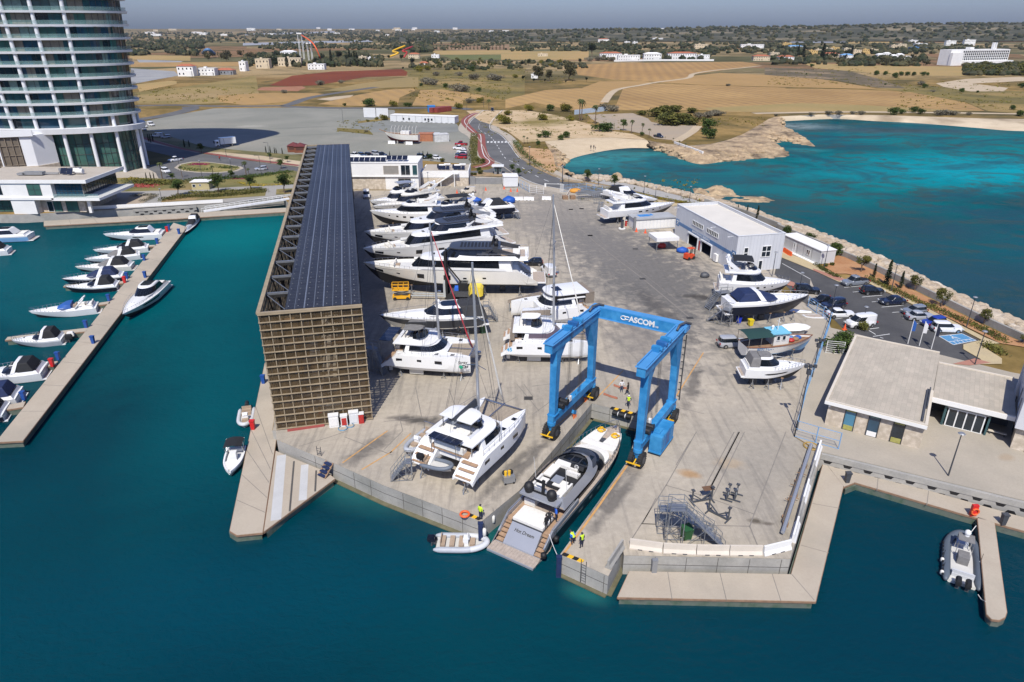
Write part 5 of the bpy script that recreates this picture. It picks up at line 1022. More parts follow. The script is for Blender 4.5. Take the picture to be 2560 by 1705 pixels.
# ---- explorer yachts: dark hardtop, high bulwarks ----
def explorer(label,bow,stern,D=3.7,z0=1.0,B=6.4,roofm=HDK,houses=GEL,hullm=GEL,bimini=False,sternz=.45,platform=True,group='large white motor yachts stored along the rack',dm=BLK,wh=HDK,Lf=1.0):
 r,L=boat('explorer_yacht',label,'yacht',bow,stern,D,z0,.16,sternz,group,Lf)
 surf,f,h=hull(r,L,B,D,hullm,ANT,rise=.16,t0=.5,p=2.6,rake=.2,flare=.9,deckm=GEL2,deckz=.35,sdrop=(.11,D*.5))
 hullwin(r,surf,[(.29,.31,.45,.56),(.40,.42,.42,.53),(.49,.53,.35,.68),(.64,.68,.35,.68),(.78,.80,.42,.52)][::-1]);hullwin(r,surf,[(.88,.93,.18,.5)],BGL,name='anchor_pocket')
 k=L/29.;H=D
 tier(r,'deckhouse',(.14*L,.735*L,B*.41),(.16*L,.665*L,B*.37),H*.95,H+2.0,houses,BGL,(.18,.86),(.19*L,9e9),nose=(.36,.36),e=2.6)
 mb=MB();
 for sg in (1,-1):mb.bar((.18*L,sg*B*.475,H+.25),(.72*L,sg*B*.42,H+.5),.1,.42)
 mb.build('side_bulwark',houses,r)
 slab(r,'upper_deck',(.055*L,.62*L,B*.47),H+1.95,.22,houses,.5,2.4,b=(.055*L,.62*L,B*.45))
 tier(r,'upper_coaming',(.06*L,.52*L,B*.44),(.05*L,.50*L,B*.43),H+2.15,H+2.62,houses,None,None,roof=False,nose=(.4,.4))
 mb=MB();mb.box((.17*L,0,H+2.2),(.2*L,B*.78,.06));mb.build('teak_floor',TEAK2,r)
 tier(r,'wheelhouse',(.27*L,.555*L,B*.36),(.29*L,.50*L,B*.31),H+2.1,H+3.5,wh,BGL,(.1,.9),(.30*L,9e9),nose=(.5,.5),e=2.4)
 slab(r,'hardtop',(.21*L,.50*L,B*.37),H+3.62,.16,roofm,.35,3,.06)
 mb=MB()
 for i in range(9):mb.box((.27*L+i*.02*L,0,H+3.86),(.012*L,B*.42,.03))
 mb.build('roof_slats',BLK,r)
 for sg in (1,-1):mb=MB();mb.bar((.10*L,sg*B*.43,H+2.5),(.25*L,sg*B*.36,H+3.65),.16,.75);mb.bar((.33*L,sg*B*.36,H+2.2),(.26*L,sg*B*.36,H+3.6),.12,.3);mb.build('roof_strut',wh,r)
 mastx(r,.26*L,H+3.75,1.6,dm,.4);dome(r,(.235*L,.8,H+4.05),.42,dm);dome(r,(.235*L,-.8,H+4.05),.42,dm)
 slab(r,'roof_hatch',(.585*L,.60*L,.4),H+2.2,.05,BLK,.2,6)
 for y in (-.9,.9):seat(r,(.83*L,y,H*1.02),(.9,1.1,.45),CUSH,'bow_seat',(-.4,0,.2,1.1))
 mb=MB();mb.box((.80*L,0,H*1.05),(.7,.9,.35));mb.build('bow_table',CUSHB,r)
 mb=MB();mb.box((-.01*L,0,D*.42),(.075*L,B*.86,.22));mb.build('swim_platform',houses,r);mb=MB();mb.box((-.01*L,0,D*.42+.125),(.068*L,B*.8,.03));mb.build('platform_teak',TEAK2,r)
 for sg in (1,-1):
  mb=MB();[mb.box((.03*L+i*.32,sg*B*.37,D*.48+i*.27),(.34,.9,.16)) for i in range(7)];mb.build('stern_steps',houses,r)
 seat(r,(.12*L,0,H+2.25),(1.2,B*.5,.45),CUSH,'sofa',(-.5,0,.25,B*.5));seat(r,(.2*L,.9,H+2.25),(1.6,.8,.5),CUSHB,'table')
 rails(r,surf,.72,.985,.45,9);mb=MB()
 for sg in (1,-1):
  P=[(.06*L+i*.07*L,sg*B*.43,H+3.0) for i in range(5)];mb.tube(P,.025,4);
  for q in P:mb.bar((q[0],q[1],H+2.55),q,.035)
 mb.build('deck_rail',INOX,r)
 return r,L,surf
ex1=explorer('nearest and largest white explorer yacht, charcoal hardtop, dark window band',(c6,250,1160),(c6,1850,1295),3.7,1.0,6.6,hullm=WGR)
ex2=explorer('second white explorer yacht from the front, charcoal slatted roof and white wheelhouse',(c6,245,1030),(c6,1545,955),3.6,1.0,6.2,wh=GEL,Lf=1.0)
ex3=explorer('third explorer yacht from the front, its grey upper house flying a red and yellow flag',(c6,258,875),(c6,1500,870),3.6,1.0,6.2,wh=HGR)
# ---- flybridge cruisers ----
def flybridge(label,bow,stern,D=2.5,z0=1.0,B=4.8,hullm=GEL,low=None,bot=ANT,top=None,name='flybridge_yacht',cat='yacht',group=None,arch=GEL,sternz=.35,win=BGL,radar=True,Lf=1.0,hw=True,wa=.95):
 r,L=boat(name,label,cat,bow,stern,D,z0,.2,sternz,group,Lf);H=D
 surf,f,h=hull(r,L,B,D,hullm,bot,low=low,t0=.4)
 if hw:hullwin(r,surf,[(.42,.47,.5,.7),(.52,.56,.5,.7),(.62,.65,.52,.7),(.73,.75,.55,.7)])
 slab(r,'foredeck',(.50*L,.93*L,B*.33),H*1.03,.4,hullm,.75,1.9,.12,b=(.50*L,.86*L,B*.26))
 tier(r,'saloon',(.16*L,.70*L,B*.42),(.19*L,.56*L,B*.36),H*.98,H+1.75,hullm,win,(.28,.88),(.21*L,9e9),nose=(.5,.45),e=2.0)
 slab(r,'flybridge_deck',(.06*L,.58*L,B*.43),H+1.72,.2,hullm,.5,2.2)
 tier(r,'flybridge_coaming',(.12*L,.56*L,B*.40),(.11*L,.50*L,B*.41),H+1.9,H+2.5,hullm,None,None,roof=False,nose=(.5,.5))
 tier(r,'windscreen',(.40*L,.52*L,B*.34),(.38*L,.47*L,B*.30),H+2.4,H+2.85,BGL,None,None,roof=False,nose=(.8,.8))
 for y in (-.8,.8):seat(r,(.37*L,y*B/4.8,H+1.95),(.6,.7,.6),CUSH,'helm_seat',(-.25,0,.15,.7))
 seat(r,(.22*L,B*.22,H+1.95),(.17*L,.7,.45),CUSH,'sofa',(0,.3,.17*L,.15));seat(r,(.22*L,-B*.2,H+1.95),(.12*L,.7,.42),CUSHB,'table')
 mb=MB()
 for sg in (1,-1):mb.bar((.24*L,sg*B*.40,H+2.3),(.10*L,sg*B*.36,H+3.5),.14,.65)
 mb.bar((.10*L,-B*.36,H+3.5),(.10*L,B*.36,H+3.5),.7,.16);mb.build('radar_arch',arch,r)
 if radar:dome(r,(.10*L,.5,H+3.85),.32,GEL);mb=MB();mb.box((.10*L,-.5,H+3.9),(.12,1.2,.12));mb.cyl((.10*L,-.5,H+3.6),.12,.25,8);mb.build('radar',GEL,r)
 if top:
  mb=MB();rg=[[(.16*L+i*.07*L,y*B*.36,H+4.0+.16*(1-y*y)-.05*(i-2)**2*.5) for y in (-1,-.5,0,.5,1)] for i in range(5)];mb.loft(rg,False,(False,False));
  lo=[[(a,b,c-.07) for a,b,c in q] for q in rg];mb.loft(lo,False,(False,False));q=mb.build('bimini',top,r,smooth=True);mb=MB()
  for i in (0,4):
   for sg in (1,-1):mb.bar((.30*L,sg*B*.38,H+2.5),(.16*L+i*.07*L,sg*B*.35,H+3.95),.04)
  mb.build('bimini_frame',INOX,r)
 mb=MB();mb.box((-.015*L,0,D*.32),(.07*L,B*.85,.18));mb.build('swim_platform',hullm,r);mb=MB();mb.box((-.015*L,0,D*.32+.105),(.06*L,B*.78,.03));mb.build('platform_teak',TEAK2,r)
 mb=MB();mb.b2((.02*L,-B*.38,H*.7),(.17*L,B*.38,H*.99));mb.build('cockpit',TEAK2,r);seat(r,(.05*L,0,H*.99),(.8,B*.6,.45),CUSH,'cockpit_seat',(-.35,0,.2,B*.6))
 rails(r,surf,.5,.985,.6,11);return r,L,surf
FG='motor cruisers laid up on the yard'
f1=flybridge('older white flybridge yacht with swept arch and two side window slashes, row behind the explorers',(c6,310,680),(c6,1010,700),2.9,1.2,5.2,group=FG,sternz=.9)
f2=flybridge('white yacht with cream flybridge wheelhouse and folded black bimini, behind the dark domes',(c6,605,725),(c6,1330,745),2.5,.9,4.8,top=CANB,group=FG)
f3=flybridge('rearmost white yacht with a grey hardtop, nearest the office doors',(c6,310,590),(c6,760,560),2.6,1.1,4.6,top=HGR,group=FG,sternz=.9)
f4=flybridge('white yacht under pale covers behind the swept-arch yacht',(c6,330,640),(c6,960,560),2.4,1.1,4.6,hullm=GEL2,group=FG,sternz=.9)
f5=flybridge('white flybridge yacht by the service shed, dark cockpit enclosure',(c7,1055,312),(c7,405,440),2.3,.9,4.9,bot=HNV,group=FG,wa=1)
f6=flybridge('white flybridge yacht under an arched black bimini near the cladded shed corner',(c7,2120,1035),(c7,1450,1090),2.3,.9,4.8,top=CANB,group=FG)
# ---- open express cruisers ----
def express(label,bow,stern,D=1.5,z0=None,B=3.6,hullm=GEL,low=None,bot=ANT,canvas=CANB,mode='hood',name='motor_cruiser',cat='boat',group=None,glass=BGL,archm=GEL,sternz=.4,rise=.2,Lf=1.0,canf=None,hw=None,teak=TEAK2):
 z0=WZ-.55 if z0 is None else z0
 r,L=boat(name,label,cat,bow,stern,D,z0,rise,sternz,group,Lf);H=D
 surf,f,h=hull(r,L,B,D,hullm,bot,low=low,rise=rise,t0=.35,p=2.0,rake=.34)
 if hw:hullwin(r,surf,hw)
 slab(r,'coachroof',(.34*L,.88*L,B*.30),H*1.06,.28,hullm,.75,1.8,.14,b=(.34*L,.80*L,B*.24))
 tier(r,'cockpit_coaming',(.03*L,.55*L,B*.45),(.06*L,.50*L,B*.40),H*.98,H+.42,hullm,None,None,roof=False,nose=(.4,.4))
 mb=MB();mb.b2((.05*L,-B*.36,H*.8),(.42*L,B*.36,H+.04));mb.build('cockpit_floor',teak,r)
 slab(r,'swim_platform',(-.06*L,.05*L,B*.42),D*.36,.16,hullm,.1,8);mb=MB();mb.box((-.015*L,0,D*.36+.175),(.06*L,B*.7,.03));mb.build('platform_teak',teak,r)
 if mode=='coupe':
  tier(r,'hardtop_house',(.16*L,.60*L,B*.40),(.22*L,.44*L,B*.33),H+.30,H+1.45,hullm,glass,(.12,.88),(.14*L,9e9),nose=(.55,.5),e=2.0);slab(r,'sunroof',(.24*L,.40*L,B*.22),H+1.55,.05,glass,.4,3)
  seat(r,(.09*L,0,H+.04),(.08*L,B*.6,.42),CUSH,'cockpit_seat')
 else:
  tier(r,'windscreen',(.36*L,.60*L,B*.40),(.36*L,.47*L,B*.34),H+.38,H+1.0,glass,None,None,roof=False,nose=(.7,.7),e=2.0)
  if mode=='open':
   mb=MB()
   for sg in (1,-1):mb.tube([(.30*L,sg*B*.43,H+.3),(.22*L,sg*B*.42,H+1.1),(.17*L,sg*B*.34,H+1.55),(.165*L,0,H+1.65)],[.16,.13,.11,.11],6)
   mb.build('arch',archm,r,smooth=True)
  else:tier(r,'arch',(.36*L,.43*L,B*.42),(.30*L,.36*L,B*.33),H+.36,H+1.56,archm,None,None,roof=True,crown=.1,nose=(.2,.2),e=3)
  if mode=='hood':
   tier(r,'canvas_hood',(.09*L,.40*L,B*.41),(.16*L,.36*L,B*.33),H+.38,H+1.5,canvas,None,None,roof=True,crown=.12,nose=(.35,.4),e=2.4)
   if canf:slab(r,'windscreen_cover',(.36*L,.62*L,B*.41),H+.36,.68,canf,.7,2,.05,b=(.36*L,.48*L,B*.35))
  elif mode=='open':
   seat(r,(.09*L,0,H+.04),(.09*L,B*.62,.45),CUSH,'cockpit_seat',(-.03*L,0,.15,B*.6));seat(r,(.30*L,.2*B,H+.04),(.6,.7,.75),CUSHB,'helm_seat',(-.25,0,.15,.7));seat(r,(.26*L,-.24*B,H+.04),(.14*L,.7,.45),CUSH,'seat')
   if canvas:slab(r,'windscreen_cover',(.36*L,.61*L,B*.405),H+.36,.66,canvas,.7,2,.05,b=(.36*L,.48*L,B*.35))
 for x,y in ((.62,0),(.72,0)):mb=MB();mb.box((x*L,y,H*1.06+.40-.3*(x-.6)),(.5,.5,.05));mb.build('deck_hatch',BGL,r)
 rails(r,surf,.46,.985,.5,9);return r,L,surf
MG='cruisers moored along the main pontoon'
express('sleek white sport cruiser with a long black hardtop, farthest along the main pontoon',(d1,722,152),(d1,1150,172),1.9,B=4.2,mode='coupe',hw=[(.3,.5,.55,.75)],group=MG)
express('white cruiser with a black hood, next to the farthest sport cruiser',(d1,650,262),(d1,1045,265),1.6,group=MG)
express('white cruiser with a black windscreen cover and hood, third from the pontoon head',(d1,590,325),(d1,985,315),1.5,canf=CANG,group=MG)
express('cream-decked cruiser with grey bow cover and black hood, fourth from the pontoon head',(d1,524,380),(d1,935,392),1.5,hullm=GEL2,canf=CANG,group=MG)
express('white cruiser with navy blue hood and navy windscreen cover',(d1,430,465),(d1,870,465),1.6,canvas=CANN,canf=CANN,bot=HNV,low=HNV,group=MG)
express('black-hulled cruiser with a black hood beside the navy-hooded one',(d1,455,520),(d1,835,532),1.6,low=HNV,group=MG)
express('long low white sport cruiser with a bright blue windscreen, cockpit uncovered',(d1,200,692),(d1,690,688),1.7,B=3.5,mode='open',canvas=mat('royal_blue_canvas',(.02,.09,.32),.6),group=MG)
mo=express('white weekender with a black cabin canopy and two outboards at its stern',(d1,78,893),(d1,455,905),1.5,B=3.2,low=TUBE_,group=MG)
express('white cruiser with tinted windscreen and tall black hood on the left frame edge',(d1,-190,1130),(d1,325,1135),1.8,B=4.2,group=MG)
express('cruiser showing only a navy and black hood and stern at the left frame edge',(d1,-330,1310),(d1,150,1310),1.7,B=4,canvas=CANN,group=MG)
express('dark-hulled boat cut off by the left frame edge at the lowest berth',(d1,-380,1420),(d1,60,1420),1.6,B=4,low=HNV,group=MG)
express('white cruiser with a pale blue side stripe at the far left berth',(d1,-350,165),(d1,225,185),2.0,B=4.3,mode='coupe',low=BLU,group=MG)
express('white boat cut by the left frame edge below the blue-striped cruiser',(d1,-330,275),(d1,75,285),1.7,B=3.8,group=MG)
express('white coupe cruiser moored alone on the open side of the main pontoon, black windscreen',(d1,856,715),(d1,1130,525),2.0,B=4.2,mode='coupe',hw=[(.35,.72,.5,.8)],rise=.1)
express('small black tender with a dark cover moored at the pontoon head',(c5,595,1478),(c5,715,1355),1.1,B=2.3,low=BLK,hullm=TUBE_,canvas=CANB,name='tender',canf=CANB)
def outboard(root,x,y,z,s=1.0,m=BLK):
 mb=MB();mb.loft([[(x+a*.5*s,y+b*.22*s,z+.15*s) for a,b in ((-1,-.8),(.6,-1),(.8,0),(.6,1),(-1,.8))],[(x+a*.52*s,y+b*.25*s,z+.55*s) for a,b in ((-1,-.9),(.6,-1),(.8,0),(.6,1),(-1,.9))],[(x-.05+a*.38*s,y+b*.18*s,z+.8*s) for a,b in ((-1,-.8),(.6,-1),(.8,0),(.6,1),(-1,.8))]]);o=mb.build('outboard_motor',m,root,smooth=35)
 mb=MB();mb.bar((x-.05,y,z+.2*s),(x-.12,y,z-.75*s),.14*s,.3*s);mb.box((x+.25*s,y,z),(.3*s,.3*s,.4*s));mb.build('outboard_leg',DGR,o);return o
for y,m in ((-.55,WHT),(.55,BLK)):outboard(mo[0],-.75,y,1.0,1.15,m)
SY='boats laid up on the right of the yard'
e1=express('white sport yacht with navy canvas and dark navy topsides, right side of the yard',(c7,2290,1160),(c7,1520,1310),2.6,.9,4.6,low=HNV,bot=HNV,canvas=CANN,canf=CANN,group=SY,hw=[(.45,.49,.5,.68),(.55,.6,.5,.68)],sternz=.35,archm=GEL)
e2=express('white-topped black-hulled sport cruiser with black cockpit canvas by the blue truck',(c6,960,655),(c6,1625,680),2.4,1.0,4.4,low=HNV,bot=HNV,group=FG,mode='hood')
e3=express('dark-roofed boat half hidden behind the shed-side flybridge yacht',(c7,900,285),(c7,435,235),2.0,.9,4.0,group=FG,canvas=CANB)
e4=express('small white cabin cruiser with fenders along its side, in front of the fishing boat',(c8,345,1320),(c8,-240,1400),1.9,.9,3.4,mode='coupe',low=GEL,hw=[(.30,.70,.45,.62)],group=SY)
dk=express('charcoal-hulled sport yacht with white deck, long dark windscreen and grey cockpit cover',(d3,185,497),(d3,1190,545),2.5,1.0,4.9,hullm=GEL,low=HDK,bot=GEL2,canvas=CANG,mode='coupe',group=FG,hw=[(.5,.62,.45,.55)])
r,L,_=e4;tier(r,'canvas_enclosure',(.05*L,.24*L,1.45),(.10*L,.24*L,1.2),1.95,3.35,CANG,None,None,nose=(.1,.1));slab(r,'roof_panel',(.22*L,.42*L,.85),3.5,.05,CANG,.4,3)
r,L,_=dk;tier(r,'cockpit_cover',(-.05*L,.22*L,2.35),(.02*L,.24*L,1.7),2.0,4.0,mat('charcoal_cover',(.03,.03,.033),.8,var=.3,bump=.15),None,None,nose=(.2,.2),crown=.15);dome(r,(.42*L,0,4.35),.28)
# ---- the silver motor yacht in the slip ----
sA=prep((d5,1062,262),.6,(d5,290,1222),-1.55);LY=sA[2];BY=(d5(130,1140,-1.5)-d5(450,1288,-1.5)).length*1.07
hy=thing('silver_motor_yacht','big silver-grey motor yacht floating in the lift slip, teak stern steps and white sunpads','yacht',(sA[0].x,sA[0].y,WZ-.9),sA[1])
DY=2.55;surf,f,h=hull(hy,LY,BY,DY,HGR,BLK,low=HNV,rise=.22,t0=.56,p=3.0,stern=.97,rake=.16,flare=.95,deckm=TEAK2,deckz=.1,sdrop=(.125,1.0));H=DY
hullwin(hy,surf,[(.36,.4,.35,.5),(.46,.49,.4,.55),(.54,.57,.4,.55)],mat('bright_port',(.35,.36,.36),.2,.5),name='porthole');hullwin(hy,surf,[(.30,.75,.62,.66)],INOX,name='chrome_strip')
mb=MB();mb.b2((-.02*LY,-BY*.48,.95),(.045*LY,BY*.48,1.15));mb.build('swim_platform',HGR,hy);mb=MB()
for k in range(16):y=-BY*.46+BY*.92*k/15;mb.box((.012*LY,y,1.165),(.055*LY,BY*.92/15-.02,.03))
mb.build('platform_teak',TEAK2,hy)
for sg in (1,-1):
 mb=MB();[mb.box((.055*LY+i*.42,sg*BY*.40,1.25+i*.24),(.42,BY*.14,.14)) for i in range(6)];mb.build('stern_steps',TEAK,hy)
mb=MB();mb.prism([(0,0)]*0 or [(.045*LY,-BY*.32),(.045*LY,BY*.32),(.13*LY,BY*.30),(.13*LY,-BY*.30)],1.1,1.2);o=len(mb.v)
mb.add([(.045*LY,-BY*.32,1.2),(.045*LY,BY*.32,1.2),(.125*LY,BY*.31,2.85),(.125*LY,-BY*.31,2.85)],[(0,3,2,1)]);mb.add([(.045*LY,-BY*.32,1.2),(.125*LY,-BY*.31,2.85),(.125*LY,-BY*.31,1.2)],[(0,1,2)]);mb.add([(.045*LY,BY*.32,1.2),(.125*LY,BY*.31,1.2),(.125*LY,BY*.31,2.85)],[(0,1,2)])
gd=mb.build('garage_door',mat('bright_silver',(.42,.43,.45),.3,.5,var=.04),hy)
sl_=math.atan2(1.65,.08*LY);Rt=Matrix(((0,math.cos(sl_),-math.sin(sl_)),(-1,0,0),(0,math.sin(sl_),math.cos(sl_))))
text('Hot Dream',.46,BLK,hy,(.093*LY-.02,0,2.22),Rt,'boat_name',.004,.15,.004)
slab(hy,'sunpad',(.118*LY,.215*LY,BY*.315),2.72,.3,CUSH,.15,6,.04);mb=MB();mb.b2((.114*LY,-BY*.33,2.62),(.22*LY,BY*.33,2.74));mb.build('sunpad_base',HDK,hy)
mb=MB();mb.b2((.12*LY,-BY*.44,2.1),(.36*LY,BY*.44,2.56));mb.build('aft_deck',TEAK,hy)
mb=MB();
for sg in (1,-1):mb.bar((.07*LY,sg*BY*.475,1.7),(.14*LY,sg*BY*.475,2.75),.16,.5);mb.bar((.14*LY,sg*BY*.475,2.75),(.36*LY,sg*BY*.47,2.95),.16,.45);mb.tube([(.08*LY,sg*BY*.47,2.3),(.14*LY,sg*BY*.47,3.2),(.33*LY,sg*BY*.46,3.35)],.03,5)
mb.build('bulwark',HGR,hy)
seat(hy,(.27*LY,BY*.28,2.56),(1.5,1.2,.75),CUSH,'covered_seat')
tier(hy,'deckhouse',(.30*LY,.745*LY,BY*.43),(.33*LY,.62*LY,BY*.37),2.5,4.1,BLK,BGL,(.1,.95),(.30*LY,9e9),nose=(.5,.5),e=2.1)
tier(hy,'fly_side',(.235*LY,.66*LY,BY*.475),(.245*LY,.575*LY,BY*.40),3.7,4.75,HGR,None,None,roof=False,nose=(.45,.5),e=2.1)
slab(hy,'flybridge_floor',(.235*LY,.60*LY,BY*.44),3.72,.14,TEAK2,.4,2.2)
slab(hy,'roof_panel',(.50*LY,.66*LY,BY*.385),4.15,.12,HDK,.7,2.0,.1,b=(.50*LY,.65*LY,BY*.36))
for i in range(3):
 for j in range(2):mb=MB();mb.box((.545*LY+j*.045*LY,(i-1)*BY*.18,4.40-j*.05),(.04*LY,BY*.15,.03));mb.build('skylight',BGL,hy)
tier(hy,'front_screen',(.60*LY,.745*LY,BY*.41),(.58*LY,.66*LY,BY*.37),3.0,4.2,BGL,None,None,roof=True,crown=.03,nose=(.8,.8),e=2.0);slab(hy,'front_cowl',(.66*LY,.765*LY,BY*.40),2.95,.25,CUSH,.8,2.2,.1)
for c_,d_,b_ in (((.31*LY,BY*.24,3.86),(.10*LY,.9,.42),(0,.4,.10*LY,.2)),((.31*LY,-BY*.24,3.86),(.11*LY,.9,.42),(0,-.4,.11*LY,.2)),((.42*LY,BY*.26,3.86),(.09*LY,.9,.5),None),((.36*LY,-BY*.08,3.86),(.05*LY,1.3,.35),None),((.48*LY,BY*.05,3.86),(.035*LY,BY*.5,.7),None)):seat(hy,c_,d_,CUSH,'lounge_seat',b_)
seat(hy,(.44*LY,-BY*.17,3.86),(.7,1.3,.6),CUSH,'helm_seat',(-.3,0,.18,1.3));mb=MB();mb.box((.49*LY,-BY*.17,4.5),(.9,1.5,.45),mt=Matrix.Rotation(.5,3,'Y'));mb.build('helm_console',BLK,hy)
mb=MB();mb.tube([(.468*LY+.0,-BY*.17+.22*math.cos(k/12*2*PI),4.85+.22*math.sin(k/12*2*PI)) for k in range(12)],.03,5,True);mb.bar((.468*LY,-BY*.17-.2,4.85),(.468*LY,-BY*.17+.2,4.85),.03);mb.build('steering_wheel',WHT,hy)
mb=MB();mb.box((.375*LY,BY*.02,4.3),(1.2,1.0,.05));mb.bar((.375*LY,BY*.02,3.86),(.375*LY,BY*.02,4.3),.1);mb.build('table',HGR,hy)
slab(hy,'aft_wing',(.20*LY,.27*LY,BY*.40),4.35,.2,HGR,.1,6,.05);mb=MB();mb.bar((.235*LY,-BY*.3,4.6),(.235*LY,BY*.3,4.6),.2);mb.bar((.24*LY,0,4.5),(.245*LY,0,6.1),.16,.3);mb.bar((.25*LY,-.9,5.6),(.25*LY,.9,5.6),.1);mb.box((.25*LY,.5,5.75),(.12,1.1,.12));mb.build('radar_mast',BLK,hy)
dome(hy,(.225*LY,BY*.26,4.85),.52,BLK);dome(hy,(.225*LY,-BY*.22,4.85),.52,BLK);mb=MB();mb.bar((.32*LY,BY*.36,4.6),(.30*LY,BY*.36,7.4),.03);mb.bar((.30*LY,-BY*.36,4.6),(.28*LY,-BY*.36,7.6),.03);mb.build('antenna',WHT,hy)
ZB=DY*1.14
for sg in (1,-1):
 mb=MB();mb.prism([(.80*LY,sg*.25),(.80*LY,sg*BY*.37),(.88*LY,sg*BY*.32),(.92*LY,sg*BY*.24),(.915*LY,sg*.45)][::sg],ZB+.05,ZB+.38);mb.build('sunpad',CUSH,hy)
slab(hy,'bow_lounge',(.755*LY,.80*LY,BY*.38),ZB-.1,.45,CUSH,.2,5,.05);mb=MB();mb.cyl((.825*LY,0,ZB),.4,.3,14);mb.cyl((.825*LY,0,ZB+.3),.42,.05,14);mb.build('bow_table',DGR,hy)
mb=MB();mb.cyl((.955*LY,.2,ZB+.1),.12,.35,8);mb.cyl((.955*LY,-.2,ZB+.1),.12,.35,8);mb.box((.97*LY,0,ZB+.15),(.6,.3,.2));mb.build('windlass',INOX,hy)
rails(hy,surf,.62,.99,.8,13,INOX,-.12,True,.03)
for sg in (1,-1):
 q=thing('rope_coil','coil of yellow rope on the '+('nearer right' if sg<0 else 'left')+' bow sunpad of the silver yacht','rope',hy.location+Matrix.Rotation(sA[1],3,'Z')@Vector((.89*LY if sg>0 else .875*LY,sg*.95,ZB+.45)));mb=MB();rr=random.Random(sg)
 mb.tube([((.38+.12*math.sin(k*1.7))*math.cos(k*.55)+rr.uniform(-.05,.05),(.38+.12*math.sin(k*1.7))*math.sin(k*.55),.03+k*.0022+rr.uniform(-.02,.02)) for k in range(90)],.035,5);mb.build('rope',YEL,q)
def fender(label,p,r=.16,l=.7,m=GEL2):
 t=thing('fender',label,'fender',p);mb=MB();mb.tube([(0,0,-l/2),(0,0,-l/2+.1),(0,0,l/2-.1),(0,0,l/2)],[r*.4,r,r,r*.4],8);mb.build('bumper',m,t,smooth=True);mb=MB();mb.bar((0,0,l/2),(0,0,l/2+.9),.025);mb.build('line',BLK,t)
for i,(x,y) in enumerate(((930,1150),(855,1260))):fender('cream fender hanging on the slip wall, '+('upper' if i==0 else 'lower')+' of two near the corner',d4(x,y,-.9),.2,.9)
for i,(x,y) in enumerate(((725,920),(610,1125),(935,640),(520,1245))):fender(('round ' if i in (1,3) else 'long ')+'black fender along the right side of the silver yacht, '+('amidships','near the aft steps','forward','lowest by the platform')[i],d5(x,y,-1.2),.28 if i in (1,3) else .2,.6 if i in (1,3) else 1.1,BLK)
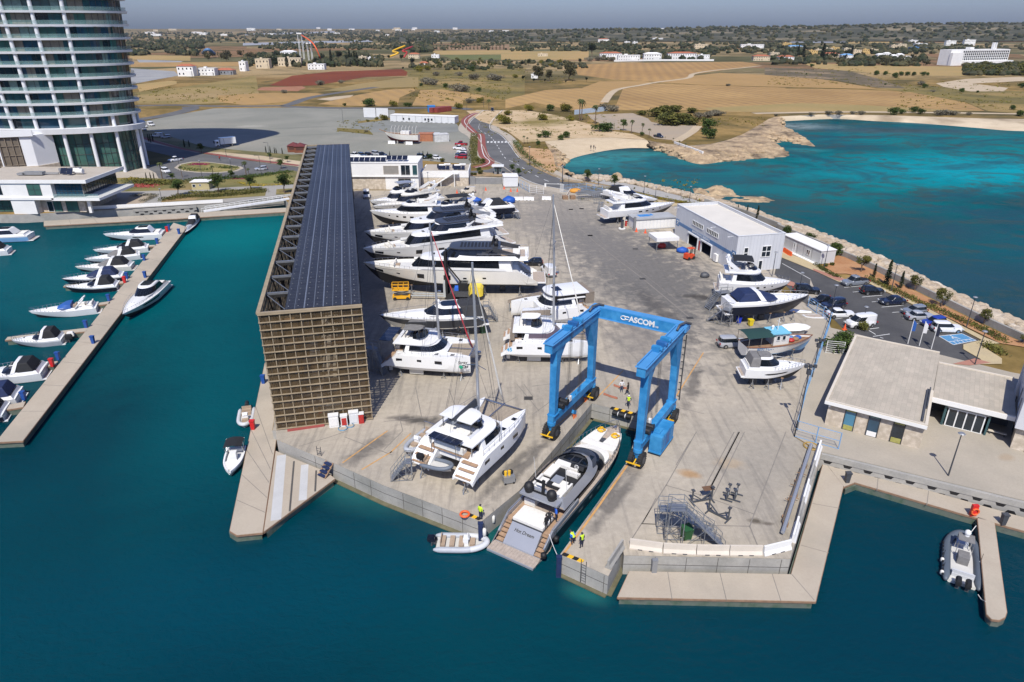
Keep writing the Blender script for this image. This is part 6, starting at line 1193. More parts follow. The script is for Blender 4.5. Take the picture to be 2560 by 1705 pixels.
# ---- catamarans ----
def catamaran(label,bow,stern,L=None,B=7.4,z0=.75,D=2.5,roofm=GEL,mastx_=.52,mh=19,biminim=None,solar=None,boom=True,sail=CANB,forestay=None,stripe=None,fly=True,power=False,group='catamarans laid up ashore',win=BGL):
 """bow / stern: (crop,x,y) of the mid-bow and mid-stern at deck height"""
 s,rz,L_=prep(bow,z0+D,stern,z0+.6);L=L or L_;r=thing('catamaran',label,'catamaran',(s.x,s.y,z0),rz,group);hw=B*.155;yc=B/2-hw
 for sg in (1,-1):
  mb=MB();rg=[];n=18
  for i in range(n+1):
   t=i/n;k=max(0,(t-.45)/.55);b=hw*(1-k**2.4)+.02;k2=max(0,.18-t)/.18;zt=D*(1+.06*t)-(D*.62*k2);zk=.0+max(0,.22-t)/.22*D*.32+.22*max(0,t-.9)/.1;P=[(b*.97,zt),(b,zt*.6),(b*.99,D*.36 if zt>D*.4 else zt*.5),(b*.72,D*.17+zk*.5),(0,zk)]
   x=t*L-.0;rg.append([(x,sg*yc+y,z) for y,z in P]+[(x,sg*yc-y,z) for y,z in P[-2::-1]])
  mb.loft(rg,False,(True,True),mcol=[0,0,0,1,1,0,0,0]);mb.build('hull',[GEL,GEL2 if stripe is None else stripe],r,smooth=22)
  mb=MB();mb.loft([[(a[0][0],a[0][1],a[0][2]),(a[-1][0],a[-1][1],a[-1][2])] for a in rg],False,(False,False));mb.build('side_deck',GEL,r,fix=False)
  mb=MB();mb.b2((.30*L,sg*yc-.12,-.55),(.46*L,sg*yc+.12,.1));mb.build('keel',GEL2,r);mb=MB();mb.b2((.06*L,sg*yc-.05,-.3),(.1*L,sg*yc+.05,.7));mb.build('rudder',GEL2,r)
  mb=MB()
  for i in range(3):z=D*(.44+.19*i);mb.box((.022*L+i*.045*L,sg*yc,z),(.045*L,hw*1.5,.06))
  mb.build('stern_step',TEAK,r)
  for s2 in (1,-1):
   for a,b in ((.18,.25),(.42,.47),(.62,.70)):
    mb=MB();y=sg*yc+s2*(hw+.012);mb.add([(a*L,y,D*.68),(b*L,y-s2*.0,D*.68),(b*L,y,D*.84),(a*L,y,D*.84)],[(0,1,2,3)]);mb.build('hull_window',BGL,r,fix=False)
  for a in (.36,.5,.62,.8):mb=MB();mb.box((a*L,sg*yc,D*(1+.06*a)+.03),(.5,.5,.06));mb.build('deck_hatch',BGL,r)
 mb=MB();mb.b2((.16*L,-yc,D*.55),(.72*L,yc,D*1.02));mb.build('bridge_deck',GEL,r)
 tier(r,'saloon',(.25*L,.72*L,B*.40),(.28*L,.60*L,B*.34),D,D+1.25,GEL,win,(.3,.85),(.30*L,9e9),nose=(.55,.55),e=2.4)
 slab(r,'saloon_roof',(.13*L,.60*L,B*.37),D+1.22,.14,roofm,.4,2.6,.14)
 mb=MB();mb.b2((.13*L,-yc+.4,D*.9),(.26*L,yc-.4,D*1.03));mb.build('cockpit_floor',TEAK,r);mb=MB();mb.b2((.235*L,-B*.34,D*1.03),(.255*L,B*.34,D+1.2));mb.build('cockpit_shade_box',BGL,r);seat(r,(.15*L,0,D*1.03),(.7,B*.45,.45),CUSH,'cockpit_seat',(-.3,0,.15,B*.45))  # dark glassy box added under the roof overhang as the cockpit's shade
 mb=MB()
 for sg in (1,-1):mb.bar((.15*L,sg*B*.33,D),(.15*L,sg*B*.33,D+1.25),.08)
 mb.build('roof_post',INOX,r)
 if fly:
  tier(r,'fly_coaming',(.20*L,.46*L,B*.26),(.20*L,.44*L,B*.24),D+1.4,D+1.85,GEL,None,None,roof=False,nose=(.5,.5));seat(r,(.24*L,0,D+1.42),(.8,B*.4,.35),CUSH,'fly_seat');seat(r,(.37*L,B*.12,D+1.42),(.5,1.0,.6),CUSHB,'helm_seat')
  slab(r,'fly_hardtop',(.23*L,.45*L,B*.25),D+3.0,.1,biminim or GEL,.45,2.4,.12);mb=MB()
  for sg in (1,-1):
   for x in (.25,.41):mb.bar((x*L,sg*B*.22,D+1.6),(x*L,sg*B*.22,D+3.0),.07)
  mb.build('hardtop_post',DGR,r);tier(r,'fly_screen',(.34*L,.47*L,B*.25),(.34*L,.44*L,B*.23),D+1.8,D+2.5,GLG if 0 else BGL,None,None,roof=False,nose=(.7,.7))
 if solar:
  mb=MB();x0_,x1_,w_,z=solar;mb.box(((x0_+x1_)/2*L,0,z),((x1_-x0_)*L,w_,.06));mb.build('solar_panel',PVM,r)
  mb=MB()
  for sg in (1,-1):mb.bar((x0_*L+.1,sg*w_*.42,D),(x0_*L+.1,sg*w_*.42,z),.06);mb.bar((x1_*L-.1,sg*w_*.42,D+.8),(x1_*L-.1,sg*w_*.42,z),.06)
  for i in range(1,4):mb.box(((x0_+x1_)/2*L,-w_/2+w_*i/4,z+.035),((x1_-x0_)*L,.05,.02))
  mb.build('davit_frame',INOX,r)
 if not power:
  mb=MB();mb.tube([(L*.985,-yc,D),(L*.985,yc,D)],.12,8);mb.bar((L*.72,0,D),(L*1.0,0,D+.05),.16);mb.build('cross_beam',INOX,r)
  mb=MB()
  for sg in (1,-1):mb.quad((.73*L,sg*.15,D*.98),(.975*L,sg*.15,D*.98),(.975*L,sg*(yc-hw*.25),D*.98),(.73*L,sg*(yc-hw*.8),D*.98))
  mb.build('trampoline',mat('tan_net',(.30,.25,.19),.9,var=.2,scale=4),r,fix=False)
  mx_=mastx_*L;mz=D+1.3;top=mz+mh;mb=MB();mb.tube([(mx_,0,mz),(mx_-.15,0,mz+mh*.5),(mx_-.5,0,top)],[.17,.16,.11],8);ms=mb.build('mast',HGR,r,smooth=40)
  mb=MB()
  for q in (.35,.66):mb.bar((mx_-.3,-1.3+.3*q,mz+mh*q-.1),(mx_,0,mz+mh*q),.07);mb.bar((mx_-.3,1.3-.3*q,mz+mh*q-.1),(mx_,0,mz+mh*q),.07)
  mb.cyl((mx_+.35,0,mz+mh*.42),.22,.2,10);mb.bar((mx_,0,mz+mh*.42),(mx_+.35,0,mz+mh*.42+.05),.08);mb.build('spreader',INOX,ms)
  wr=MB();tp=(mx_-.35,0,mz+mh*.93)
  for sg in (1,-1):
   wr.bar(tp,(mx_-1.6,sg*(yc+hw*.8),D),.028);sp=(mx_-.3,sg*1.2,mz+mh*.64);wr.bar(tp,sp,.022);wr.bar(sp,(mx_-1.3,sg*(yc+hw*.8),D),.022);wr.bar((mx_-.2,sg*.1,mz+mh*.35),(mx_-.6,sg*(yc+hw*.5),D),.02)
  wr.bar((mx_-.45,0,top-.1),(.14*L,0,D+1.4),.022);wr.build('rigging_wire',DGR,r)
  mb=MB();mb.tube([(L*.985,0,D+.3),(L*.93,0,D+2),tp],[.07,.11,.035],6);mb.build('furled_headsail',forestay or GEL2,r,smooth=True)
  if boom:mb=MB();bz=mz+1.35 if fly else mz+.9;mb.tube([(mx_-.25,0,bz),(mx_-.38*L,0,bz+.25)],[.22,.2],8);mb.build('boom',HGR,r,smooth=40);mb=MB();mb.loft([[(mx_-.5,-.22,bz+.2),(mx_-.5,.22,bz+.2),(mx_-.5,.1,bz+1.0),(mx_-.5,-.1,bz+1.0)],[(mx_-.37*L,-.2,bz+.4),(mx_-.37*L,.2,bz+.4),(mx_-.37*L,.1,bz+.7),(mx_-.37*L,-.1,bz+.7)]]);mb.build('sail_bag',sail,r)
 mb=MB()
 for sg in (1,-1):
  P=[(.2*L+i*.08*L,sg*(yc+hw*.75-(max(0,i-6)*.12)),D*1.04+.65) for i in range(10)];mb.tube(P,.018,4);mb.tube([(a,b,c-.3) for a,b,c in P],.012,4)
  for q in P:mb.bar((q[0],q[1],q[2]-.65),q,.03)
 mb.build('lifeline',INOX,r);return r,L
ca=catamaran('foreground white catamaran with teak stern steps, solar panel and tall mast by the slip',(d4,1030,170),(d4,480,770),B=7.9,z0=.9,solar=(.05,.13,3.6,4.3),mh=17.5,mastx_=.57,sail=HDK)
ra,La=ca
cb=catamaran('white catamaran lettered Stray Cat with a square solar panel over its stern',(d3,1120,840),(d3,290,900),B=7.0,z0=.75,solar=(-.04,.10,4.6,4.0),biminim=CANG,mh=16,forestay=mat('red_furled_sail',(.36,.03,.04),.7),mastx_=.60)
cc=catamaran('white catamaran numbered 45 with a taupe cockpit enclosure, behind the blue lift',(d3,2230,690),(d3,1400,790),B=7.6,z0=.75,mh=18.5,mastx_=.60,sail=CANT,win=mat('plum_window',(.10,.075,.09),.2),solar=None)
cd=catamaran('white power catamaran with two square solar panels on its long roof',(d3,1530,420),(d3,2230,440),B=6.8,z0=.75,power=True,fly=False,mh=0)
r,L=cd;slab(r,'upper_roof',(.08*L,.62*L,2.5),2.5+1.9,.16,GEL,.4,2.6,.15);mb=MB();mb.b2((.12*L,-2.3,3.4),(.55*L,2.3,4.4));mb.build('upper_house',BGL,r)
for y in (-.5,.5):mb=MB();mb.box((.45*L,y,4.75),(1.2,.85,.05));mb.build('solar_panel',PVM,r)
mb=MB();mb.b2((.0,-2.4,2.6),(.12*L,2.4,4.4));mb.build('cockpit_enclosure',CANT,r)
r,L=cc;mb=MB();mb.b2((.10*L,-2.7,2.55),(.15*L,2.7,3.7));mb.build('cockpit_enclosure',CANT,r)
text('45',.75,mat('sky_blue_letter',(.05,.35,.62),.5),r,(.10*L,-3.82,1.6),(PI/2,0,0),'hull_number',.01,bold=.02)
r,L=cb;text('Stray',.6,BLK,r,(.93*L,-3.36,2.1),(PI/2,0,.26),'boat_name',.01,bold=.01,shear=.2);text('Cat',.65,BLK,r,(.95*L,-3.28,1.5),(PI/2,0,.26),'boat_name',.01,bold=.01,shear=.2);mb=MB();mb.ball((.915*L,-3.42,1.45),.28,10,6,(1,.25,1));mb.build('green_emblem',mat('emblem_green',(.02,.28,.16),.5),r)
sc_=thing('boat_sailcover','taupe covered sail bundle lying along the rail behind the number 45 catamaran','sail cover',d3(1450,470,0),0);mb=MB();mb.loft([[(0,-.3,1.7),(0,.3,1.7),(0,.1,2.1),(0,-.1,2.1)],[(5.5,-.6,1.7),(5.5,.6,1.7),(5.5,.15,3.6),(5.5,-.15,3.6)]]);mb.build('cover',CANT,sc_);mb=MB();mb.b2((.2,-.15,0),(.4,.15,1.72));mb.b2((5,-.15,0),(5.2,.15,1.72));mb.build('support',STL,sc_)
# ---- inflatables ----
def rib(label,bow,stern,B=2.3,z=WZ,m=TUBE_,seats=2,obs=1,console=True,m2=None,group=None,arch=False,name='inflatable_boat',obm=BLK,seatm=CUSHB):
 s,rz,L=prep(bow,z+.5,stern,z+.45);r=thing(name,label,'inflatable',(s.x,s.y,z-.1),rz,group);R_=B*.115;yb=B/2-R_
 P=[(0,-yb,.42),(.25*L,-yb,.42),(.55*L,-yb,.44),(.75*L,-yb*.88,.5),(.9*L,-yb*.52,.58),(.965*L,0,.64),(.9*L,yb*.52,.58),(.75*L,yb*.88,.5),(.55*L,yb,.44),(.25*L,yb,.42),(0,yb,.42)]
 Q=smooth_path(P,5);rr=[R_*(min(1,.35+i/4) if i<4 else (min(1,.35+(len(Q)-1-i)/4))) for i in range(len(Q))]
 mb=MB();mb.tube(Q,rr,10);mb.mi=[1 if (m2 and (f_[0]//10)/len(Q)>.25 and (f_[0]//10)/len(Q)<.75) else 0 for f_ in mb.f];mb.build('tube',[m,m2 or m],r,smooth=True)
 mb=MB();rg=[[(t*L,-b,.42),(t*L,-b*.8,.1),(t*L,0,-.15+.5*max(0,t-.7)),(t*L,b*.8,.1),(t*L,b,.42)] for t,b in ((.03,yb),(.5,yb),(.75,yb*.82),(.9,yb*.4),(.95,.03))];mb.loft(rg,False,(True,False));mb.build('hull',GEL2,r,smooth=40)
 mb=MB();mb.loft([[(t*L,-b,.36),(t*L,b,.36)] for t,b in ((.04,yb-.05),(.5,yb-.05),(.75,yb*.8),(.9,yb*.4))],False,(False,False));mb.build('floor',mat('pale_floor',(.52,.51,.48),.7,var=.08),r,fix=False)
 for k in range(seats):seat(r,((.16+.17*k)*L,0,.36),(.09*L,yb*1.35,.38),seatm,'seat',(-.035*L,0,.08,yb*1.35) if k==0 else None)
 if console:mb=MB();mb.box((.58*L,0,.75),(.5,.65,.8));mb.box((.63*L,0,1.25),(.08,.6,.4),mt=Matrix.Rotation(-.4,3,'Y'));mb.build('console',GEL,r);mb=MB();mb.tube([(.53*L,.18*math.cos(q/10*2*PI),1.15+.18*math.sin(q/10*2*PI)) for q in range(10)],.02,4,True);mb.build('steering_wheel',BLK,r);seat(r,(.70*L,0,.36),(.1*L,yb*.9,.35),seatm,'bow_seat')
 for k in range(obs):outboard(r,-.18,(k-(obs-1)/2)*.75,.5,.95,obm)
 if arch:mb=MB();mb.tube([(.1*L,-yb,.5),(.13*L,-yb*.8,1.8),(.13*L,yb*.8,1.8),(.1*L,yb,.5)],.04,6);mb.build('arch',INOX,r)
 return r,L
rib('grey and white inflatable with tan seats floating by the slip corner',(d4,893,1345),(d4,430,1340),2.6,m=TUBE_,m2=TUBL,seats=3,obm=HNV)
rib('pale grey inflatable with tan cushions, upper of two boats at the rack pontoon',(d2,163,838),(d2,180,735),2.2,m=TUBL,seats=2)
rib('grey inflatable standing on the concrete beside the foreground catamaran',(d4,190,570),(d4,420,385),2.3,z=.5,m=TUBE_,seats=2,obs=0,arch=True)
big=rib('large grey rigid inflatable with twin black outboards beside the round-ended pontoon',(d8,878,1055),(d8,880,1320),3.3,m=mat('blue_grey_hypalon',(.085,.105,.13),.55,var=.08),seats=1,obs=2,console=False,seatm=TUBL)
r,L=big;mb=MB();mb.b2((.38*L,-.45,.36),(.52*L,.45,1.2));mb.build('console',CANG,r);mb=MB();mb.b2((.54*L,-.65,2.1),(.70*L,.65,2.16));mb.build('t_top',CANG,r);mb=MB();[mb.bar((x*L,y,.4),(x*L,y,2.1),.05) for x in (.52,.7) for y in (-.6,.6)];mb.build('t_top_frame',INOX,r);dome(r,(.66*L,0,2.35),.28);mb=MB();mb.b2((.74*L,-.5,.36),(.85*L,.5,.7));mb.build('bow_locker',TUBE_,r);mb=MB()
for k in range(9):
 for sg in (1,-1):mb.box((.06*L+k*.075*L,sg*(1.65-.38+.28),.66),(.32,.14,.1))
mb.build('tube_patch',BLK,r)
fender('white fender on the upper left tube of the large grey inflatable',d8(775,1195,WZ+.5),.16,.5);fender('white fender on the lower left tube of the large grey inflatable',d8(773,1260,WZ+.5),.16,.5);fender('white fender between the large inflatable and the finger pontoon',d8(970,1215,WZ+.5),.16,.5)
tn=rib('small grey tender slung across the stern of the foreground catamaran',(d4,585,705),(d4,330,645),1.9,z=1.75,m=mat('slate_hypalon',(.12,.14,.17),.55,var=.08),seats=1,console=False)
cw,Lw=boat('open_boat','small white open boat under a black bimini at the rack pontoon','boat',(d2,75,1115),(d2,125,975),.95,WZ-.3,.12,.8);surf,f,h=hull(cw,Lw,2.2,.95,GEL,GEL2,rise=.12,t0=.35,rake=.25,deckz=.2,deckm=GEL)
mb=MB();rail(mb,smooth_path([surf(.02,1,1,-.1)]+[surf(t,1,1,-.1) for t in (.3,.6,.8,.93)]+[surf(.97,1,1,-.04)],3),.16,.3,.9);rail(mb,smooth_path([surf(t,1,-1,-.1) for t in (.02,.3,.6,.8,.93)],3),.16,.3,.9);mb.build('gunwale',GEL,cw);seat(cw,(.1*Lw,0,.9),(.5,1.6,.4),CUSH,'seat');mb=MB();mb.b2((.34*Lw,-.35,.8),(.48*Lw,.35,1.8));mb.build('console',GEL,cw);slab(cw,'bow_cushion',(.56*Lw,.86*Lw,.8),.88,.25,CUSH,.7,2)
mb=MB();mb.loft([[(x*Lw,y*1.0,2.35+.2*(1-y*y)) for y in (-1,-.5,0,.5,1)] for x in (.02,.2,.4)],False,(False,False));mb.build('bimini',CANB,cw,smooth=True,fix=False);mb=MB();[mb.bar((.22*Lw,y,1.1),(x*Lw,y,2.36),.04) for x in (.03,.2,.39) for y in (-.98,.98)];mb.build('bimini_frame',INOX,cw);outboard(cw,-.2,0,.75)
fb,Lf_=boat('fishing_boat','old white wooden fishing boat with dark green canopy and pale blue wheelhouse roof','fishing boat',(c8,410,1060),(c8,-235,1160),1.7,.9,.28,.8)
surf,f,h=hull(fb,Lf_,3.6,1.7,mat('chalky_white_paint',(.62,.61,.58),.6,var=.1),BLU,rise=.3,t0=.4,p=2.2,rake=.16,deckm=WOOD,stern=.7,deckz=.3)
mb=MB();[rail(mb,[surf(t/10,1,sg,-.02) for t in range(11)],.12,.12,0) for sg in ()];P=[surf(t/12,1,1,0) for t in range(13)]+[surf(t/12,1,-1,0) for t in range(11,-1,-1)];mb.tube(P,.08,6);mb.build('rubbing_rail',mat('brown_rail',(.20,.085,.045),.7),fb);mb=MB();mb.b2((.38*Lf_,-1.0,1.4),(.60*Lf_,1.0,3.3));mb.build('wheelhouse',MATS['chalky_white_paint'],fb);mb=MB();mb.b2((.34*Lf_,-1.3,3.3),(.60*Lf_,1.3,3.45));mb.build('wheelhouse_roof',mat('sky_blue_roof',(.17,.46,.60),.6),fb)
mb=MB();mb.loft([[(x*Lf_,y*1.7,3.2+.3*(1-y*y)) for y in (-1,-.5,0,.5,1)] for x in (-.02,.18,.36)],False,(False,False));mb.build('canopy',mat('dark_green_canvas',(.012,.045,.04),.8,bump=.1),fb,smooth=True,fix=False);mb=MB();[mb.bar((x*Lf_,y,1.6),(x*Lf_,y,3.2),.06) for x in (0,.17,.34) for y in (-1.6,1.6)];mb.build('canopy_frame',INOX,fb)
for x,y in ((.44,-1.01),(.52,-1.01)):window(fb,(x*Lf_-.25,y),(x*Lf_+.25,y),2.3,3.0,1,1,GLD,FRW,nm='wheelhouse_window')
mb=MB();mb.bar((.47*Lf_,0,3.45),(.47*Lf_,0,5.2),.08);mb.bar((.47*Lf_,-.5,4.7),(.47*Lf_,.5,4.7),.05);mb.build('mast',WHT,fb);dome(fb,(.42*Lf_,.4,3.7),.22)
for i,(x,y,m) in enumerate(((.66,-.5,RED),(.70,.3,BLU2),(.74,-.2,mat('tan_net_heap',(.25,.16,.09),.9)),(.8,.2,MATS['royal_blue_canvas']),(.62,.5,GEL))):mb=MB();mb.ball((x*Lf_,y,1.95),.55,8,5,(1,.9,.5));mb.build('net_heap',m,fb,smooth=True)
text('BOTTOM',.6,BLU2,fb,(.24*Lf_,-1.73,1.45),(PI/2,0,0),'boat_name',.01,bold=.012)
tb=thing('covered_dinghy','dinghy under a wrinkled white cover behind the fishing boat','dinghy',c8(220,1060),.15);mb=MB();mb.loft([[(x,y*b,1.2+h_*(1-y*y)) for y in (-1,-.5,0,.5,1)] for x,b,h_ in ((-2.6,.5,.3),(-1.5,1.0,.7),(.5,1.1,.8),(2,.8,.5),(2.8,.1,.1))],False,(False,False));mb.build('cover',WHT,tb,smooth=True);mb=MB();mb.b2((-1.8,-.6,0),(1.6,.6,1.2));mb.build('cradle',STL,tb)
sh_,Ls=boat('old_sailing_ship','old white and maroon wooden ship hull with bare canopy hoops on the grey compound','ship',(c2,1165,1200),(c2,1485,1240),3.0,.6,.3,.8)
surf,f,h=hull(sh_,Ls*.97,5.0,3.0,GEL2,mat('maroon_bottom',(.10,.012,.015),.7),rise=.28,t0=.45,rake=.3,stern=.75,deckm=WOOD);mb=MB();mb.bar((.93*Ls,0,3.8),(1.13*Ls,0,4.8),.25);mb.build('bowsprit',WOOD,sh_);mb=MB();mb.b2((.25*Ls,-1.3,3),(.5*Ls,1.3,4.3));mb.build('deckhouse',WHT,sh_);mb=MB()
for k in range(8):x=(.05+.1*k)*Ls;mb.tube([(x,-2.2,3),(x,-2,5.4),(x,0,6.3),(x,2,5.4),(x,2.2,3)],.06,4)
mb.build('canopy_hoop',GEL2,sh_);mb=MB();[mb.box((x*Ls,0,.0),(.5,3,1.2)) for x in (.2,.4,.6)];mb.build('keel_block',M_wall,sh_)
# ================= travel lift =================
LB=mat('lift_blue',(.026,.20,.44),.5,var=.18,scale=.9,spec=.3,col2=(.045,.235,.46));LBD=mat('lift_blue_dark',(.02,.11,.30),.5,var=.1);RUB=mat('tyre_rubber',(.018,.018,.018),.85,var=.2,scale=4,bump=.2,bscale=12);CAB=mat('wire_rope',(.05,.048,.045),.6)
wFL=(d6(128,1238)+d6(190,1255))/2;wFR=(d6(838,1465)+d6(905,1488))/2;wRL=d6(485,915);wRR=d6(1150,1108)
lx=wFR-wFL;ly=((wRL-wFL)+(wRR-wFR))/2;LW=lx.length;LL=ly.length;lrz=math.atan2(lx.y,lx.x)
tl=thing('travel_lift','big sky-blue gantry boat lift on rubber tyres straddling the slip, name on its rear beam','boat lift',wFL,lrz)
LT=d6.zat(170,440,wFL.y+.5)+.2;LT=max(12.2,min(LT,14))
for x in (0,LW):
 o=1 if x>0 else -1
 mb=MB();mb.box((x,LL/2,2.55),(.75,LL+.6,.9));mb.build('sill_beam',LB,tl)
 for y,lean in ((.35,.25),(LL-.35,-.2)):
  mb=MB();mb.loft([[(x-.36,y-.36,3.0),(x+.36,y-.36,3.0),(x+.36,y+.36,3.0),(x-.36,y+.36,3.0)],[(x-.42,y-.5+lean,LT-1.0),(x+.42,y-.5+lean,LT-1.0),(x+.42,y+.5+lean,LT-1.0),(x-.42,y+.5+lean,LT-1.0)]]);mb.build('leg',LB,tl)
  mb=MB();mb.box((x,y,2.98),(1.0,1.1,.12));mb.build('leg_flange',LB,tl)
 mb=MB();y1=LL-.6;mb.add([(x-.4,y1-.3,LT-1.0),(x-.4,y1-1.7,LT-1.0),(x-.4,y1-.3,LT-4.5),(x+.4,y1-.3,LT-1.0),(x+.4,y1-1.7,LT-1.0),(x+.4,y1-.3,LT-4.5)],[(0,1,2),(3,5,4),(0,3,4,1),(1,4,5,2)]);mb.build('gusset',LB,tl);mb=MB();mb.add([(x-.3,1.0,LT-1.0),(x-.3,2.6,LT-1.0),(x-.3,.8,LT-3),(x+.3,1.0,LT-1.0),(x+.3,2.6,LT-1.0),(x+.3,.8,LT-3)],[(0,2,1),(3,4,5),(0,1,4,3),(1,2,5,4)]);mb.build('gusset',LB,tl)
 mb=MB();mb.box((x,LL/2-.2,LT-.5),(.95,LL+2.0,1.0));mb.build('top_beam',LB,tl);mb=MB();mb.box((x,LL/2-.2,LT+.04),(1.25,LL+2.2,.08));mb.bar((x-.5,-1,LT+.2),(x-.5,LL,LT+.2),.14);mb.bar((x+.45,-1,LT+.18),(x+.45,LL,LT+.18),.1);mb.build('top_flange',mat('lift_blue_pale',(.07,.26,.53),.45,var=.1),tl)
 for y in (3.2,4.6,5.8):
  mb=MB();mb.box((x-.1*o,y,LT+.35),(.9,.6,.55));mb.cyl((x-.6,y,LT+.4),.24,1.2,10,ax='x');mb.build('trolley',LBD if y==4.6 else LB,tl)
 mb=MB()
 for y in (3.0,3.35,6.0,6.3):
  for q in (-.3,-.12,.1,.28):mb.bar((x-.55*o+q*.4,y+q*.3,LT+.1),(x-.35*o+q*.3,y+q*.25,3.3),.016)
 mb.build('wire_rope',CAB,tl)
 for y in (1.9,2.9):mb=MB();mb.cyl((x-.5,y,3.35),.34,1.0,12,ax='x');mb.cyl((x-.56,y,3.35),.42,.08,12,ax='x');mb.cyl((x+.48,y,3.35),.42,.08,12,ax='x');mb.build('winch_drum',BLK,tl)
 mb=MB();mb.box((x-.3*o,3.8,3.4),(.35,.5,.6));mb.build('control_box',WHT,tl)
 for y in (0,LL):
  mb=MB();mb.cyl((x,y,1.75),.5,.4,14);mb.bar((x,y,1.0),(x,y,1.9),.28,.5);mb.box((x,y,1.55),(.9,.55,.3));mb.build('wheel_yoke',LB,tl)
  for q in (-.52,.52):
   mb=MB();mb.tube([(x+q-.24,y,.86),(x+q-.2,y,.86),(x+q+.2,y,.86),(x+q+.24,y,.86)],[.66,.86,.86,.66],22);w_=mb.build('wheel',RUB,tl,smooth=30);mb=MB();mb.cyl((x+q-.26,y,.86),.4,.52,14,ax='x');mb.build('hub',DGR,w_)
   mb=MB()
   for k in range(20):a=2*PI*k/20;mb.box((x+q,y+.87*math.cos(a),.86+.87*math.sin(a)),(.46,.10,.10),mt=Matrix.Rotation(a,3,'X'))
   mb.build('tread',RUB,w_)
  mb=MB();mb.bar((x-.85,y-1.02 if y==0 else y-1.05,.75),(x+.75,y-1.02 if y==0 else y-1.05,.75),.12);mb.bar((x,y-1.0,.75),(x,y-.3,.95),.12);mb.build('wheel_guard',YEL,tl)
mb=MB();mb.box((LW/2,LL+.35,LT-.35),(LW-.9,.7,1.25));mb.build('cross_beam',LB,tl)
mb=MB();mb.box((LW/2,LL+.5,LT+.32),(LW+1.2,.9,.1));mb.box((LW/2,LL+.35,LT-.99),(LW-.9,1.0,.08));mb.box((-.1,LL+.45,LT-.1),(1.3,1.5,.7));mb.box((LW+.1,LL+.45,LT-.1),(1.3,1.5,.7));mb.build('beam_flange',MATS['lift_blue_pale'],tl)
mb=MB();
for x in (-.1,LW+.1):mb.tube([(x,LL-1.6,LT+.25),(x,LL-.8,LT+.6),(x+.4,LL+.2,LT+.65),(x+.9,LL+.5,LT+.45)],.14,6)
mb.build('cable_chain',DGR,tl,smooth=True)
text('ASCOM',.92,FRW,tl,(LW*.56,LL-.012,LT-.36),(PI/2,0,0),'lettering',.006,bold=.035);text('E-110',.3,FRW,tl,(LW*.72,LL-.012,LT-.62),(PI/2,0,0),'lettering',.006,bold=.01)
mb=MB()
for c_,r in (((LW*.345,LT-.35),.30),((LW*.385,LT-.30),.22)):mb.tube([(c_[0]+r*1.25*math.cos(k/12*4.9+.5),LL-.02,c_[1]+r*.8*math.sin(k/12*4.9+.5)) for k in range(13)],.06,5)
mb.build('swirl_emblem',FRW,tl)
mb=MB();mb.b2((LW+.35,2.6,.55),(LW+1.7,6.6,2.5));mb.b2((LW+.3,2.5,.4),(LW+1.75,6.7,.56));mb.b2((LW+.4,3.2,2.5),(LW+1.2,4.4,2.65));pb=mb.build('engine_box',LB,tl)
for y in (3.3,4.6,5.9):mb=MB();mb.b2((LW+1.7,y-.5,.8),(LW+1.73,y+.5,2.3));mb.build('engine_door',LBD if y==4.6 else LB,pb)
mb=MB();mb.bar((LW+.75,LL+.1,3),(LW+.75,LL+.1,LT-.8),.12);[mb.box((LW+.62,LL+.1,3.5+k*.9),(.3,.12,.08)) for k in range(10)];mb.build('ladder_cable',CAB,tl)
ORS=mat('orange_sling',(.75,.16,.03),.6,var=.2,scale=3)
for i,(x,y) in enumerate(((430,940),(335,1080))):
 p=d6(x,y,.0)+Vector((.2,0,0));s_=thing('sling_hook','blue hook block with orange lifting slings hanging down the slip wall, '+('nearer the back wall' if i==0 else 'nearer the front wheels'),'lifting sling',(p.x,p.y,0),lrz)
 mb=MB();mb.bar((0,-.35,1.0),(0,.35,.55),.28,.42);mb.build('hook_block',LB,s_);mb=MB();mb.bar((0,.3,.95),(-.0,.2,3.2),.05);mb.build('hoist_rope',CAB,s_)
 for q in (-.3,0,.3):mb=MB();mb.bar((.05,q,.6),(.35,q*1.1,-.8),.16,.05);mb.build('sling',ORS,s_);mb=MB();mb.bar((.35,q*1.1,-.8),(.5,q*1.2,-2.0),.2,.06);mb.build('sling_sleeve',DGR,s_)
for i,pp in enumerate((((600,885),(650,905),(712,922)),((685,812),(735,832),(790,838)))):
 P=[d6(a,b,.08) for a,b in pp];mb=MB();mb.tube([P[0],P[0].lerp(P[1],.6),P[1],P[2]],[.16,.1,.1,.14],6);mb.tube([p+Vector((.0,.22,.02)) for p in P],.08,5);o=mb.build('rope_sling',mat('rust_sling',(.33,.12,.07),.8,var=.2));tag(o,'rust-red folded lifting sling on the concrete, '+('nearer the slip' if i==0 else 'by the man in white'),'sling')
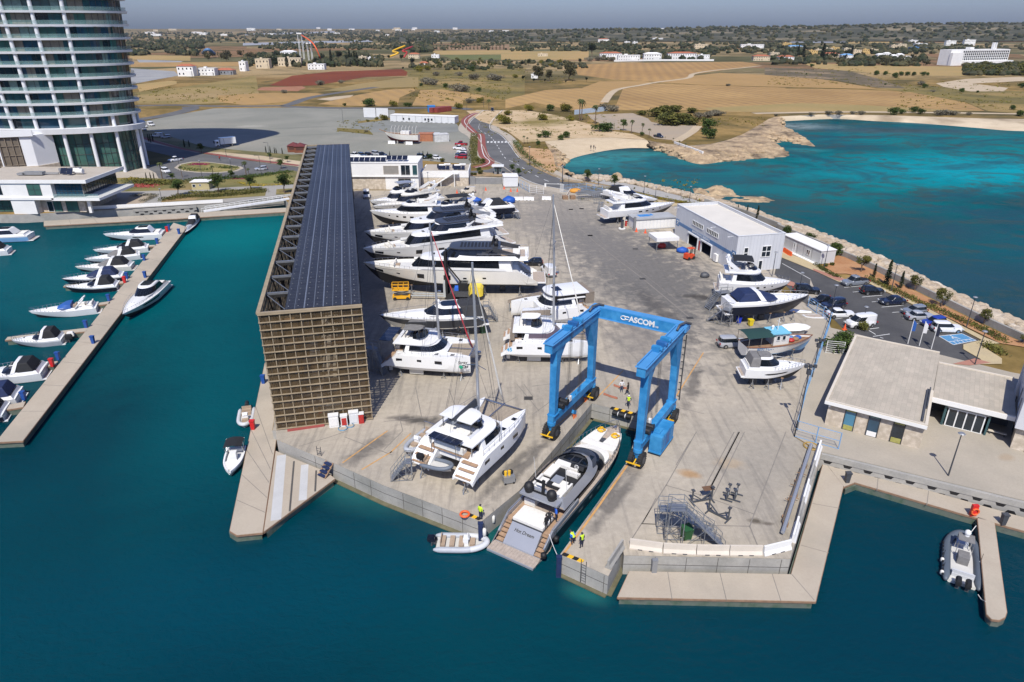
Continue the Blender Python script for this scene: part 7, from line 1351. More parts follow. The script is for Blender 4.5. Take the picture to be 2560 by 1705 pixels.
# ================= vehicles =================
PAINT=mat('car_paint',(.6,.6,.6),.25,.2,var=.03,coat=.6);CGL=mat('car_glass',(.01,.013,.016),.06,var=.1,spec=.6);LMP=mat('headlight',(.6,.62,.62),.15);TLM=mat('tail_light',(.35,.01,.01),.3)
def car(kind,label='',cat='car'):
 S=dict(hatch=(4.0,1.75,1.48),suv=(4.5,1.85,1.68),sedan=(4.5,1.8,1.44),pickup=(5.2,1.85,1.78),van=(4.9,1.95,1.98),smallvan=(4.4,1.8,1.82),truck=(8,2.4,3.4))[kind];L,W,H=S;r=thing('parked_'+('truck' if kind=='truck' else 'van' if 'van' in kind else 'pickup' if kind=='pickup' else 'car'),label,cat);hw=W/2
 def ol(xa,xf,w,z,e=4.5):return [(x,y,z) for x,y in plan(xa,xf,w,.5,e,8)]
 def shell(xa,xf,w,z):
  m=(xa+xf)/2;a=plan(m,xf,w,.75,3.6,6);P=a[:7];P=[(m,w)]+P[1:];F=P+[(x,-y) for x,y in P[-2::-1]];Bk=[(2*m-x,y) for x,y in F[::-1]];return [(x,y,z) for x,y in F+Bk[1:-1]]
 hb=.92 if kind in('suv','pickup') else .98 if 'van' in kind else .84
 mb=MB()
 if kind=='truck':
  mb.loft([shell(2.1,4.0,hw*.98,.5),shell(2.1,4.0,hw*.98,1.5),shell(2.1,3.8,hw*.93,2.4),shell(2.1,3.4,hw*.85,2.6)],cap=(True,True));mb.build('cab',PAINT,r,smooth=35);mb=MB();mb.b2((-4,-hw,1.0),(1.95,hw,H));mb.build('box_body',PAINT,r);mb=MB();mb.b2((-4,-hw*.7,.6),(2.3,hw*.7,1.0));mb.build('chassis',BLK,r);window(r,(3.98,-.95),(3.98,.95),1.5,2.3,1,1,CGL,BLK,n=(1,0),nm='windscreen')
  for s in (1,-1):mb=MB();mb.b2((2.7,s*hw*.985,1.5),(3.5,s*hw*.995,2.2));mb.build('window',CGL,r)
 else:
  mb.loft([shell(-L/2+.05,L/2-.05,hw*.93,.22),shell(-L/2,L/2,hw,.45),shell(-L/2,L/2-.02,hw,hb*.8),shell(-L/2+.04,L/2-.1,hw*.95,hb)],cap=(True,True));mb.build('body',PAINT,r,smooth=40)
  C=dict(hatch=((-.48,.24),(-.42,.03)),suv=((-.49,.24),(-.45,.06)),sedan=((-.36,.22),(-.24,.03)),pickup=((-.12,.26),(-.09,.12)),van=((-.495,.36),(-.49,.16)),smallvan=((-.495,.30),(-.49,.10)))[kind]
  win=(.12,.86);wx=(-9,9) if 'van' not in kind else (.02*L,9)
  A=shell(C[0][0]*L,C[0][1]*L,hw*.93,hb);T=shell(C[1][0]*L,C[1][1]*L,hw*.74 if 'van' not in kind else hw*.86,H-.05);N_=len(A);LR=lambda t:[tuple(p[i]+(q[i]-p[i])*t for i in range(3)) for p,q in zip(A,T)]
  mb=MB();c0=(C[1][0]+C[1][1])/2*L;mb.loft([LR(0),LR(.9),LR(1),[(c0+(x-c0)*.85,y*.85,z+.05) for x,y,z in LR(1)]],cap=(False,True));cb=mb.build('cabin',PAINT,r,smooth=40);g=MB();lo,hi=LR(win[0]),LR(win[1]);cc=Vector((c0,0,hb+.3))
  for i in range(N_):
   j=(i+1)%N_;q=[Vector(v) for v in (lo[i],lo[j],hi[j],hi[i])];nr=(q[1]-q[0]).cross(q[3]-q[0]);mxx=(lo[i][0]+lo[j][0])/2
   if nr.length<1e-6 or not wx[0]<=mxx<=wx[1]:continue
   nr=nr.normalized()*.018;nr=nr if nr.dot(sum(q,Vector())/4-cc)>0 else -nr;g.quad(*[v+nr for v in q])
  g.build('window',CGL,cb,fix=False)
  if kind=='pickup':
   mb=MB();mb.b2((-L/2+.12,-hw*.8,hb-.02),(-.16*L,hw*.8,hb+.015));mb.build('cargo_bed',BLK,r)
  for s in (1,-1):
   mb=MB();mb.box((L/2-.08,s*hw*.72,.66),(.12,.36,.16));mb.build('headlight',LMP,r);mb=MB();mb.box((-L/2+.04,s*hw*.78,.78),(.1,.26,.22));mb.build('tail_light',TLM,r);mb=MB();mb.box((C[0][1]*L-.45,s*hw*1.06,hb+.08),(.12,.16,.12));mb.build('wing_mirror',PAINT,r)
  mb=MB();mb.box((L/2-.01,0,.45),(.06,hw*1.2,.2));mb.box((-L/2+.0,0,.42),(.06,hw*1.6,.2));mb.build('bumper',DGR,r)
 R_=.34 if kind!='truck' else .48;xs=(L*.31,-L*.30) if kind!='truck' else (3.0,-2.4)
 for x in xs:
  for s in (1,-1):mb=MB();mb.tube([(x,s*(hw-.22),R_),(x,s*(hw-.2),R_),(x,s*(hw+.0),R_),(x,s*(hw+.015),R_)],[R_*.9,R_,R_,R_*.85],14);w_=mb.build('wheel',RUB,r,smooth=30);mb=MB();mb.cyl((x,s*(hw+.02)-.01,R_),R_*.6,.02,10,ax='y');mb.build('rim',INOX,w_)
 return r
PROTO={};PMAT={}
def paint(col):
 k=tuple(col)
 if k not in PMAT:PMAT[k]=mat('car_paint_%d'%len(PMAT),col,.25,.15 if max(col)<.5 else 0,var=.03,coat=.6)
 return PMAT[k]
WH_=(.72,.72,.71);BK_=(.012,.013,.016);NV_=(.014,.02,.045);GR_=(.22,.24,.27);SV_=(.42,.43,.45);RD_=(.38,.015,.015);BL_=(.02,.05,.32);BG_=(.55,.5,.42)
def park(kind,cp,rear,front,col,label,cat=None,group=None,z=.02):
 a=cp(*rear,.5);b=cp(*front,.5);c=(a+b)/2;rz=ang(a,b);cat=cat or {'pickup':'pickup','van':'van','smallvan':'van','truck':'truck'}.get(kind,'car')
 if kind not in PROTO:
  r=car(kind,label,cat);PROTO[kind]=r
  for o in r.children:
   for q in [o]+list(o.children):
    if q.type=='MESH':q.data.materials[:] if 0 else None
  ALLCH.clear();
  r['_first']=1
  d=r;d.location=(c.x,c.y,z);d.rotation_euler=(0,0,rz)
  for o in d.children_recursive:
   for i,m in enumerate(o.data.materials):
    if m.name=='car_paint':o.data.materials[i]=paint(col)
  r['col']=list(col);d['label']=label;d['category']=cat
  if group:d['group']=group
  del r['_first'];return d
 p=PROTO[kind];old=paint(tuple(round(v,6) for v in p['col'])) if 0 else None
 base=[m for o in p.children_recursive for m in o.data.materials if m.name.startswith('car_paint')][0]
 d=dup(p,(c.x,c.y,z),rz,label,group,swap={base.name:paint(col)});d['category']=cat;d['col']=list(col)
 if not group and 'group' in d:del d['group']
 return d
G1='cars in the asphalt car park'
park('pickup',c8,(910,560),(690,582),GR_,'silver-grey double-cab pickup nearest the planted corner of the car park',group=G1)
park('hatch',c8,(855,655),(1058,650),BK_,'black hatchback with red tail lights facing the sea wall, next to the pickup',group=G1)
park('sedan',c8,(1253,742),(1035,750),NV_,'dark navy saloon parked nose to the aisle beyond the black hatchback',group=G1)
park('hatch',c8,(1450,828),(1240,845),GR_,'slate grey hatchback beside the silver coupe',group=G1)
park('sedan',c8,(1288,890),(1500,885),SV_,'silver coupe between the grey and the blue cars',group=G1)
park('hatch',c8,(1638,930),(1410,955),BL_,'bright blue hatchback next to the white crossover',group=G1)
park('suv',c8,(1520,995),(1758,1000),WH_,'white crossover car beside the blue disabled bay',group=G1)
park('suv',c8,(275,645),(432,650),BK_,'black people carrier behind the bow of the sport yacht',group=G1)
park('sedan',c8,(600,728),(392,755),BK_,'black saloon behind the blue fence',group=G1)
park('suv',c8,(680,770),(515,795),NV_,'dark navy estate between the black and white saloons',group=G1)
park('sedan',c8,(568,865),(755,862),WH_,'white saloon parked by the lamp post behind the fence',group=G1)
park('van',c8,(985,935),(715,962),WH_,'white panel van beside the green shrub in the car park',group=G1)
Y_=Crop(1780,700,5.6)
park('suv',Y_,(150,890),(430,880),SV_,'silver estate car half behind the fishing boat canopy')
park('van',c6,(2000,1290),(1915,1205),WH_,'white high-roof van seen from behind in the middle of the yard')
park('hatch',c6,(1890,1165),(1735,1165),BK_,'black car with open tailgate behind the largest yacht')
park('smallvan',c6,(1288,505),(1138,512),BG_,'cream delivery van parked by the outside stair')
park('van',c6,(275,520),(285,575),WH_,'white van in the shade between the rack and the rearmost yacht')
Z2=Crop(860,380,6.5417);park('pickup',Z2,(1000,640),(1140,650),GR_,'small grey pickup in front of the office wall')
G2='vehicles on the gravel compound'
for k,(x,y,kd,cl,lb) in enumerate(((1870,1312,'pickup',RD_,'dark red pickup at the far end of the short row by the cycle path'),(1855,1350,'pickup',WH_,'white pickup second in the row by the cycle path'),(1878,1382,'hatch',WH_,'white car third in the row by the cycle path'),(1872,1405,'sedan',NV_,'dark car fourth in the row by the cycle path'),(1868,1432,'suv',RD_,'bright red car nearest the yard in the row by the cycle path'))):
 park(kd,c2,(x+48,y+3),(x-48,y),cl,lb,group=G2)
for k,(x,y,kd,cl,lb) in enumerate(((900,1418,'pickup',WH_,'white pickup behind the office roof panels, first of the row'),(968,1415,'hatch',(.05,.09,.16),'blue-grey car behind the office roof panels'),(1030,1415,'hatch',BK_,'black hatchback behind the office roof panels'),(1098,1405,'suv',SV_,'silver car behind the office roof panels'),(1152,1412,'sedan',NV_,'navy saloon last behind the office roof panels'),(1512,1432,'suv',(.03,.05,.06),'dark green car beside the cypress behind the office wing'),(1590,1432,'hatch',BK_,'black car under the small tree behind the office wing'),(1650,1442,'hatch',WH_,'white hatchback alone on the dirt behind the office wing'))):
 park(kd,c2,(x-30,y-6),(x+30,y+4),cl,lb,group=G2)
park('pickup',c5,(565,800),(452,818),WH_,'white pickup leaving the tower shadow');park('suv',c5,(400,905),(440,920),WH_,'white car beside the tower forecourt');park('hatch',c5,(1342,888),(1252,895),SV_,'silver hatchback on the road beside the rack')
park('truck',c5,(1050,665),(885,680),WH_,'white box truck on the gravel at the edge of the tower shadow')
park('van',c5,(365,590),(325,590),SV_,'pale van in the tower shadow, left of two');park('hatch',c5,(445,597),(395,600),SV_,'pale car in the tower shadow, right of two')
for k,(x,y,cl,lb) in enumerate(((285,485,WH_,'white van right of the tower columns'),(225,500,WH_,'white car nearest the tower columns'),(215,525,SV_,'silver car below the white one by the tower'),(205,462,NV_,'dark car farthest in the group by the tower'))):park('hatch' if k else 'van',c5,(x-25,y-4),(x+25,y+6),cl,lb)
park('suv',c2,(2150,990),(2160,1020),BK_,'black car on the road by the palm at the top of the bend');park('pickup',c3,(1320,1240),(1352,1246),NV_,'dark pickup at the edge of the tan gravel beach parking')
for p in PROTO.values():
 if 'col' in p:del p['col']
for o in bpy.data.objects:
 if 'col' in o:del o['col']
# ================= people =================
SKIN=mat('skin',(.42,.24,.16),.6,var=.05);HAIR=mat('dark_hair',(.02,.016,.013),.8);CL={}
def cloth(n,c):return mat('cloth_'+n,c,.85,var=.12,scale=6)
def person(label,p,rz,shirt,pants,pose='stand',head=HAIR,vest=None,k=1.0):
 """one skinned figure: skeleton edges with radii, grown by the Skin modifier and baked to a mesh"""
 P={'pel':(0,0,.95,.15),'waist':(0,0,1.1,.13),'chest':(0.02,0,1.33,.165),'neck':(.02,0,1.5,.06),'head':(.04,0,1.64,.10),'top':(.03,0,1.74,.075)}
 for s,n in ((1,'l'),(-1,'r')):
  P.update({'hip'+n:(0,s*.10,.9,.10),'knee'+n:(.03,s*.12,.5,.065),'ank'+n:(-.01,s*.12,.09,.045),'toe'+n:(.17,s*.14,.04,.04),'sh'+n:(.02,s*.20,1.43,.075),'el'+n:(-.02,s*.27,1.15,.05),'wr'+n:(.08,s*.27,.92,.036),'ha'+n:(.11,s*.265,.84,.036)})
  for f in range(4):P['f%d%s'%(f,n)]=(.10+.025*(f-1.5)+.03,s*(.262-.01*f),.765+.008*abs(f-1.5),.010)
  P['th'+n]=(.16,s*.23,.80,.011)
 def mv(names,dx=0,dy=0,dz=0):
  for q in names:a=P[q];P[q]=(a[0]+dx,a[1]+dy,a[2]+dz,a[3])
 hand=lambda n:['ha'+n,'th'+n]+['f%d%s'%(f,n) for f in range(4)]
 if pose=='walk':mv(['kneel'],.16,0,.04);mv(['ankl','toel'],.24,0,.02);mv(['kneer'],.02,0,.02);mv(['ankr','toer'],-.22,0,.05);mv(['elr','wrr']+hand('r'),.18,0,.05);mv(['ell','wrl']+hand('l'),-.12,0,.03)
 if pose in('reach','crouch','bend'):
  mv(['wrl']+hand('l'),.25,-.05,.2);mv(['wrr']+hand('r'),.25,.05,.2)
 if pose=='hips':mv(['ell'],-.02,.12,0);mv(['elr'],-.02,-.12,0);mv(['wrl']+hand('l'),-.02,-.05,.18);mv(['wrr']+hand('r'),-.02,.05,.18)
 if pose in('crouch','bend'):
  low=-.32 if pose=='crouch' else -.12;up=['pel','waist','chest','neck','head','top','hipl','hipr','shl','shr','ell','elr','wrl','wrr']+hand('l')+hand('r');mv(up,-.1,0,low);mv(['kneel','kneer'],.18,0,.03)
  a=.75
  for q in up:
   if q in('pel','hipl','hipr'):continue
   x,y,z,r=P[q];x0,z0=P['pel'][0],P['pel'][2];dx,dz=x-x0,z-z0;P[q]=(x0+dx*math.cos(a)+dz*math.sin(a),y,z0-dx*math.sin(a)+dz*math.cos(a),r)
 Eg=[('pel','waist'),('waist','chest'),('chest','neck'),('neck','head'),('head','top')]
 for n in 'lr':Eg+=[('pel','hip'+n),('hip'+n,'knee'+n),('knee'+n,'ank'+n),('ank'+n,'toe'+n),('chest','sh'+n),('sh'+n,'el'+n),('el'+n,'wr'+n),('wr'+n,'ha'+n),('ha'+n,'th'+n)]+[('ha'+n,'f%d%s'%(f,n)) for f in range(4)]
 nm=list(P);ix={q:i for i,q in enumerate(nm)};me=bpy.data.meshes.new('person');me.from_pydata([P[q][:3] for q in nm],[(ix[a],ix[b]) for a,b in Eg],[])
 ob=bpy.data.objects.new('person',me);COL.objects.link(ob);ob.modifiers.new('s','SKIN');sv=me.skin_vertices[0].data
 for i,q in enumerate(nm):sv[i].radius=(P[q][3],P[q][3]);
 sv[0].use_root=True;sd=ob.modifiers.new('d','SUBSURF');sd.levels=1;sd.render_levels=1
 dg=bpy.context.evaluated_depsgraph_get();m2=bpy.data.meshes.new_from_object(ob.evaluated_get(dg));ob.modifiers.clear();ob.data=m2
 for m in (SKIN,shirt,pants,DGR,vest or shirt):m2.materials.append(m)
 segs=[]
 for a,b in Eg:
  k_=0 if a in('neck','head') or a[:2] in('ha','wr') else 2 if a[:3]=='hip' or b[:3]=='hip' or a[:4]=='knee' else 3 if a[:3]=='ank' else 4 if a in('waist','chest','pel') else 1
  segs.append((Vector(P[a][:3]),Vector(P[b][:3]),k_))
 for pl in m2.polygons:
  c=pl.center;best=min(segs,key=lambda q:(c-geometry.intersect_point_line(c,q[0],q[1])[0]).length if 0<=geometry.intersect_point_line(c,q[0],q[1])[1]<=1 else min((c-q[0]).length,(c-q[1]).length));pl.material_index=best[2];pl.use_smooth=True
 ob.location=p;ob.rotation_euler=(0,0,rz);ob.scale=(k,)*3;tag(ob,label,'person')
 hx=Vector(P['head'][:3]);tp=Vector(P['top'][:3]);d=(tp-hx).normalized();mb=MB();c=hx+d*.045-Vector((.02,0,0));mb.ball(c,.115,10,6,(1.05,.95,.85));mb.build('hair' if head is HAIR else 'helmet',head,ob,smooth=True)
 f_=Vector((math.cos(.0),0,0));mb=MB();mb.ball(hx+Vector((.105,0,-.02)),.022,6,4);mb.build('nose',SKIN,ob,smooth=True);mb=MB();[mb.ball(hx+Vector((.092,s*.035,.02)),.012,6,4) for s in (1,-1)];mb.build('eyes',BLK,ob)
 return ob
HV=mat('hi_vis_yellow',(.55,.75,.03),.7,var=.1);NVY=cloth('navy',(.012,.016,.035));BKC=cloth('black',(.014,.014,.016));WHC=cloth('white',(.62,.62,.63));JN=cloth('denim',(.05,.075,.13));BLC=cloth('blue',(.02,.12,.55));GRC=cloth('grey',(.2,.2,.21));CAP=mat('dark_cap',(.03,.03,.035),.7);HWT=mat('white_helmet',(.65,.65,.65),.4)
person('worker in a yellow vest and dark cap standing at the left corner of the slip',d4(822,1152),.9,HV,NVY,'stand',CAP,HV)
person('worker in yellow-green vest standing on the right quay beside the slip',d5(795,1190),2.2,NVY,NVY,'stand',CAP,HV)
person('worker in blue with a yellow vest bending over the right edge of the slip',d5(735,1165),2.3,BLC,NVY,'bend',CAP,HV)
dk0=hy.location.z+2.58
person('person in black on the aft deck of the silver yacht, nearest the steps',d5(538,1055,dk0),2.4,BKC,BKC,'stand');person('person in dark clothes with hand raised on the aft deck of the silver yacht',d5(560,1022,dk0),1.6,BKC,BKC,'hips');person('person in a bright blue shirt on the aft deck of the silver yacht',d5(608,995,dk0),.2,BLC,NVY,'hips')
person('person in a white shirt and jeans under the lift by a folded sling',d6(745,868),-1.5,WHC,JN,'hips');person('person in a black jacket walking under the lift beside the man in white',d6(797,890),2.6,BKC,BKC,'walk');person('worker in yellow vest and white helmet walking towards the slip',d6(802,997),-2.0,NVY,NVY,'walk',HWT,HV)
person('person in dark clothes standing on the beach sand, left of three',c3(718,1362,-1.0),1,BKC,BKC);person('person in dark clothes standing on the beach sand, middle and tallest',c3(745,1362,-1.0),2,NVY,BKC);person('small dark figure on the beach sand, right of three',c3(760,1366,-1.0),2.5,BKC,GRC,k=.75)
person('pedestrian in red and dark clothes on the pavement by the planted island',c5(920,818),1.2,cloth('red',(.3,.03,.03)),BKC,'walk');person('person in white standing behind the stern of the largest yacht',c6(1700,1140),2,WHC,GRC)
person('worker in black crouching on the bow of the catamaran lettered Stray Cat',d3(965,695,3.3),1,BKC,BKC,'crouch');person('mechanic in blue standing by the yellow forklift',d3(965,305,.0),2,NVY,BLC,'reach')
# ================= yard equipment =================
def barrier(p,q,label,m=WHT,group='concrete barriers',h=.95):
 d=(q-p).length;t=thing('jersey_barrier',label,'barrier',p,ang(p,q),group);mb=MB();sec=[(-.3,0),(-.3,.12),(-.12,.4),(-.09,h),(.09,h),(.12,.4),(.3,.12),(.3,0)];mb.loft([[(x,y,z) for y,z in sec] for x in (.03,d-.03)]);mb.build('barrier_block',m,t)
 mb=MB();[mb.box((d*f,0,.06),(.4,.63,.11)) for f in (.33,.66)];mb.build('fork_slot',DGR,t)
BCR=mat('beige_barrier',(.55,.49,.41),.8,var=.1)
bx=[(45,1000),(335,1040),(625,1055),(912,1060),(1200,1062)]
for i in range(4):barrier(d7(*bx[i]),d7(*bx[i+1]),['first beige concrete barrier from the left along the lower yard edge','second beige barrier along the lower yard edge, below the stair tower','third beige barrier along the lower yard edge, red mark on top','fourth beige barrier, joining the bright white one at the corner'][i],BCR)
barrier(d7(1208,1068),d7(1445,1010),'bright white barrier set at an angle at the yard corner',WHT)
rb_=[(1465,965),(1510,800),(1555,630),(1600,470),(1650,310),(1705,130)]
for i in range(5):barrier(d7(*rb_[i]),d7(*rb_[i+1]),'white and grey barrier on the right yard edge, '+['next to the angled corner one','second up from the corner','in the middle beside the lying masts','fourth up from the corner','highest, by the mesh fence'][i],WHT if i in (0,2,4) else M_wall)
barrier(d5(985,1345),d5(1090,1185),'grey barrier with a red mark on the tip of the right quay',M_wall)
for i,(a,b) in enumerate((((1620,592),(1720,590)),((1725,590),(1822,592)),((1895,585),(1980,588)))):barrier(c6(*a),c6(*b),'white barrier across the back of the yard, '+['left','middle','right by the gate'][i]+' of three',WHT)
barrier(c7(62,275),c7(95,215),'pale barrier end-on beside the stacked steel frames',BCR)
for i,(x,y) in enumerate(((1205,1310),(1365,1318))):barrier(c2(x,y),c2(x+65,y+2),'white concrete block in front of the old wooden ship, '+('bow end' if i==0 else 'stern end'),WHT,h=1.2)
def stair(name,label,p,rz,h=3.0,run=3.4,w=1.1,rail=True,plat=1.2,mats=STL):
 t=thing('access_stair',label,'access stair',p,rz);n=int(h/.25)
 mb=MB();[mb.box((run*k/n,0,h*k/n),(.28,w,.04)) for k in range(1,n+1)];[mb.bar((0,s*w/2,0),(run,s*w/2,h),.06,.16,up=(0,1,0)) for s in (1,-1)];mb.build('flight',mats,t)
 mb=MB();mb.box((run+plat/2,0,h),(plat,w,.06));mb.build('platform',mats,t)
 mb=MB();
 for x in (run,run+plat):
  for s in (1,-1):mb.bar((x,s*w/2,0),(x,s*w/2,h+1.0),.06)
 for s in (1,-1):mb.bar((run,s*w/2,.15),(run+plat,s*w/2,h*.5),.045);mb.bar((run+plat,s*w/2,h*.5),(run,s*w/2,h*.95),.045);mb.bar((0,s*w/2,.1),(run+plat,s*w/2,.1),.06);mb.bar((run*.5,s*w/2,.1),(run*.5,s*w/2,h*.5),.05);mb.bar((run*.5,s*w/2,h*.5),(run,s*w/2,.1),.04)
 mb.bar((run+plat,-w/2,.1),(run+plat,w/2,h),.045);mb.build('leg_frame',mats,t)
 mb=MB()
 for s in (1,-1):
  for q in (1.0,.5):mb.bar((0,s*w/2,q),(run,s*w/2,h+q),.045);mb.bar((run,s*w/2,h+q),(run+plat,s*w/2,h+q),.045)
  for k in range(4):mb.bar((run*k/4,s*w/2,h*k/4),(run*k/4,s*w/2,h*k/4+1),.045)
 mb.build('handrail',mats,t);return t
a,b=d7(860,990),d7(345,980);stair('x','large steel stair tower standing alone on the lower yard, taller of two',a,ang(a,b),4.2,(b-a).length*.72,1.1,plat=1.4)
a,b=d7(830,985)+Vector((0,1.6,0)),d7(330,965)+Vector((-.6,1.7,0));stair('x','lower steel stair behind the tall one, beside the green bin',a,ang(a,b),2.6,(b-a).length*.72,1.0,plat=1.2)
a,b=d4(60,810),d4(225,800);stair('x','steel stair with a mossy flight behind the left stern of the foreground catamaran',a,ang(a,b),2.1,(b-a).length*.8,1.0,plat=.6)
a,b=c6(1850,1390),c6(1600,1400);stair('x','tall steel stair at the stern of the largest yacht',a,ang(a,b),3.6,(b-a).length*.6,1.1,plat=1.8)
a,b=c7(1360,1400),c7(1520,1440);stair('x','steel stair tower at the stern of the navy sport yacht, nearer of two',a,ang(a,b),2.6,2.4,1.1,plat=1.4);a=c7(1350,1300);stair('x','steel platform at the stern of the black-bimini yacht, farther of two',a,.3,2.8,1.8,1.4,plat=2.2)
a,b=d3(250,1090),d3(190,1080);stair('x','dark scaffold tower between the rack and the Stray Cat catamaran',a,2.6,3.6,1.4,1.0,plat=1.4,mats=GRY)
a,b=d3(1350,560),d3(1210,560);stair('x','steel stair with a green flight behind the charcoal yacht',a,ang(a,b),2.6,(b-a).length*.6,1.0,plat=.9)
a=d6(250,600);stair('x','low truss work platform behind the front left leg of the lift',a,.0,2.4,1.0,1.0,plat=2.4)
a=c6(1690,765);stair('x','small steel stair at the stern of the black-hulled cruiser',a,2.6,1.9,1.5,.8,plat=.7);a=c7(355,405);stair('x','tyre-lined ladder stair at the stern of the shed-side yacht',a,.9,2.2,1.2,.9,plat=.6,mats=GRY)
def mkstand():
 t=thing('boat_stand','x','boat stand');mb=MB();mb.bar((0,0,.45),(0,0,1.35),.09);mb.build('prop_post',STL,t);mb=MB();[mb.bar((.42*math.cos(k*2.094),.42*math.sin(k*2.094),0.02),(0,0,.8),.06) for k in range(3)];[mb.bar((.42*math.cos(k*2.094),.42*math.sin(k*2.094),0.03),(.42*math.cos(k*2.094+2.094),.42*math.sin(k*2.094+2.094),0.03),.05) for k in range(3)];mb.build('tripod',STL,t);mb=MB();mb.box((0,0,1.37),(.32,.32,.05));mb.build('pad',WOOD,t);return t
ST0=[None]
def stands(root,L,B,fr,what,h=1.0,sides=(1,-1)):
 M_=Matrix.Rotation(root.rotation_euler.z,3,'Z')
 for f_ in fr:
  for s in sides:
   p=root.location+M_@Vector((f_*L,s*B*(1-.75*max(0,f_-.5)),0));p.z=0;lb='steel tripod boat stand propping '+what
   if ST0[0] is None:ST0[0]=mkstand();o=ST0[0];o.location=p;o['label']=lb;o['group']='steel stands under '+what;o.scale=(1,1,h)
   else:o=dup(ST0[0],p,f_*7,lb,'steel stands under '+what);o.scale=(1,1,h)
 for f_ in (.2,.45):
  mb=MB();hh=root.location.z;mb.box((0,0,hh/2),(.9,.6,hh-.01));o=mb.build('keel_block',DGR);o.location=root.location+M_@Vector((f_*L,0,0));o.location.z=0;o.rotation_euler=(0,0,root.rotation_euler.z);tag(o,'timber keel block under '+what,'keel block','keel blocks under '+what)
for r,what,B,fr,h in ((ex1,'the nearest explorer yacht',2.4,(.1,.3,.5,.72),1.3),(ex2,'the second explorer yacht',2.3,(.1,.4,.7),1.3),(ex3,'the third explorer yacht',2.3,(.1,.4,.7),1.3),(f1,'the swept-arch flybridge yacht',1.9,(.15,.45,.7),1.4),(f2,'the cream wheelhouse yacht',1.7,(.15,.45,.7),1.2),(e2,'the black-hulled cruiser',1.5,(.15,.4,.65,.85),1.2),(f5,'the shed-side flybridge yacht',1.8,(.15,.4,.65),1.2),(f6,'the black-bimini flybridge yacht',1.7,(.15,.4,.65),1.2),(e1,'the navy sport yacht',1.6,(.12,.3,.5,.68,.8),1.2),(e4,'the small cabin cruiser',1.2,(.15,.4,.62),1.1),(dk,'the charcoal sport yacht',1.7,(.15,.4,.7),1.2),((fb,Lf_,0),'the fishing boat',1.0,(.2,.45,.7),1.1)):stands(r[0],r[1],B,fr,what,h)
for r,what in ((ca,'the foreground catamaran'),(cb,'the Stray Cat catamaran'),(cc,'the number 45 catamaran'),(cd,'the power catamaran')):
 M_=Matrix.Rotation(r[0].rotation_euler.z,3,'Z')
 for f_ in (.03,.2,.7,.9):
  for s in (2.7,-2.7):
   p=r[0].location+M_@Vector((f_*r[1],s,0));p.z=0;o=dup(ST0[0],p,f_*5,'steel tripod boat stand propping '+what,'steel stands under '+what);o.scale=(1,1,.72 if f_>.1 else .95)
def cradle(label,p,q,h=1.5):
 t=thing('boat_cradle',label,'cradle',p,ang(p,q));L=(q-p).length;mb=MB();mb.bar((0,0,.15),(L,0,.15),.14);
 for x in (0,L):mb.bar((x,-.6,.08),(x,.6,.08),.12);mb.bar((x,0,.1),(x+(.25 if x==0 else -.25)*0,0,h),.12);mb.bar((x,0,h*.7),(L/2,0,.2),.1)
 mb.build('cradle_frame',mat('dark_steel_frame',(.10,.11,.125),.5,.5),t);mb=MB();[mb.box((x,0,h+.05),(.3,.35,.1)) for x in (0,L)];mb.build('pad',DGR,t)
cradle('dark steel boat cradle lying on the yard, holding a brown plate',d7(590,620),d7(760,590));cradle('dark steel boat cradle beside the other, lower on the yard',d7(735,690),d7(905,775));
for i,(x,y) in enumerate(((890,600),(960,600))):cradle('short '+('left' if i==0 else 'right')+'-hand upright cradle of the pair right of the long ones',d7(x,y),d7(x+22,y-55),1.2)
cradle('steel trestle in front of the Stray Cat bow',d3(870,1075),d3(1050,1050),1.2)
pl=thing('rust_plate','square rusty brown plate resting on the dark cradle','plate',d7(722,575)+Vector((0,0,1.2)),.2);mb=MB();mb.box((0,0,0),(1.1,.7,.05));mb.build('plate_sheet',mat('rust_brown',(.14,.075,.04),.8),pl)
def mast_lying(label,p,q,r,m,z):
 t=thing('lying_mast',label,'mast',p,ang(p,q));L=(q-p).length;mb=MB();mb.tube([(0,0,z),(L,0,z)],[r*.9,r],8);mb.build('spar',m,t,smooth=40);mb=MB();[mb.box((L*f,0,z/2-.05),(.3,.5,max(.05,z-.12))) for f in (.1,.4,.75)];[mb.bar((L*f,-.5,z),(L*f,.5,z+.05),.06) for f in (.35,.62)];mb.build('support_block',WOOD,t)
mast_lying('long grey mast lying on blocks along the right yard edge',d7(1375,910),d7(1625,140),.2,HGR,.5);mast_lying('shorter dark spar lying left of the long grey mast',d7(1380,805),d7(1545,330),.13,mat('bronze_spar',(.13,.105,.08),.6),.4);ring('hose_ring','ochre hose ring on the ground at the top of the lying masts',d7(1628,122,.1),.75,mat('ochre_hose',(.34,.22,.06),.6),.09,cat='hose')
def bin_(label,p,m,rz=0,s=1.0):t=thing('wheelie_bin',label,'bin',p,rz);mb=MB();mb.loft([[(x*.28*s,y*.3*s,.08) for x,y in ((-1,-1),(1,-1),(1,1),(-1,1))],[(x*.36*s,y*.38*s,1.0*s) for x,y in ((-1,-1),(1,-1),(1,1),(-1,1))]]);mb.build('bin_body',m,t);mb=MB();mb.box((0,0,1.04*s),(.8*s,.84*s,.09));mb.build('lid',m,t);mb=MB();[mb.cyl((-.3*s,y,.1),.1,.06,8,ax='y') for y in (-.3,.25)];mb.build('wheel',BLK,t)
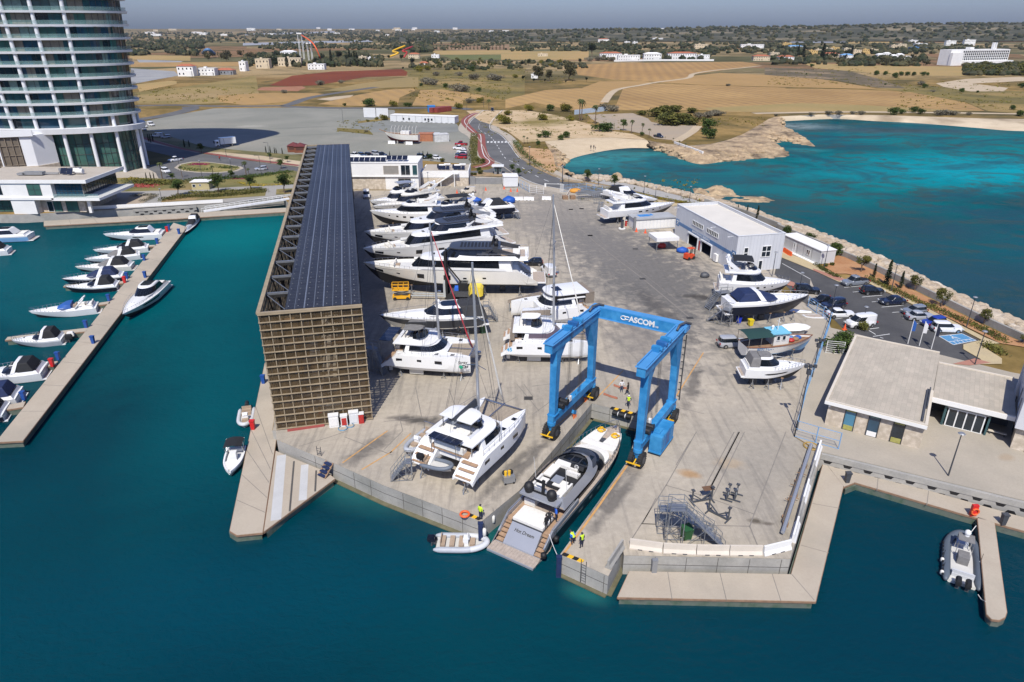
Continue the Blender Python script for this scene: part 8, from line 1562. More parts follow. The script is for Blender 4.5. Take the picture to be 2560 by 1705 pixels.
bin_('dark green wheelie bin under the stair towers on the lower yard',d7(540,925),mat('bin_green',(.02,.09,.03),.5),.3,1.2);bin_('yellow wheelie bin beside the navy sport yacht',c7(1750,1450),mat('bin_yellow',(.65,.50,.02),.5),.2);bin_('blue box bin under the navy sport yacht',c7(1640,1425),mat('bin_blue',(.01,.04,.45),.5),0);bin_('dark green bin behind the bow of the Stray Cat catamaran',d3(1205,675),MATS['bin_green'],.4,1.2)
def cone(label,p,s=1.0,g='traffic cones'):t=thing('traffic_cone',label,'cone',p,0,g);mb=MB();mb.cyl((0,0,.04),.2*s,.75*s,10,.03);mb.build('cone_body',mat('cone_orange',(.72,.10,.03),.6),t);mb=MB();mb.box((0,0,.025),(.5*s,.5*s,.05));mb.build('base',MATS['cone_orange'],t);mb=MB();mb.cyl((0,0,.3*s),.135*s,.16*s,10,.09*s);mb.build('band',FRW,t)
for cp,x,y,lb in ((c6,1547,488,'orange cone left of the white gate kiosk'),(c6,1608,512,'orange cone before the gate kiosk, left of two'),(c6,1668,512,'orange cone before the gate kiosk, right of two'),(c6,1378,500,'orange cone alone on the open concrete by the planter wall'),(c6,1113,525,'orange cone at the nose of the cream van'),(c7,702,586,'small orange cone before the louvred shed'),(c7,784,598,'tall orange cone before the louvred shed'),(c8,703,1008,'red cone beside the white panel van')):cone(lb,cp(x,y),1.3)
fp_=thing('fuel_pump','dark fuel dispenser on a round white plinth by the shed corner','fuel pump',c7(570,560));mb=MB();mb.cyl((0,0,.02),.8,.18,16);mb.build('plinth',WHT,fp_);mb=MB();mb.b2((-.3,-.3,.2),(.3,.3,2.0));mb.build('dispenser',DGR,fp_);mb=MB();mb.b2((-.33,-.35,1.9),(.33,.35,2.1));mb.build('top_panel',NVY,fp_)
cabinet('extinguisher_post','red fire point post beside the shed corner','fire point',c7(605,535),(.4,.3,1.4),RED);cabinet('cream_cabinet','cream cabinet behind the fuel dispenser','cabinet',c7(586,508),(.6,.4,1.6),CRM)
for i in range(4):
 p=c8(150+i*16,300+i*10);t=thing('plastic_barrier','orange plastic road barrier beside the portable cabin, one of a tight row','barrier',p,1.9,'orange plastic barriers by the cabin');mb=MB();mb.loft([[(x,y*.25,z) for y,z in ((-1,0),(-.5,.35),(-.4,.9),(.4,.9),(.5,.35),(1,0))] for x in (-.55,.55)]);mb.build('barrier_block',ORG,t);mb=MB();mb.box((0,0,.95),(.8,.12,.12));mb.build('handle',ORG,t)
fk=thing('forklift','red-orange forklift parked at the open bay of the cladded shed','forklift',c7(1195,838),.55);mb=MB();mb.b2((-1.3,-.6,.35),(.6,.6,1.1));mb.b2((-1.3,-.55,1.1),(-.5,.55,1.35));mb.build('chassis',mat('fork_orange',(.62,.07,.02),.45),fk);mb=MB();[mb.bar((x,y,1.1),(x*.9,y,2.3),.08) for x in (-.6,.6) for y in (-.5,.5)];mb.build('cage',BLK,fk);mb=MB();mb.box((0,0,2.33),(1.3,1.15,.08));mb.build('cage_roof',MATS['fork_orange'],fk);mb=MB();[mb.bar((.8,y,.2),(.8,y,2.6),.12) for y in (-.4,.4)];[mb.bar((.85,y,.2),(1.9,y,.2),.12,.05) for y in (-.3,.3)];mb.bar((.8,-.4,2.5),(.8,.4,2.5),.1);mb.build('lift_mast',DGR,fk);[MB().cyl((x,y-.12,.36),.36,.24,12,ax='y').build('wheel',RUB,fk) for x in (-.9,.4) for y in (-.55,.55)]
bf=thing('boat_forklift','big yellow boat forklift with a tall black mast beside the largest yacht','forklift',d3(985,345),PI*.985);mb=MB();mb.b2((-3.6,-1.1,.9),(-1.6,1.1,2.6));mb.loft([[(-4.0,-.8,1),(-4.0,.8,1),(-4.0,.8,2.2),(-4.0,-.8,2.2)],[(-3.6,-1.1,.9),(-3.6,1.1,.9),(-3.6,1.1,2.6),(-3.6,-1.1,2.6)]]);mb.build('counterweight',mat('plant_yellow',(.68,.52,.05),.45,var=.1),bf);mb=MB();mb.b2((-1.6,-1,.8),(1.6,1,1.7));mb.build('chassis',DGR,bf);mb=MB();mb.b2((-1.4,-.7,1.7),(.2,.7,3.2));mb.build('cab',BGL,bf);mb=MB();[mb.bar((2.2,y,.3),(2.3,y,8.8),.36) for y in (-.75,.75)];[mb.bar((2.25,-.75,z),(2.25,.75,z),.25) for z in (.8,3,5.5,8.6)];mb.bar((-.8,0,2.4),(2.1,0,6.2),.2);mb.build('lift_mast',BLK,bf);mb=MB();[mb.bar((2.5,y,.75),(8.5,y,.75),.3,.14) for y in (-.55,.55)];mb.box((2.6,0,1.9),(.4,1.6,2.6));mb.build('fork',mat('pale_fork',(.46,.48,.48),.5,.2),bf);[MB().cyl((x,y-.3,.75),.75,.6,16,ax='y').build('wheel',RUB,bf) for x in (-2.4,1.4) for y in (-1.1,1.1)];mb=MB();mb.b2((-.2,-.6,1.75),(.9,.6,2.3));mb.build('battery_box',MATS['cloth_blue'],bf)
sl2=thing('scissor_lift','orange-yellow scissor lift with folded platform beside the largest yacht','scissor lift',d3(410,345),.05);OY=mat('lift_yellow',(.75,.38,.02),.45,var=.1);mb=MB();mb.b2((-1.5,-.6,.3),(1.5,.6,.85));mb.build('chassis',OY,sl2);mb=MB();[mb.bar((-1.2,y,z),(1.2,y,z+.35),.1) for y in (-.5,.5) for z in (.9,1.3)];[mb.bar((1.2,y,z),(-1.2,y,z+.35),.1) for y in (-.5,.5) for z in (.9,1.3)];mb.build('scissor_arms',DGR,sl2);mb=MB();mb.b2((-1.5,-.6,1.75),(1.3,.6,1.9));[mb.bar((-1.5,y,z),(1.3,y,z),.07) for y in (-.58,.58) for z in (2.4,2.95)];[mb.bar((x,y,1.9),(x,y,2.95),.07) for x in (-1.5,-.5,.4,1.3) for y in (-.58,.58)];[mb.bar((x,-.58,z),(x,.58,z),.07) for x in (-1.5,1.3) for z in (2.4,2.95)];mb.build('platform',OY,sl2);[MB().cyl((x,y-.1,.3),.3,.2,12,ax='y').build('wheel',RUB,sl2) for x in (-1.1,1.1) for y in (-.6,.6)]
def heap(name,label,cat,p,r,m,sz=(1,1,.5),seed=1,n=14):
 mb=MB();mb.ball((0,0,r*sz[2]*.55),r,n,8,sz);mb.v=[tuple(Vector(v)*(1+.18*mnoise.noise(Vector(v)*1.3+Vector((seed,0,0))))) for v in mb.v];mb.v=[(x,y,max(z,.01)) for x,y,z in mb.v];o=mb.build(name,m,smooth=True);o.location=p;return tag(o,label,cat)
heap('tarpaulin','bright blue tarpaulin heap beside the shade canopy','tarpaulin',c7(1125,775),1.2,mat('tarp_blue',(.01,.08,.38),.6),(1.1,.8,.6));heap('tarpaulin','blue covered machine at the back of the yard by the white barriers','tarpaulin',c6(1590,615),1.6,MATS['tarp_blue'],(1.1,.8,.7),2);heap('tarpaulin','blue tarpaulin behind the radome of the black-bimini cruiser','tarpaulin',c6(1265,605),1.6,MATS['tarp_blue'],(1.4,.6,.5),3);heap('covered_mooring_buoy','dark grey covered drum standing alone on the open yard','covered drum',c7(1330,1005),.8,DGR,(1.1,.8,.8),4)
heap('machine','red machinery stored in the shade of the white canopy','machine',c7(935,735),.8,RED,(1.2,.7,.9),5);heap('tarpaulin','orange-yellow tarpaulin on the stacked steel frames by the gate','tarpaulin',c7(140,225),1.5,mat('tarp_orange',(.55,.25,.03),.7),(1.2,.8,.5),6)
ct=thing('diving_cart','grey cart loaded with black and yellow diving gear beside the slip','cart',d4(1060,835),.3);mb=MB();mb.b2((-.6,-.45,.15),(.6,.45,.9));mb.build('cart_box',GRY,ct);mb=MB();[mb.cyl((x,0,.9),.16,.5,8) for x in (-.3,.1)];mb.build('cylinder',YEL,ct);mb=MB();[mb.ball((x,.2,1.1),.28,8,5) for x in (-.35,.3)];mb.build('gear_bag',BLK,ct);[MB().cyl((x,y,.12),.12,.06,8,ax='y').build('wheel',BLK,ct) for x in (-.45,.45) for y in (-.48,.42)]
fr=thing('steel_frame_stack','stack of galvanised cradle frames and pipes beside the yard gate','frames',c7(280,290),.1);mb=MB();rr=random.Random(4)
for k in range(16):x=-3.6+k*.55;mb.bar((x,-1.2,0),(x,-1.2,1.3),.07);mb.bar((x,-1.2,1.3),(x+.5,1.0,1.4),.07)
for z in (.3,.8,1.3):mb.bar((-3.8,-1.2,z),(5,-1.2,z),.07)
mb.build('frame_row',STL,fr);mb=MB()
for k in range(12):a=rr.uniform(-4,-3);y=rr.uniform(.2,3.4);mb.bar((a,y,rr.uniform(1,2.2)),(a+rr.uniform(6,9),y+rr.uniform(-.8,.8),rr.uniform(1,2.2)),.2)
mb.build('pipe',GRY,fr);mb=MB();[mb.b2((x,.5,0),(x+1.4,2.2,.9)) for x in (-7.5,-5.4)];mb.build('crate',WOOD,fr)
f2_=thing('steel_frame_stack','smaller upright frame rack beside the tyre-lined ladder stair','frames',c7(335,335),.2);mb=MB();[mb.bar((x,y,0),(x,y,2.2),.07) for x in (-.7,0,.7) for y in (-.4,.4)];[mb.bar((-.7,y,z),(.7,y,z),.06) for y in (-.4,.4) for z in (.5,1.2,2.1)];mb.build('frame_row',STL,f2_)
wp=thing('hull_moulding','white moulded boat part lying under the bow of the navy yacht','boat part',c8(290,845),-.3);mb=MB();mb.loft([[(x,y*w,.1+.35*(1-abs(y))) for y in (-1,-.4,.4,1)] for x,w in ((-1.8,.3),(-.8,.7),(.6,.6),(1.8,.2))],False,(False,False));mb.build('moulding',GEL,wp,smooth=True)
bp=thing('swim_platform_panel','grey-topped white platform panel lying by the blue fence','boat part',c8(425,890),-.12);mb=MB();mb.prism([(-1.9,.2),(-1.6,-.5),(-.4,-.9),(1.7,-.7),(1.9,.6),(.6,.9)],.05,.2);mb.build('rim_panel',GEL,bp);mb=MB();mb.prism([(-1.6,.2),(-1.4,-.4),(-.4,-.7),(1.2,-.5),(1.5,.5),(.6,.7)],.205,.215);mb.build('teak_top',TEAK2,bp)
def pedestal(label,p,m,g):t=thing('service_pedestal',label,'pedestal',p,0,g);mb=MB();mb.loft([[(x*.2,y*.2,0) for x,y in ((-1,-1),(1,-1),(1,1),(-1,1))],[(x*.26,y*.22,1.15) for x,y in ((-1,-1),(1,-1),(1,1),(-1,1))]]);mb.build('pedestal_body',m,t);mb=MB();mb.box((0,-.02,1.2),(.6,.5,.14));mb.build('cap',m,t)
PB=mat('pedestal_blue',(.015,.07,.28),.45);PR_=mat('pedestal_red',(.55,.02,.02),.45)
for x,y,lb in ((1185,112,'farthest blue one on the main pontoon'),(1255,140,'blue one on the open edge near the pontoon head'),(1103,208,'blue one by the first black-hooded cruiser'),(1012,325,'blue one by the third cruiser'),(892,452,'blue one by the navy-hooded cruiser'),(1018,445,'blue one beside the lone white coupe cruiser'),(765,608,'blue one by the long low sport cruiser'),(606,795,'blue one above the weekender'),(655,905,'blue one on the open edge amid the pontoon'),(412,1020,'blue one by the tinted-windscreen cruiser'),(172,1300,'lowest blue one, at the left frame edge')):pedestal('service pedestal, '+lb,d1(x,y+14,PT),PB,'blue pedestals on the main pontoon')
for x,y,lb in ((1172,128,'at the pontoon head'),(875,485,'by the black-hulled cruiser'),(370,1070,'by the tinted-windscreen cruiser')):pedestal('red fire pedestal '+lb,d1(x,y+10,PT),PR_,'red pedestals on the main pontoon')
pedestal('blue pedestal at the left foot of the rack',d2(275,595,PT),PB,None);pedestal('red fire pedestal on the rack pontoon by the pale inflatable',d2(215,860,PT),PR_,None)
pedestal('dark pedestal at the inner corner of the L-shaped pontoon',d8(282,795,PT),DGR,None);pedestal('dark pedestal on the wave-wall walkway near the right frame edge',d8(1085,1012,PT),DGR,None)
lr_=thing('lifebuoy_stand','red lifebuoy stand with an orange ring at the root of the round-ended pontoon','lifebuoy stand',d8(935,972,PT));mb=MB();mb.b2((-.3,.0,0),(.3,.3,1.3));mb.build('stand_box',PR_,lr_);mb=MB();mb.tube([(.34*math.cos(k/9*PI),-.08,.6+.34*math.sin(k/9*PI)) for k in range(18)],.09,6,True);mb.build('ring',ORG,lr_)
def stripes(label,p,q,z=.18):
 t=thing('striped_kerb',label,'wheel stop',p,ang(p,q));L=(q-p).length;n=int(L/.42);mb=MB()
 for k in range(n):mb.m(k%2);mb.add([(L*k/n,-.16,.02),(L*(k+1)/n,-.16,.02),(L*(k+1)/n,.16,.02),(L*k/n,.16,.02),(L*k/n+.15,-.12,z),(L*(k+1)/n+.15,-.12,z),(L*(k+1)/n+.15,.12,z),(L*k/n+.15,.12,z)],[(4,5,6,7),(0,1,5,4),(2,3,7,6)]+([(0,4,7,3)] if k==0 else [])+([(1,2,6,5)] if k==n-1 else []))
 mb.build('stop_bar',[BLK,YEL],t,fix=False);return t
stripes('black and yellow striped stop along the tip of the right quay',d5(655,1235),d5(800,1290));stripes('black and yellow striped stop at the left slip corner beside the lifebuoy',d4(720,1115),d4(812,1155));stripes('black and yellow striped stop along the back wall of the slip',d6(655,1000),d6(860,1055))
ring('lifebuoy','orange lifebuoy lying on the quay by the worker at the slip corner',d4(688,1108,.25),.42,ORG,.12)
for lb,a,b in (('long black cylindrical fender on the back wall of the slip',d6(680,1030,-.3),d6(830,1072,-.3)),):
 t=thing('wall_fender',lb,'fender',a,ang(a,b));L=(b-a).length;mb=MB();mb.cyl((0,-.25,0),.28,L,12,ax='x');mb.build('fender_roll',BLK,t,smooth=40);mb=MB();[mb.cyl((L*f,-.25,0),.3,.08,12,ax='x') for f in (.3,.7)];mb.build('strap',FRW,t)
for lb,p,m in (('navy corner post fender below the left slip corner',d4(822,1182),CANN),('navy corner post fender on the tip of the right quay',d5(632,1250),CANN),('grey post fender on the lower yard wall',d7(268,1110),GRY)):
 t=thing('post_fender',lb,'fender',p);mb=MB();mb.b2((-.22,-.35,-2.4),(.22,.0,.1));mb.build('post',m,t);mb=MB();mb.b2((-.26,-.37,.1),(.26,.04,.16));mb.build('cap',m,t)
def ladder(label,p,rz,top=.9,bot=-2.4):t=thing('quay_ladder',label,'ladder',p,rz);mb=MB();[mb.bar((x,-.1,bot),(x,-.1,top),.05) for x in (-.25,.25)];mb.build('stile',DGR,t);mb=MB();[mb.bar((-.25,-.1,bot+.3*k),(.25,-.1,bot+.3*k),.04) for k in range(1,int((top-bot)/.3))];mb.build('rung',DGR,t)
ladder('steel ladder on the face of the right quay tip',d5(815,1310),ang(slip[5],quayR[0]),.5);ladder('steel ladder on the yard wall above the triangular pontoon',d2(600,1010),-.35,1.2,-1.2)
sp=thing('boarding_steps','dark blue and brown boarding steps at the wall above the triangular pontoon','steps',d2(612,1135,PT),1.0);mb=MB();[mb.box((k*.35,0,.2+k*.3),(.4,1.0,.08)) for k in range(4)];mb.build('tread',CANN,sp);mb=MB();[mb.bar((-.1,y,.05),(1.3,y,1.2),.08,.2,up=(0,1,0)) for y in (-.5,.5)];mb.build('stringer',WOOD,sp)
LPM=mat('lamp_post_grey',(.05,.055,.065),.5)
def lamp(label,cp,base,top,kind='disc',g='lamp posts along the road and car park'):
 p=cp(*base);h=cp.zat(*top,p.y);h=max(3,min(h,11));t=thing('street_lamp',label,'lamp',p,0,g);mb=MB();mb.cyl((0,0,0),.085,h,8,.05);mb.build('lamp_pole',LPM,t);mb=MB()
 if kind=='disc':mb.cyl((0,0,h-.12),.12,.1,10,.3);mb.cyl((0,0,h),.36,.1,12,.24)
 elif kind=='arm':mb.bar((0,0,h),(-1.1,0,h+.12),.07);mb.box((-1.2,0,h+.1),(.6,.22,.1))
 else:mb.bar((-.5,0,h-.2),(.5,0,h-.2),.07);[mb.box((x,-.15,h-.1),(.35,.25,.35)) for x in (-.5,0,.5)];mb.box((0,0,h-.9),(.4,.4,.6))
 mb.build('lamp_head',LPM if kind!='disc' else GRY,t);return t
for cp,b,tp,lb,k in ((d8,(805,765),(885,545),'lone lamp post on the promenade before the entrance doors','disc'),(c8,(515,440),(553,235),'lamp post at the end of the portable cabin','disc'),(c8,(1130,660),(1192,410),'lamp post beside the cypresses by the sea wall','disc'),(c8,(1822,995),(1912,710),'lamp post by the hedge beyond the white crossover','disc'),(c8,(1900,1335),(2005,1025),'lamp post at the red paving near the right frame edge','disc'),(c8,(290,630),(318,487),'lamp post at the road kerb behind the black people carrier','disc'),(c8,(560,945),(620,600),'lamp post at the blue fence behind the dark cars','disc'),(c8,(870,960),(905,800),'lamp post beside the white panel van','disc'),(c8,(405,1450),(465,1095),'tall floodlight mast at the upper part of the mesh fence','flood'),(d8,(25,530),(75,190),'tall floodlight mast at the lower end of the mesh fence','flood'),
 (c7,(770,245),(780,75),'lamp post on the sea promenade, second from the shed','disc'),(c7,(875,292),(880,175),'short lamp post above the shed-side yachts','disc'),(c7,(1190,315),(1205,170),'lamp post nearest the cladded shed on the promenade','disc'),(c7,(352,165),(358,8),'lamp post between the two promenade trees','disc'),(c7,(22,145),(22,-20),'lamp post by the yard gate road','disc'),(c7,(1950,1000),(1980,775),'lamp post in front of the cladded shed end wall','disc'),
 (c5,(980,780),(958,612),'lamp post on the cycle path near the box truck','arm'),(c5,(1385,840),(1345,650),'lamp post with an arm near the timber huts','arm'),(c5,(1305,965),(1278,770),'lamp post by the silver hatchback','arm'),(c5,(550,885),(535,800),'lamp post left of the planted island','disc'),(c5,(1030,920),(1015,800),'lamp post right of the planted island','disc'),(c5,(755,965),(728,815),'lamp post below the planted island','disc'),(c5,(385,1180),(360,1075),'lamp post at the left end of the promenade hedge','disc'),(c5,(2055,480),(2053,345),'tall white pole at the compound fence','arm'),(c6,(850,480),(845,335),'lamp post in front of the office wing','disc'),(c6,(1780,275),(1780,100),'lamp post on the orange soil bank by the bend','disc'),(c2,(1925,1080),(1915,950),'lamp post by the road above the compound','arm'),(c2,(2075,980),(2070,870),'pale lamp post beyond the road bend','arm'),(c6,(2080,430),(2083,290),'lamp post by the beach wall','disc'),(c6,(2140,465),(2140,380),'short lamp post near the gate fence','disc'),(c3,(160,1510),(158,1340),'lamp post on the bend above the beach','disc')):lamp(lb,cp,b,tp,k)
def fence(label,pts,h=2.0,m=BLU,step=2.4,mesh=True,nm='mesh_fence',pm=None,rails_=2):
 t=thing(nm,label,'fence',pts[0]);o=pts[0]
 for i,(a,b) in enumerate(zip(pts,pts[1:])):
  n=max(1,round((b-a).length/step))
  for k in range(0 if i==0 else 1,n+1):p=a.lerp(b,k/n)-o;mb=MB();mb.bar(p,p+Vector((0,0,h)),.08);mb.build('fence_post',m,t)
 mb=MB()
 for a,b in zip(pts,pts[1:]):
  for j in range(rails_+1):z=Vector((0,0,.12+(h-.15)*j/rails_));mb.bar(a-o+z,b-o+z,.05)
 mb.build('fence_rail',m,t)
 if mesh:
  q=MB();[q.quad(a-o+Vector((0,0,.1)),b-o+Vector((0,0,.1)),b-o+Vector((0,0,h)),a-o+Vector((0,0,h))) for a,b in zip(pts,pts[1:])];q.build('wire_mesh',MESHM,t,fix=False)
 return t
s=N('wire_mesh_blue');c=s.mix(s.rng(s.noise(s.pos(),.5),.3,.7,0,1),(.42,.48,.55),(.48,.53,.58));s.color(c);s.b.inputs['Alpha'].default_value=.12;MESHM=s.m
fence('blue wire-mesh fence between the yard and the stone building path',[d8(12,562),d8(75,330),d8(140,150),d8(195,-15)],2.2)
fence('short blue mesh fence across the promenade end below the stone building',[d8(12,562),d8(120,595),d8(238,628)],2.2)
fence('blue railing fence behind the bows of the right-hand boats',[d8(195,-15),c8(560,940),c8(440,860),c8(365,800)],1.9,mesh=False,rails_=4)
fence('blue mesh fence beside the white gate kiosk',[c6(1690,470),c6(1775,515)],2.2);fence('blue mesh fence between yard and sea road, behind the steel frames',[c6(2090,515),c7(240,200),c7(460,240),c7(560,280)],2.0)
fence('white sliding gate frame at the yard entrance, left leaf',[c6(1780,520),c6(1910,535)],2.2,FRW,mesh=False,nm='gate',rails_=4);fence('white gate post panel at the yard entrance, right side',[c6(2062,515),c6(2090,520)],2.4,FRW,mesh=False,nm='gate',rails_=6,step=.4);fence('white slatted garden gate at the top of the fenced path',[d8(172,130),d8(262,138)],2.0,FRW,mesh=False,nm='gate',rails_=6)
bar_=thing('barrier_arm','white barrier arm across the yard entrance road','barrier',c6(1925,470));mb=MB();mb.bar((0,0,1),(4.5,-.6,1),.1);mb.build('arm',FRW,bar_);mb=MB();mb.b2((-.25,-.2,0),(.25,.2,1.1));mb.build('housing',FRW,bar_)
for i,(b,tp,m,lb) in enumerate((((1285,1140),(1325,1000),MATS['royal_blue_canvas'],'flagpole with a blue flag, left of three'),((1390,1160),(1432,1020),WHC,'flagpole with a white flag, middle of three'),((1500,1190),(1548,1045),NVY,'flagpole with a dark blue flag, right of three'))):
 p=c8(*b);h=max(4,c8.zat(*tp,p.y));t=thing('flagpole',lb,'flagpole',p,0,'flagpoles behind the stone building');mb=MB();mb.cyl((0,0,0),.06,h,8,.04);mb.build('pole',FRW,t);mb=MB();[mb.quad((.05+.1*k,.05*math.sin(k),h-1.9-.0*k),(.15+.1*k,.05*math.sin(k+1),h-1.95),(.15+.1*k,.05*math.sin(k+1),h-.2-.12*k),(.05+.1*k,.05*math.sin(k),h-.1-.12*k)) for k in range(5)];mb.build('flag',m,t,fix=False)
nf=thing('national_flag','red and yellow flag flying at the stern of the third explorer yacht','flag',c6(1340,745,5.5));mb=MB();mb.bar((.6,0,-1.2),(0,0,1.0),.04);mb.build('staff',WHT,nf);mb=MB();mb.m(0).quad((.1,0,.9),(1.0,.2,.2),(.9,.25,-.3),(.15,0,.4));mb.m(1).quad((.15,0,.4),(.9,.25,-.3),(.8,.2,-.8),(.25,0,-.2));mb.build('cloth',[mat('flag_yellow',(.75,.38,.03),.7),mat('flag_red',(.6,.03,.02),.7)],nf,fix=False)
for i,(pa,pb,lb) in enumerate(((d5(560,1090,-.2),d5(622,1250,.1),'pale mooring line from the silver yacht to the right quay'),(d8(905,1070,WZ+.6),d8(950,1020,PT),'mooring line from the large inflatable to the walkway'),(d8(960,1375,WZ+.5),d8(1000,1412,PT),'stern mooring line of the large inflatable to the finger pontoon'))):
 mb=MB();mb.tube([pa,(pa+pb)/2-Vector((0,0,.15)),pb],.03,5);tag(mb.build('mooring_line',WHT),lb,'rope')
HZD=.000035
# ================= vegetation =================
def leafm(name,a,b,sc_=.5):
 s=N(name);oi=s.n('ObjectInfo').outputs['Random'];p=s.obj();c=s.mix(s.rng(s.noise(p,sc_,4),.4,.62,0,1),a,b);c=s.mix(1.0,c,s.grey(s.rng(s.noise(p,6,2),.3,.7,.65,1.35)),'MULTIPLY');c=s.mix(1.0,c,s.grey(s.rng(oi,0,1,.78,1.22)),'MULTIPLY');s.color(c);s.b.inputs['Roughness'].default_value=.75;s.b.inputs['Specular IOR Level'].default_value=.2;return s.m
LO=leafm('olive_foliage',(.065,.072,.018),(.135,.125,.028));LY_=leafm('yellow_green_foliage',(.10,.10,.018),(.20,.165,.02));LD=leafm('dark_foliage',(.016,.024,.010),(.036,.044,.017));LG=leafm('green_foliage',(.03,.055,.012),(.075,.105,.022));LS=leafm('grey_scrub',(.13,.12,.085),(.19,.165,.115));LB_=leafm('brown_green_foliage',(.05,.048,.022),(.09,.08,.035));BARK=mat('bark',(.13,.09,.06),.9,var=.2,scale=3)
LP=leafm('palm_frond',(.045,.06,.02),(.09,.10,.035));FP=leafm('pink_flowers',(.25,.02,.10),(.35,.06,.10),2);FY=leafm('yellow_flowers',(.40,.28,.02),(.20,.19,.03),2);FR_=leafm('red_flowers',(.32,.03,.03),(.40,.12,.12),2)
def leaves(mb,cs,n,ls,r):
 """n leaf quads spread through the clumps cs [(x,y,z,rx,rz)]"""
 for k in range(n):
  x,y,z,rx,rz=cs[k%len(cs)];a=r.random()*6.283;u=r.uniform(-1,1);q=r.random()**.4;h=(1-u*u)**.5;p=Vector((x+rx*q*h*math.cos(a),y+rx*q*h*math.sin(a),max(.02,z+rz*q*u)))
  d1_=Vector((r.gauss(0,1),r.gauss(0,1),r.gauss(0,.7))).normalized()*ls*r.uniform(.6,1.3);d2_=d1_.cross(Vector((r.gauss(0,1),r.gauss(0,1),r.gauss(0,1)))).normalized()*ls*.7
  mb.quad(p-d1_,p-d2_*.7,p+d1_,p+d2_)
def tree(name,label,cat,m,h,w,n,ls,trunk=.35,seed=1,nc=9,shape='round'):
 """tree of unit build: crown clumps over a trunk (trunk = bare share of the height)"""
 r=random.Random(seed);t=thing(name,label,cat);cs=[]
 for k in range(nc):
  if shape=='cone':f=(k+.5)/nc;cs.append((r.uniform(-.1,.1)*w*.3,r.uniform(-.1,.1)*w*.3,h*(.06+.9*f),w*.5*(1-f)**.6*min(1,.5+f*2)+.05,h/nc*.9))
  elif shape=='bush':a=r.random()*6.28;q=r.random()**.5*.55;cs.append((w*.5*q*math.cos(a),w*.5*q*math.sin(a),h*r.uniform(.2,.62),w*r.uniform(.2,.32),h*r.uniform(.22,.36)))
  else:a=r.random()*6.28;q=r.random()**.5*.6;z0=h*trunk;cs.append((w*.5*q*math.cos(a),w*.5*q*math.sin(a),z0+(h-z0)*r.uniform(.2,.82),w*r.uniform(.15,.27),(h-z0)*r.uniform(.14,.26)))
 mb=MB();leaves(mb,cs,n,ls,r)
 if shape!='bush' or 1:
  tb=MB();tb.tube([(0,0,0),(.04*w,0,h*max(trunk,.2)*.6),(0,.03*w,h*max(trunk,.25))],[h*.035,h*.026,h*.02],6)
  for c in cs[:5]:tb.tube([(0,.03*w,h*max(trunk,.25)*.9),(c[0],c[1],c[2])],[h*.016,h*.005],4)
  tb.build('trunk',BARK,t)
 mb.build('crown',m,t,fix=False);return t,h
def palm(name,label,h=7,seed=1):
 t=thing(name,label,'palm');r=random.Random(seed);mb=MB();mb.tube([(0,0,0),(.1,0,h*.4),(0,.1,h*.86)],[.22,.16,.15],7);mb.build('trunk',BARK,t);mb=MB()
 for k in range(26):
  a=k*2.4;el=r.uniform(-.5,1.2);L=h*.21*r.uniform(.8,1.15);P=[Vector((0,.1,h*.86))+Vector((math.cos(a)*math.cos(el)*L*s,math.sin(a)*math.cos(el)*L*s,math.sin(el)*L*s-.75*L*s*s)) for s in (0,.35,.7,1)];n=Vector((-math.sin(a),math.cos(a),0))
  for i in range(3):w0,w1=(.06,.28,.24,.03)[i]*h/7,(.06,.28,.24,.03)[i+1]*h/7;dz=Vector((0,0,.1));mb.quad(P[i]+n*w0-dz,P[i],P[i+1],P[i+1]+n*w1-dz);mb.quad(P[i]-n*w0-dz,P[i],P[i+1],P[i+1]-n*w1-dz)
 mb.build('crown',LP,t,fix=False);return t,h
PR={}
def proto(k):
 if k not in PR:
  f=dict(bush=lambda:tree('shrub','x','shrub',LO,2,2.6,900,.16,.05,1,12,'bush'),ybush=lambda:tree('shrub','x','shrub',LY_,2,2.8,900,.16,.05,2,12,'bush'),dbush=lambda:tree('shrub','x','shrub',LG,2,2.6,900,.15,.05,3,12,'bush'),scrub=lambda:tree('dry_scrub','x','shrub',LS,1.6,3.4,700,.15,.05,4,10,'bush'),
   tree=lambda:tree('broadleaf_tree','x','tree',LG,5,4.2,1500,.17,.38,5,16),otree=lambda:tree('olive_tree','x','tree',LO,5,4.4,1200,.18,.36,6,14),dtree=lambda:tree('dark_tree','x','tree',LD,7,6,1100,.3,.18,7,14),btree=lambda:tree('tall_tree','x','tree',LB_,9,8,1600,.34,.12,8,18),cyp=lambda:tree('cypress','x','cypress',LD,5,1.15,900,.13,.04,9,10,'cone'),palm=lambda:palm('palm_tree','x',7,3),far=lambda:tree('far_tree','x','tree',LD,7,7,170,.75,.12,10,10),farb=lambda:tree('far_tree','x','tree',LB_,6,8,150,.75,.1,11,10),faro=lambda:tree('far_tree','x','tree',LO,5,6,150,.6,.1,12,10))
  PR[k]=(*f[k](),[0])
 return PR[k]
vr=random.Random(21)
def put(k,cp,x,y,hpx,label,group=None,wide=1.0,z=0.05,hm=None):
 pr,ph,used=proto(k);p=cp(x,y,z);dep=p.y*cpi-(p.z-CH)*spi;h=hm or hpx/cp.o[2]*dep/FOC/math.cos(PITCH*.6);s=h/ph;rz=vr.random()*6.28
 if not used[0]:o=pr;o.location=p;o.rotation_euler=(0,0,rz);o.scale=(s*wide,s*wide,s);o['label']=label;used[0]=1
 else:o=dup(pr,p,rz,label,scale=(s*wide,s*wide,s));
 if group:o['group']=group
 elif 'group' in o:del o['group']
 return o
def many(k,cp,t,label,group=None,wide=1.0):
 for q in t.split():
  x,y,h=map(float,q.split(','));put(k,cp,x,y,h,label,group or label[:60],wide)
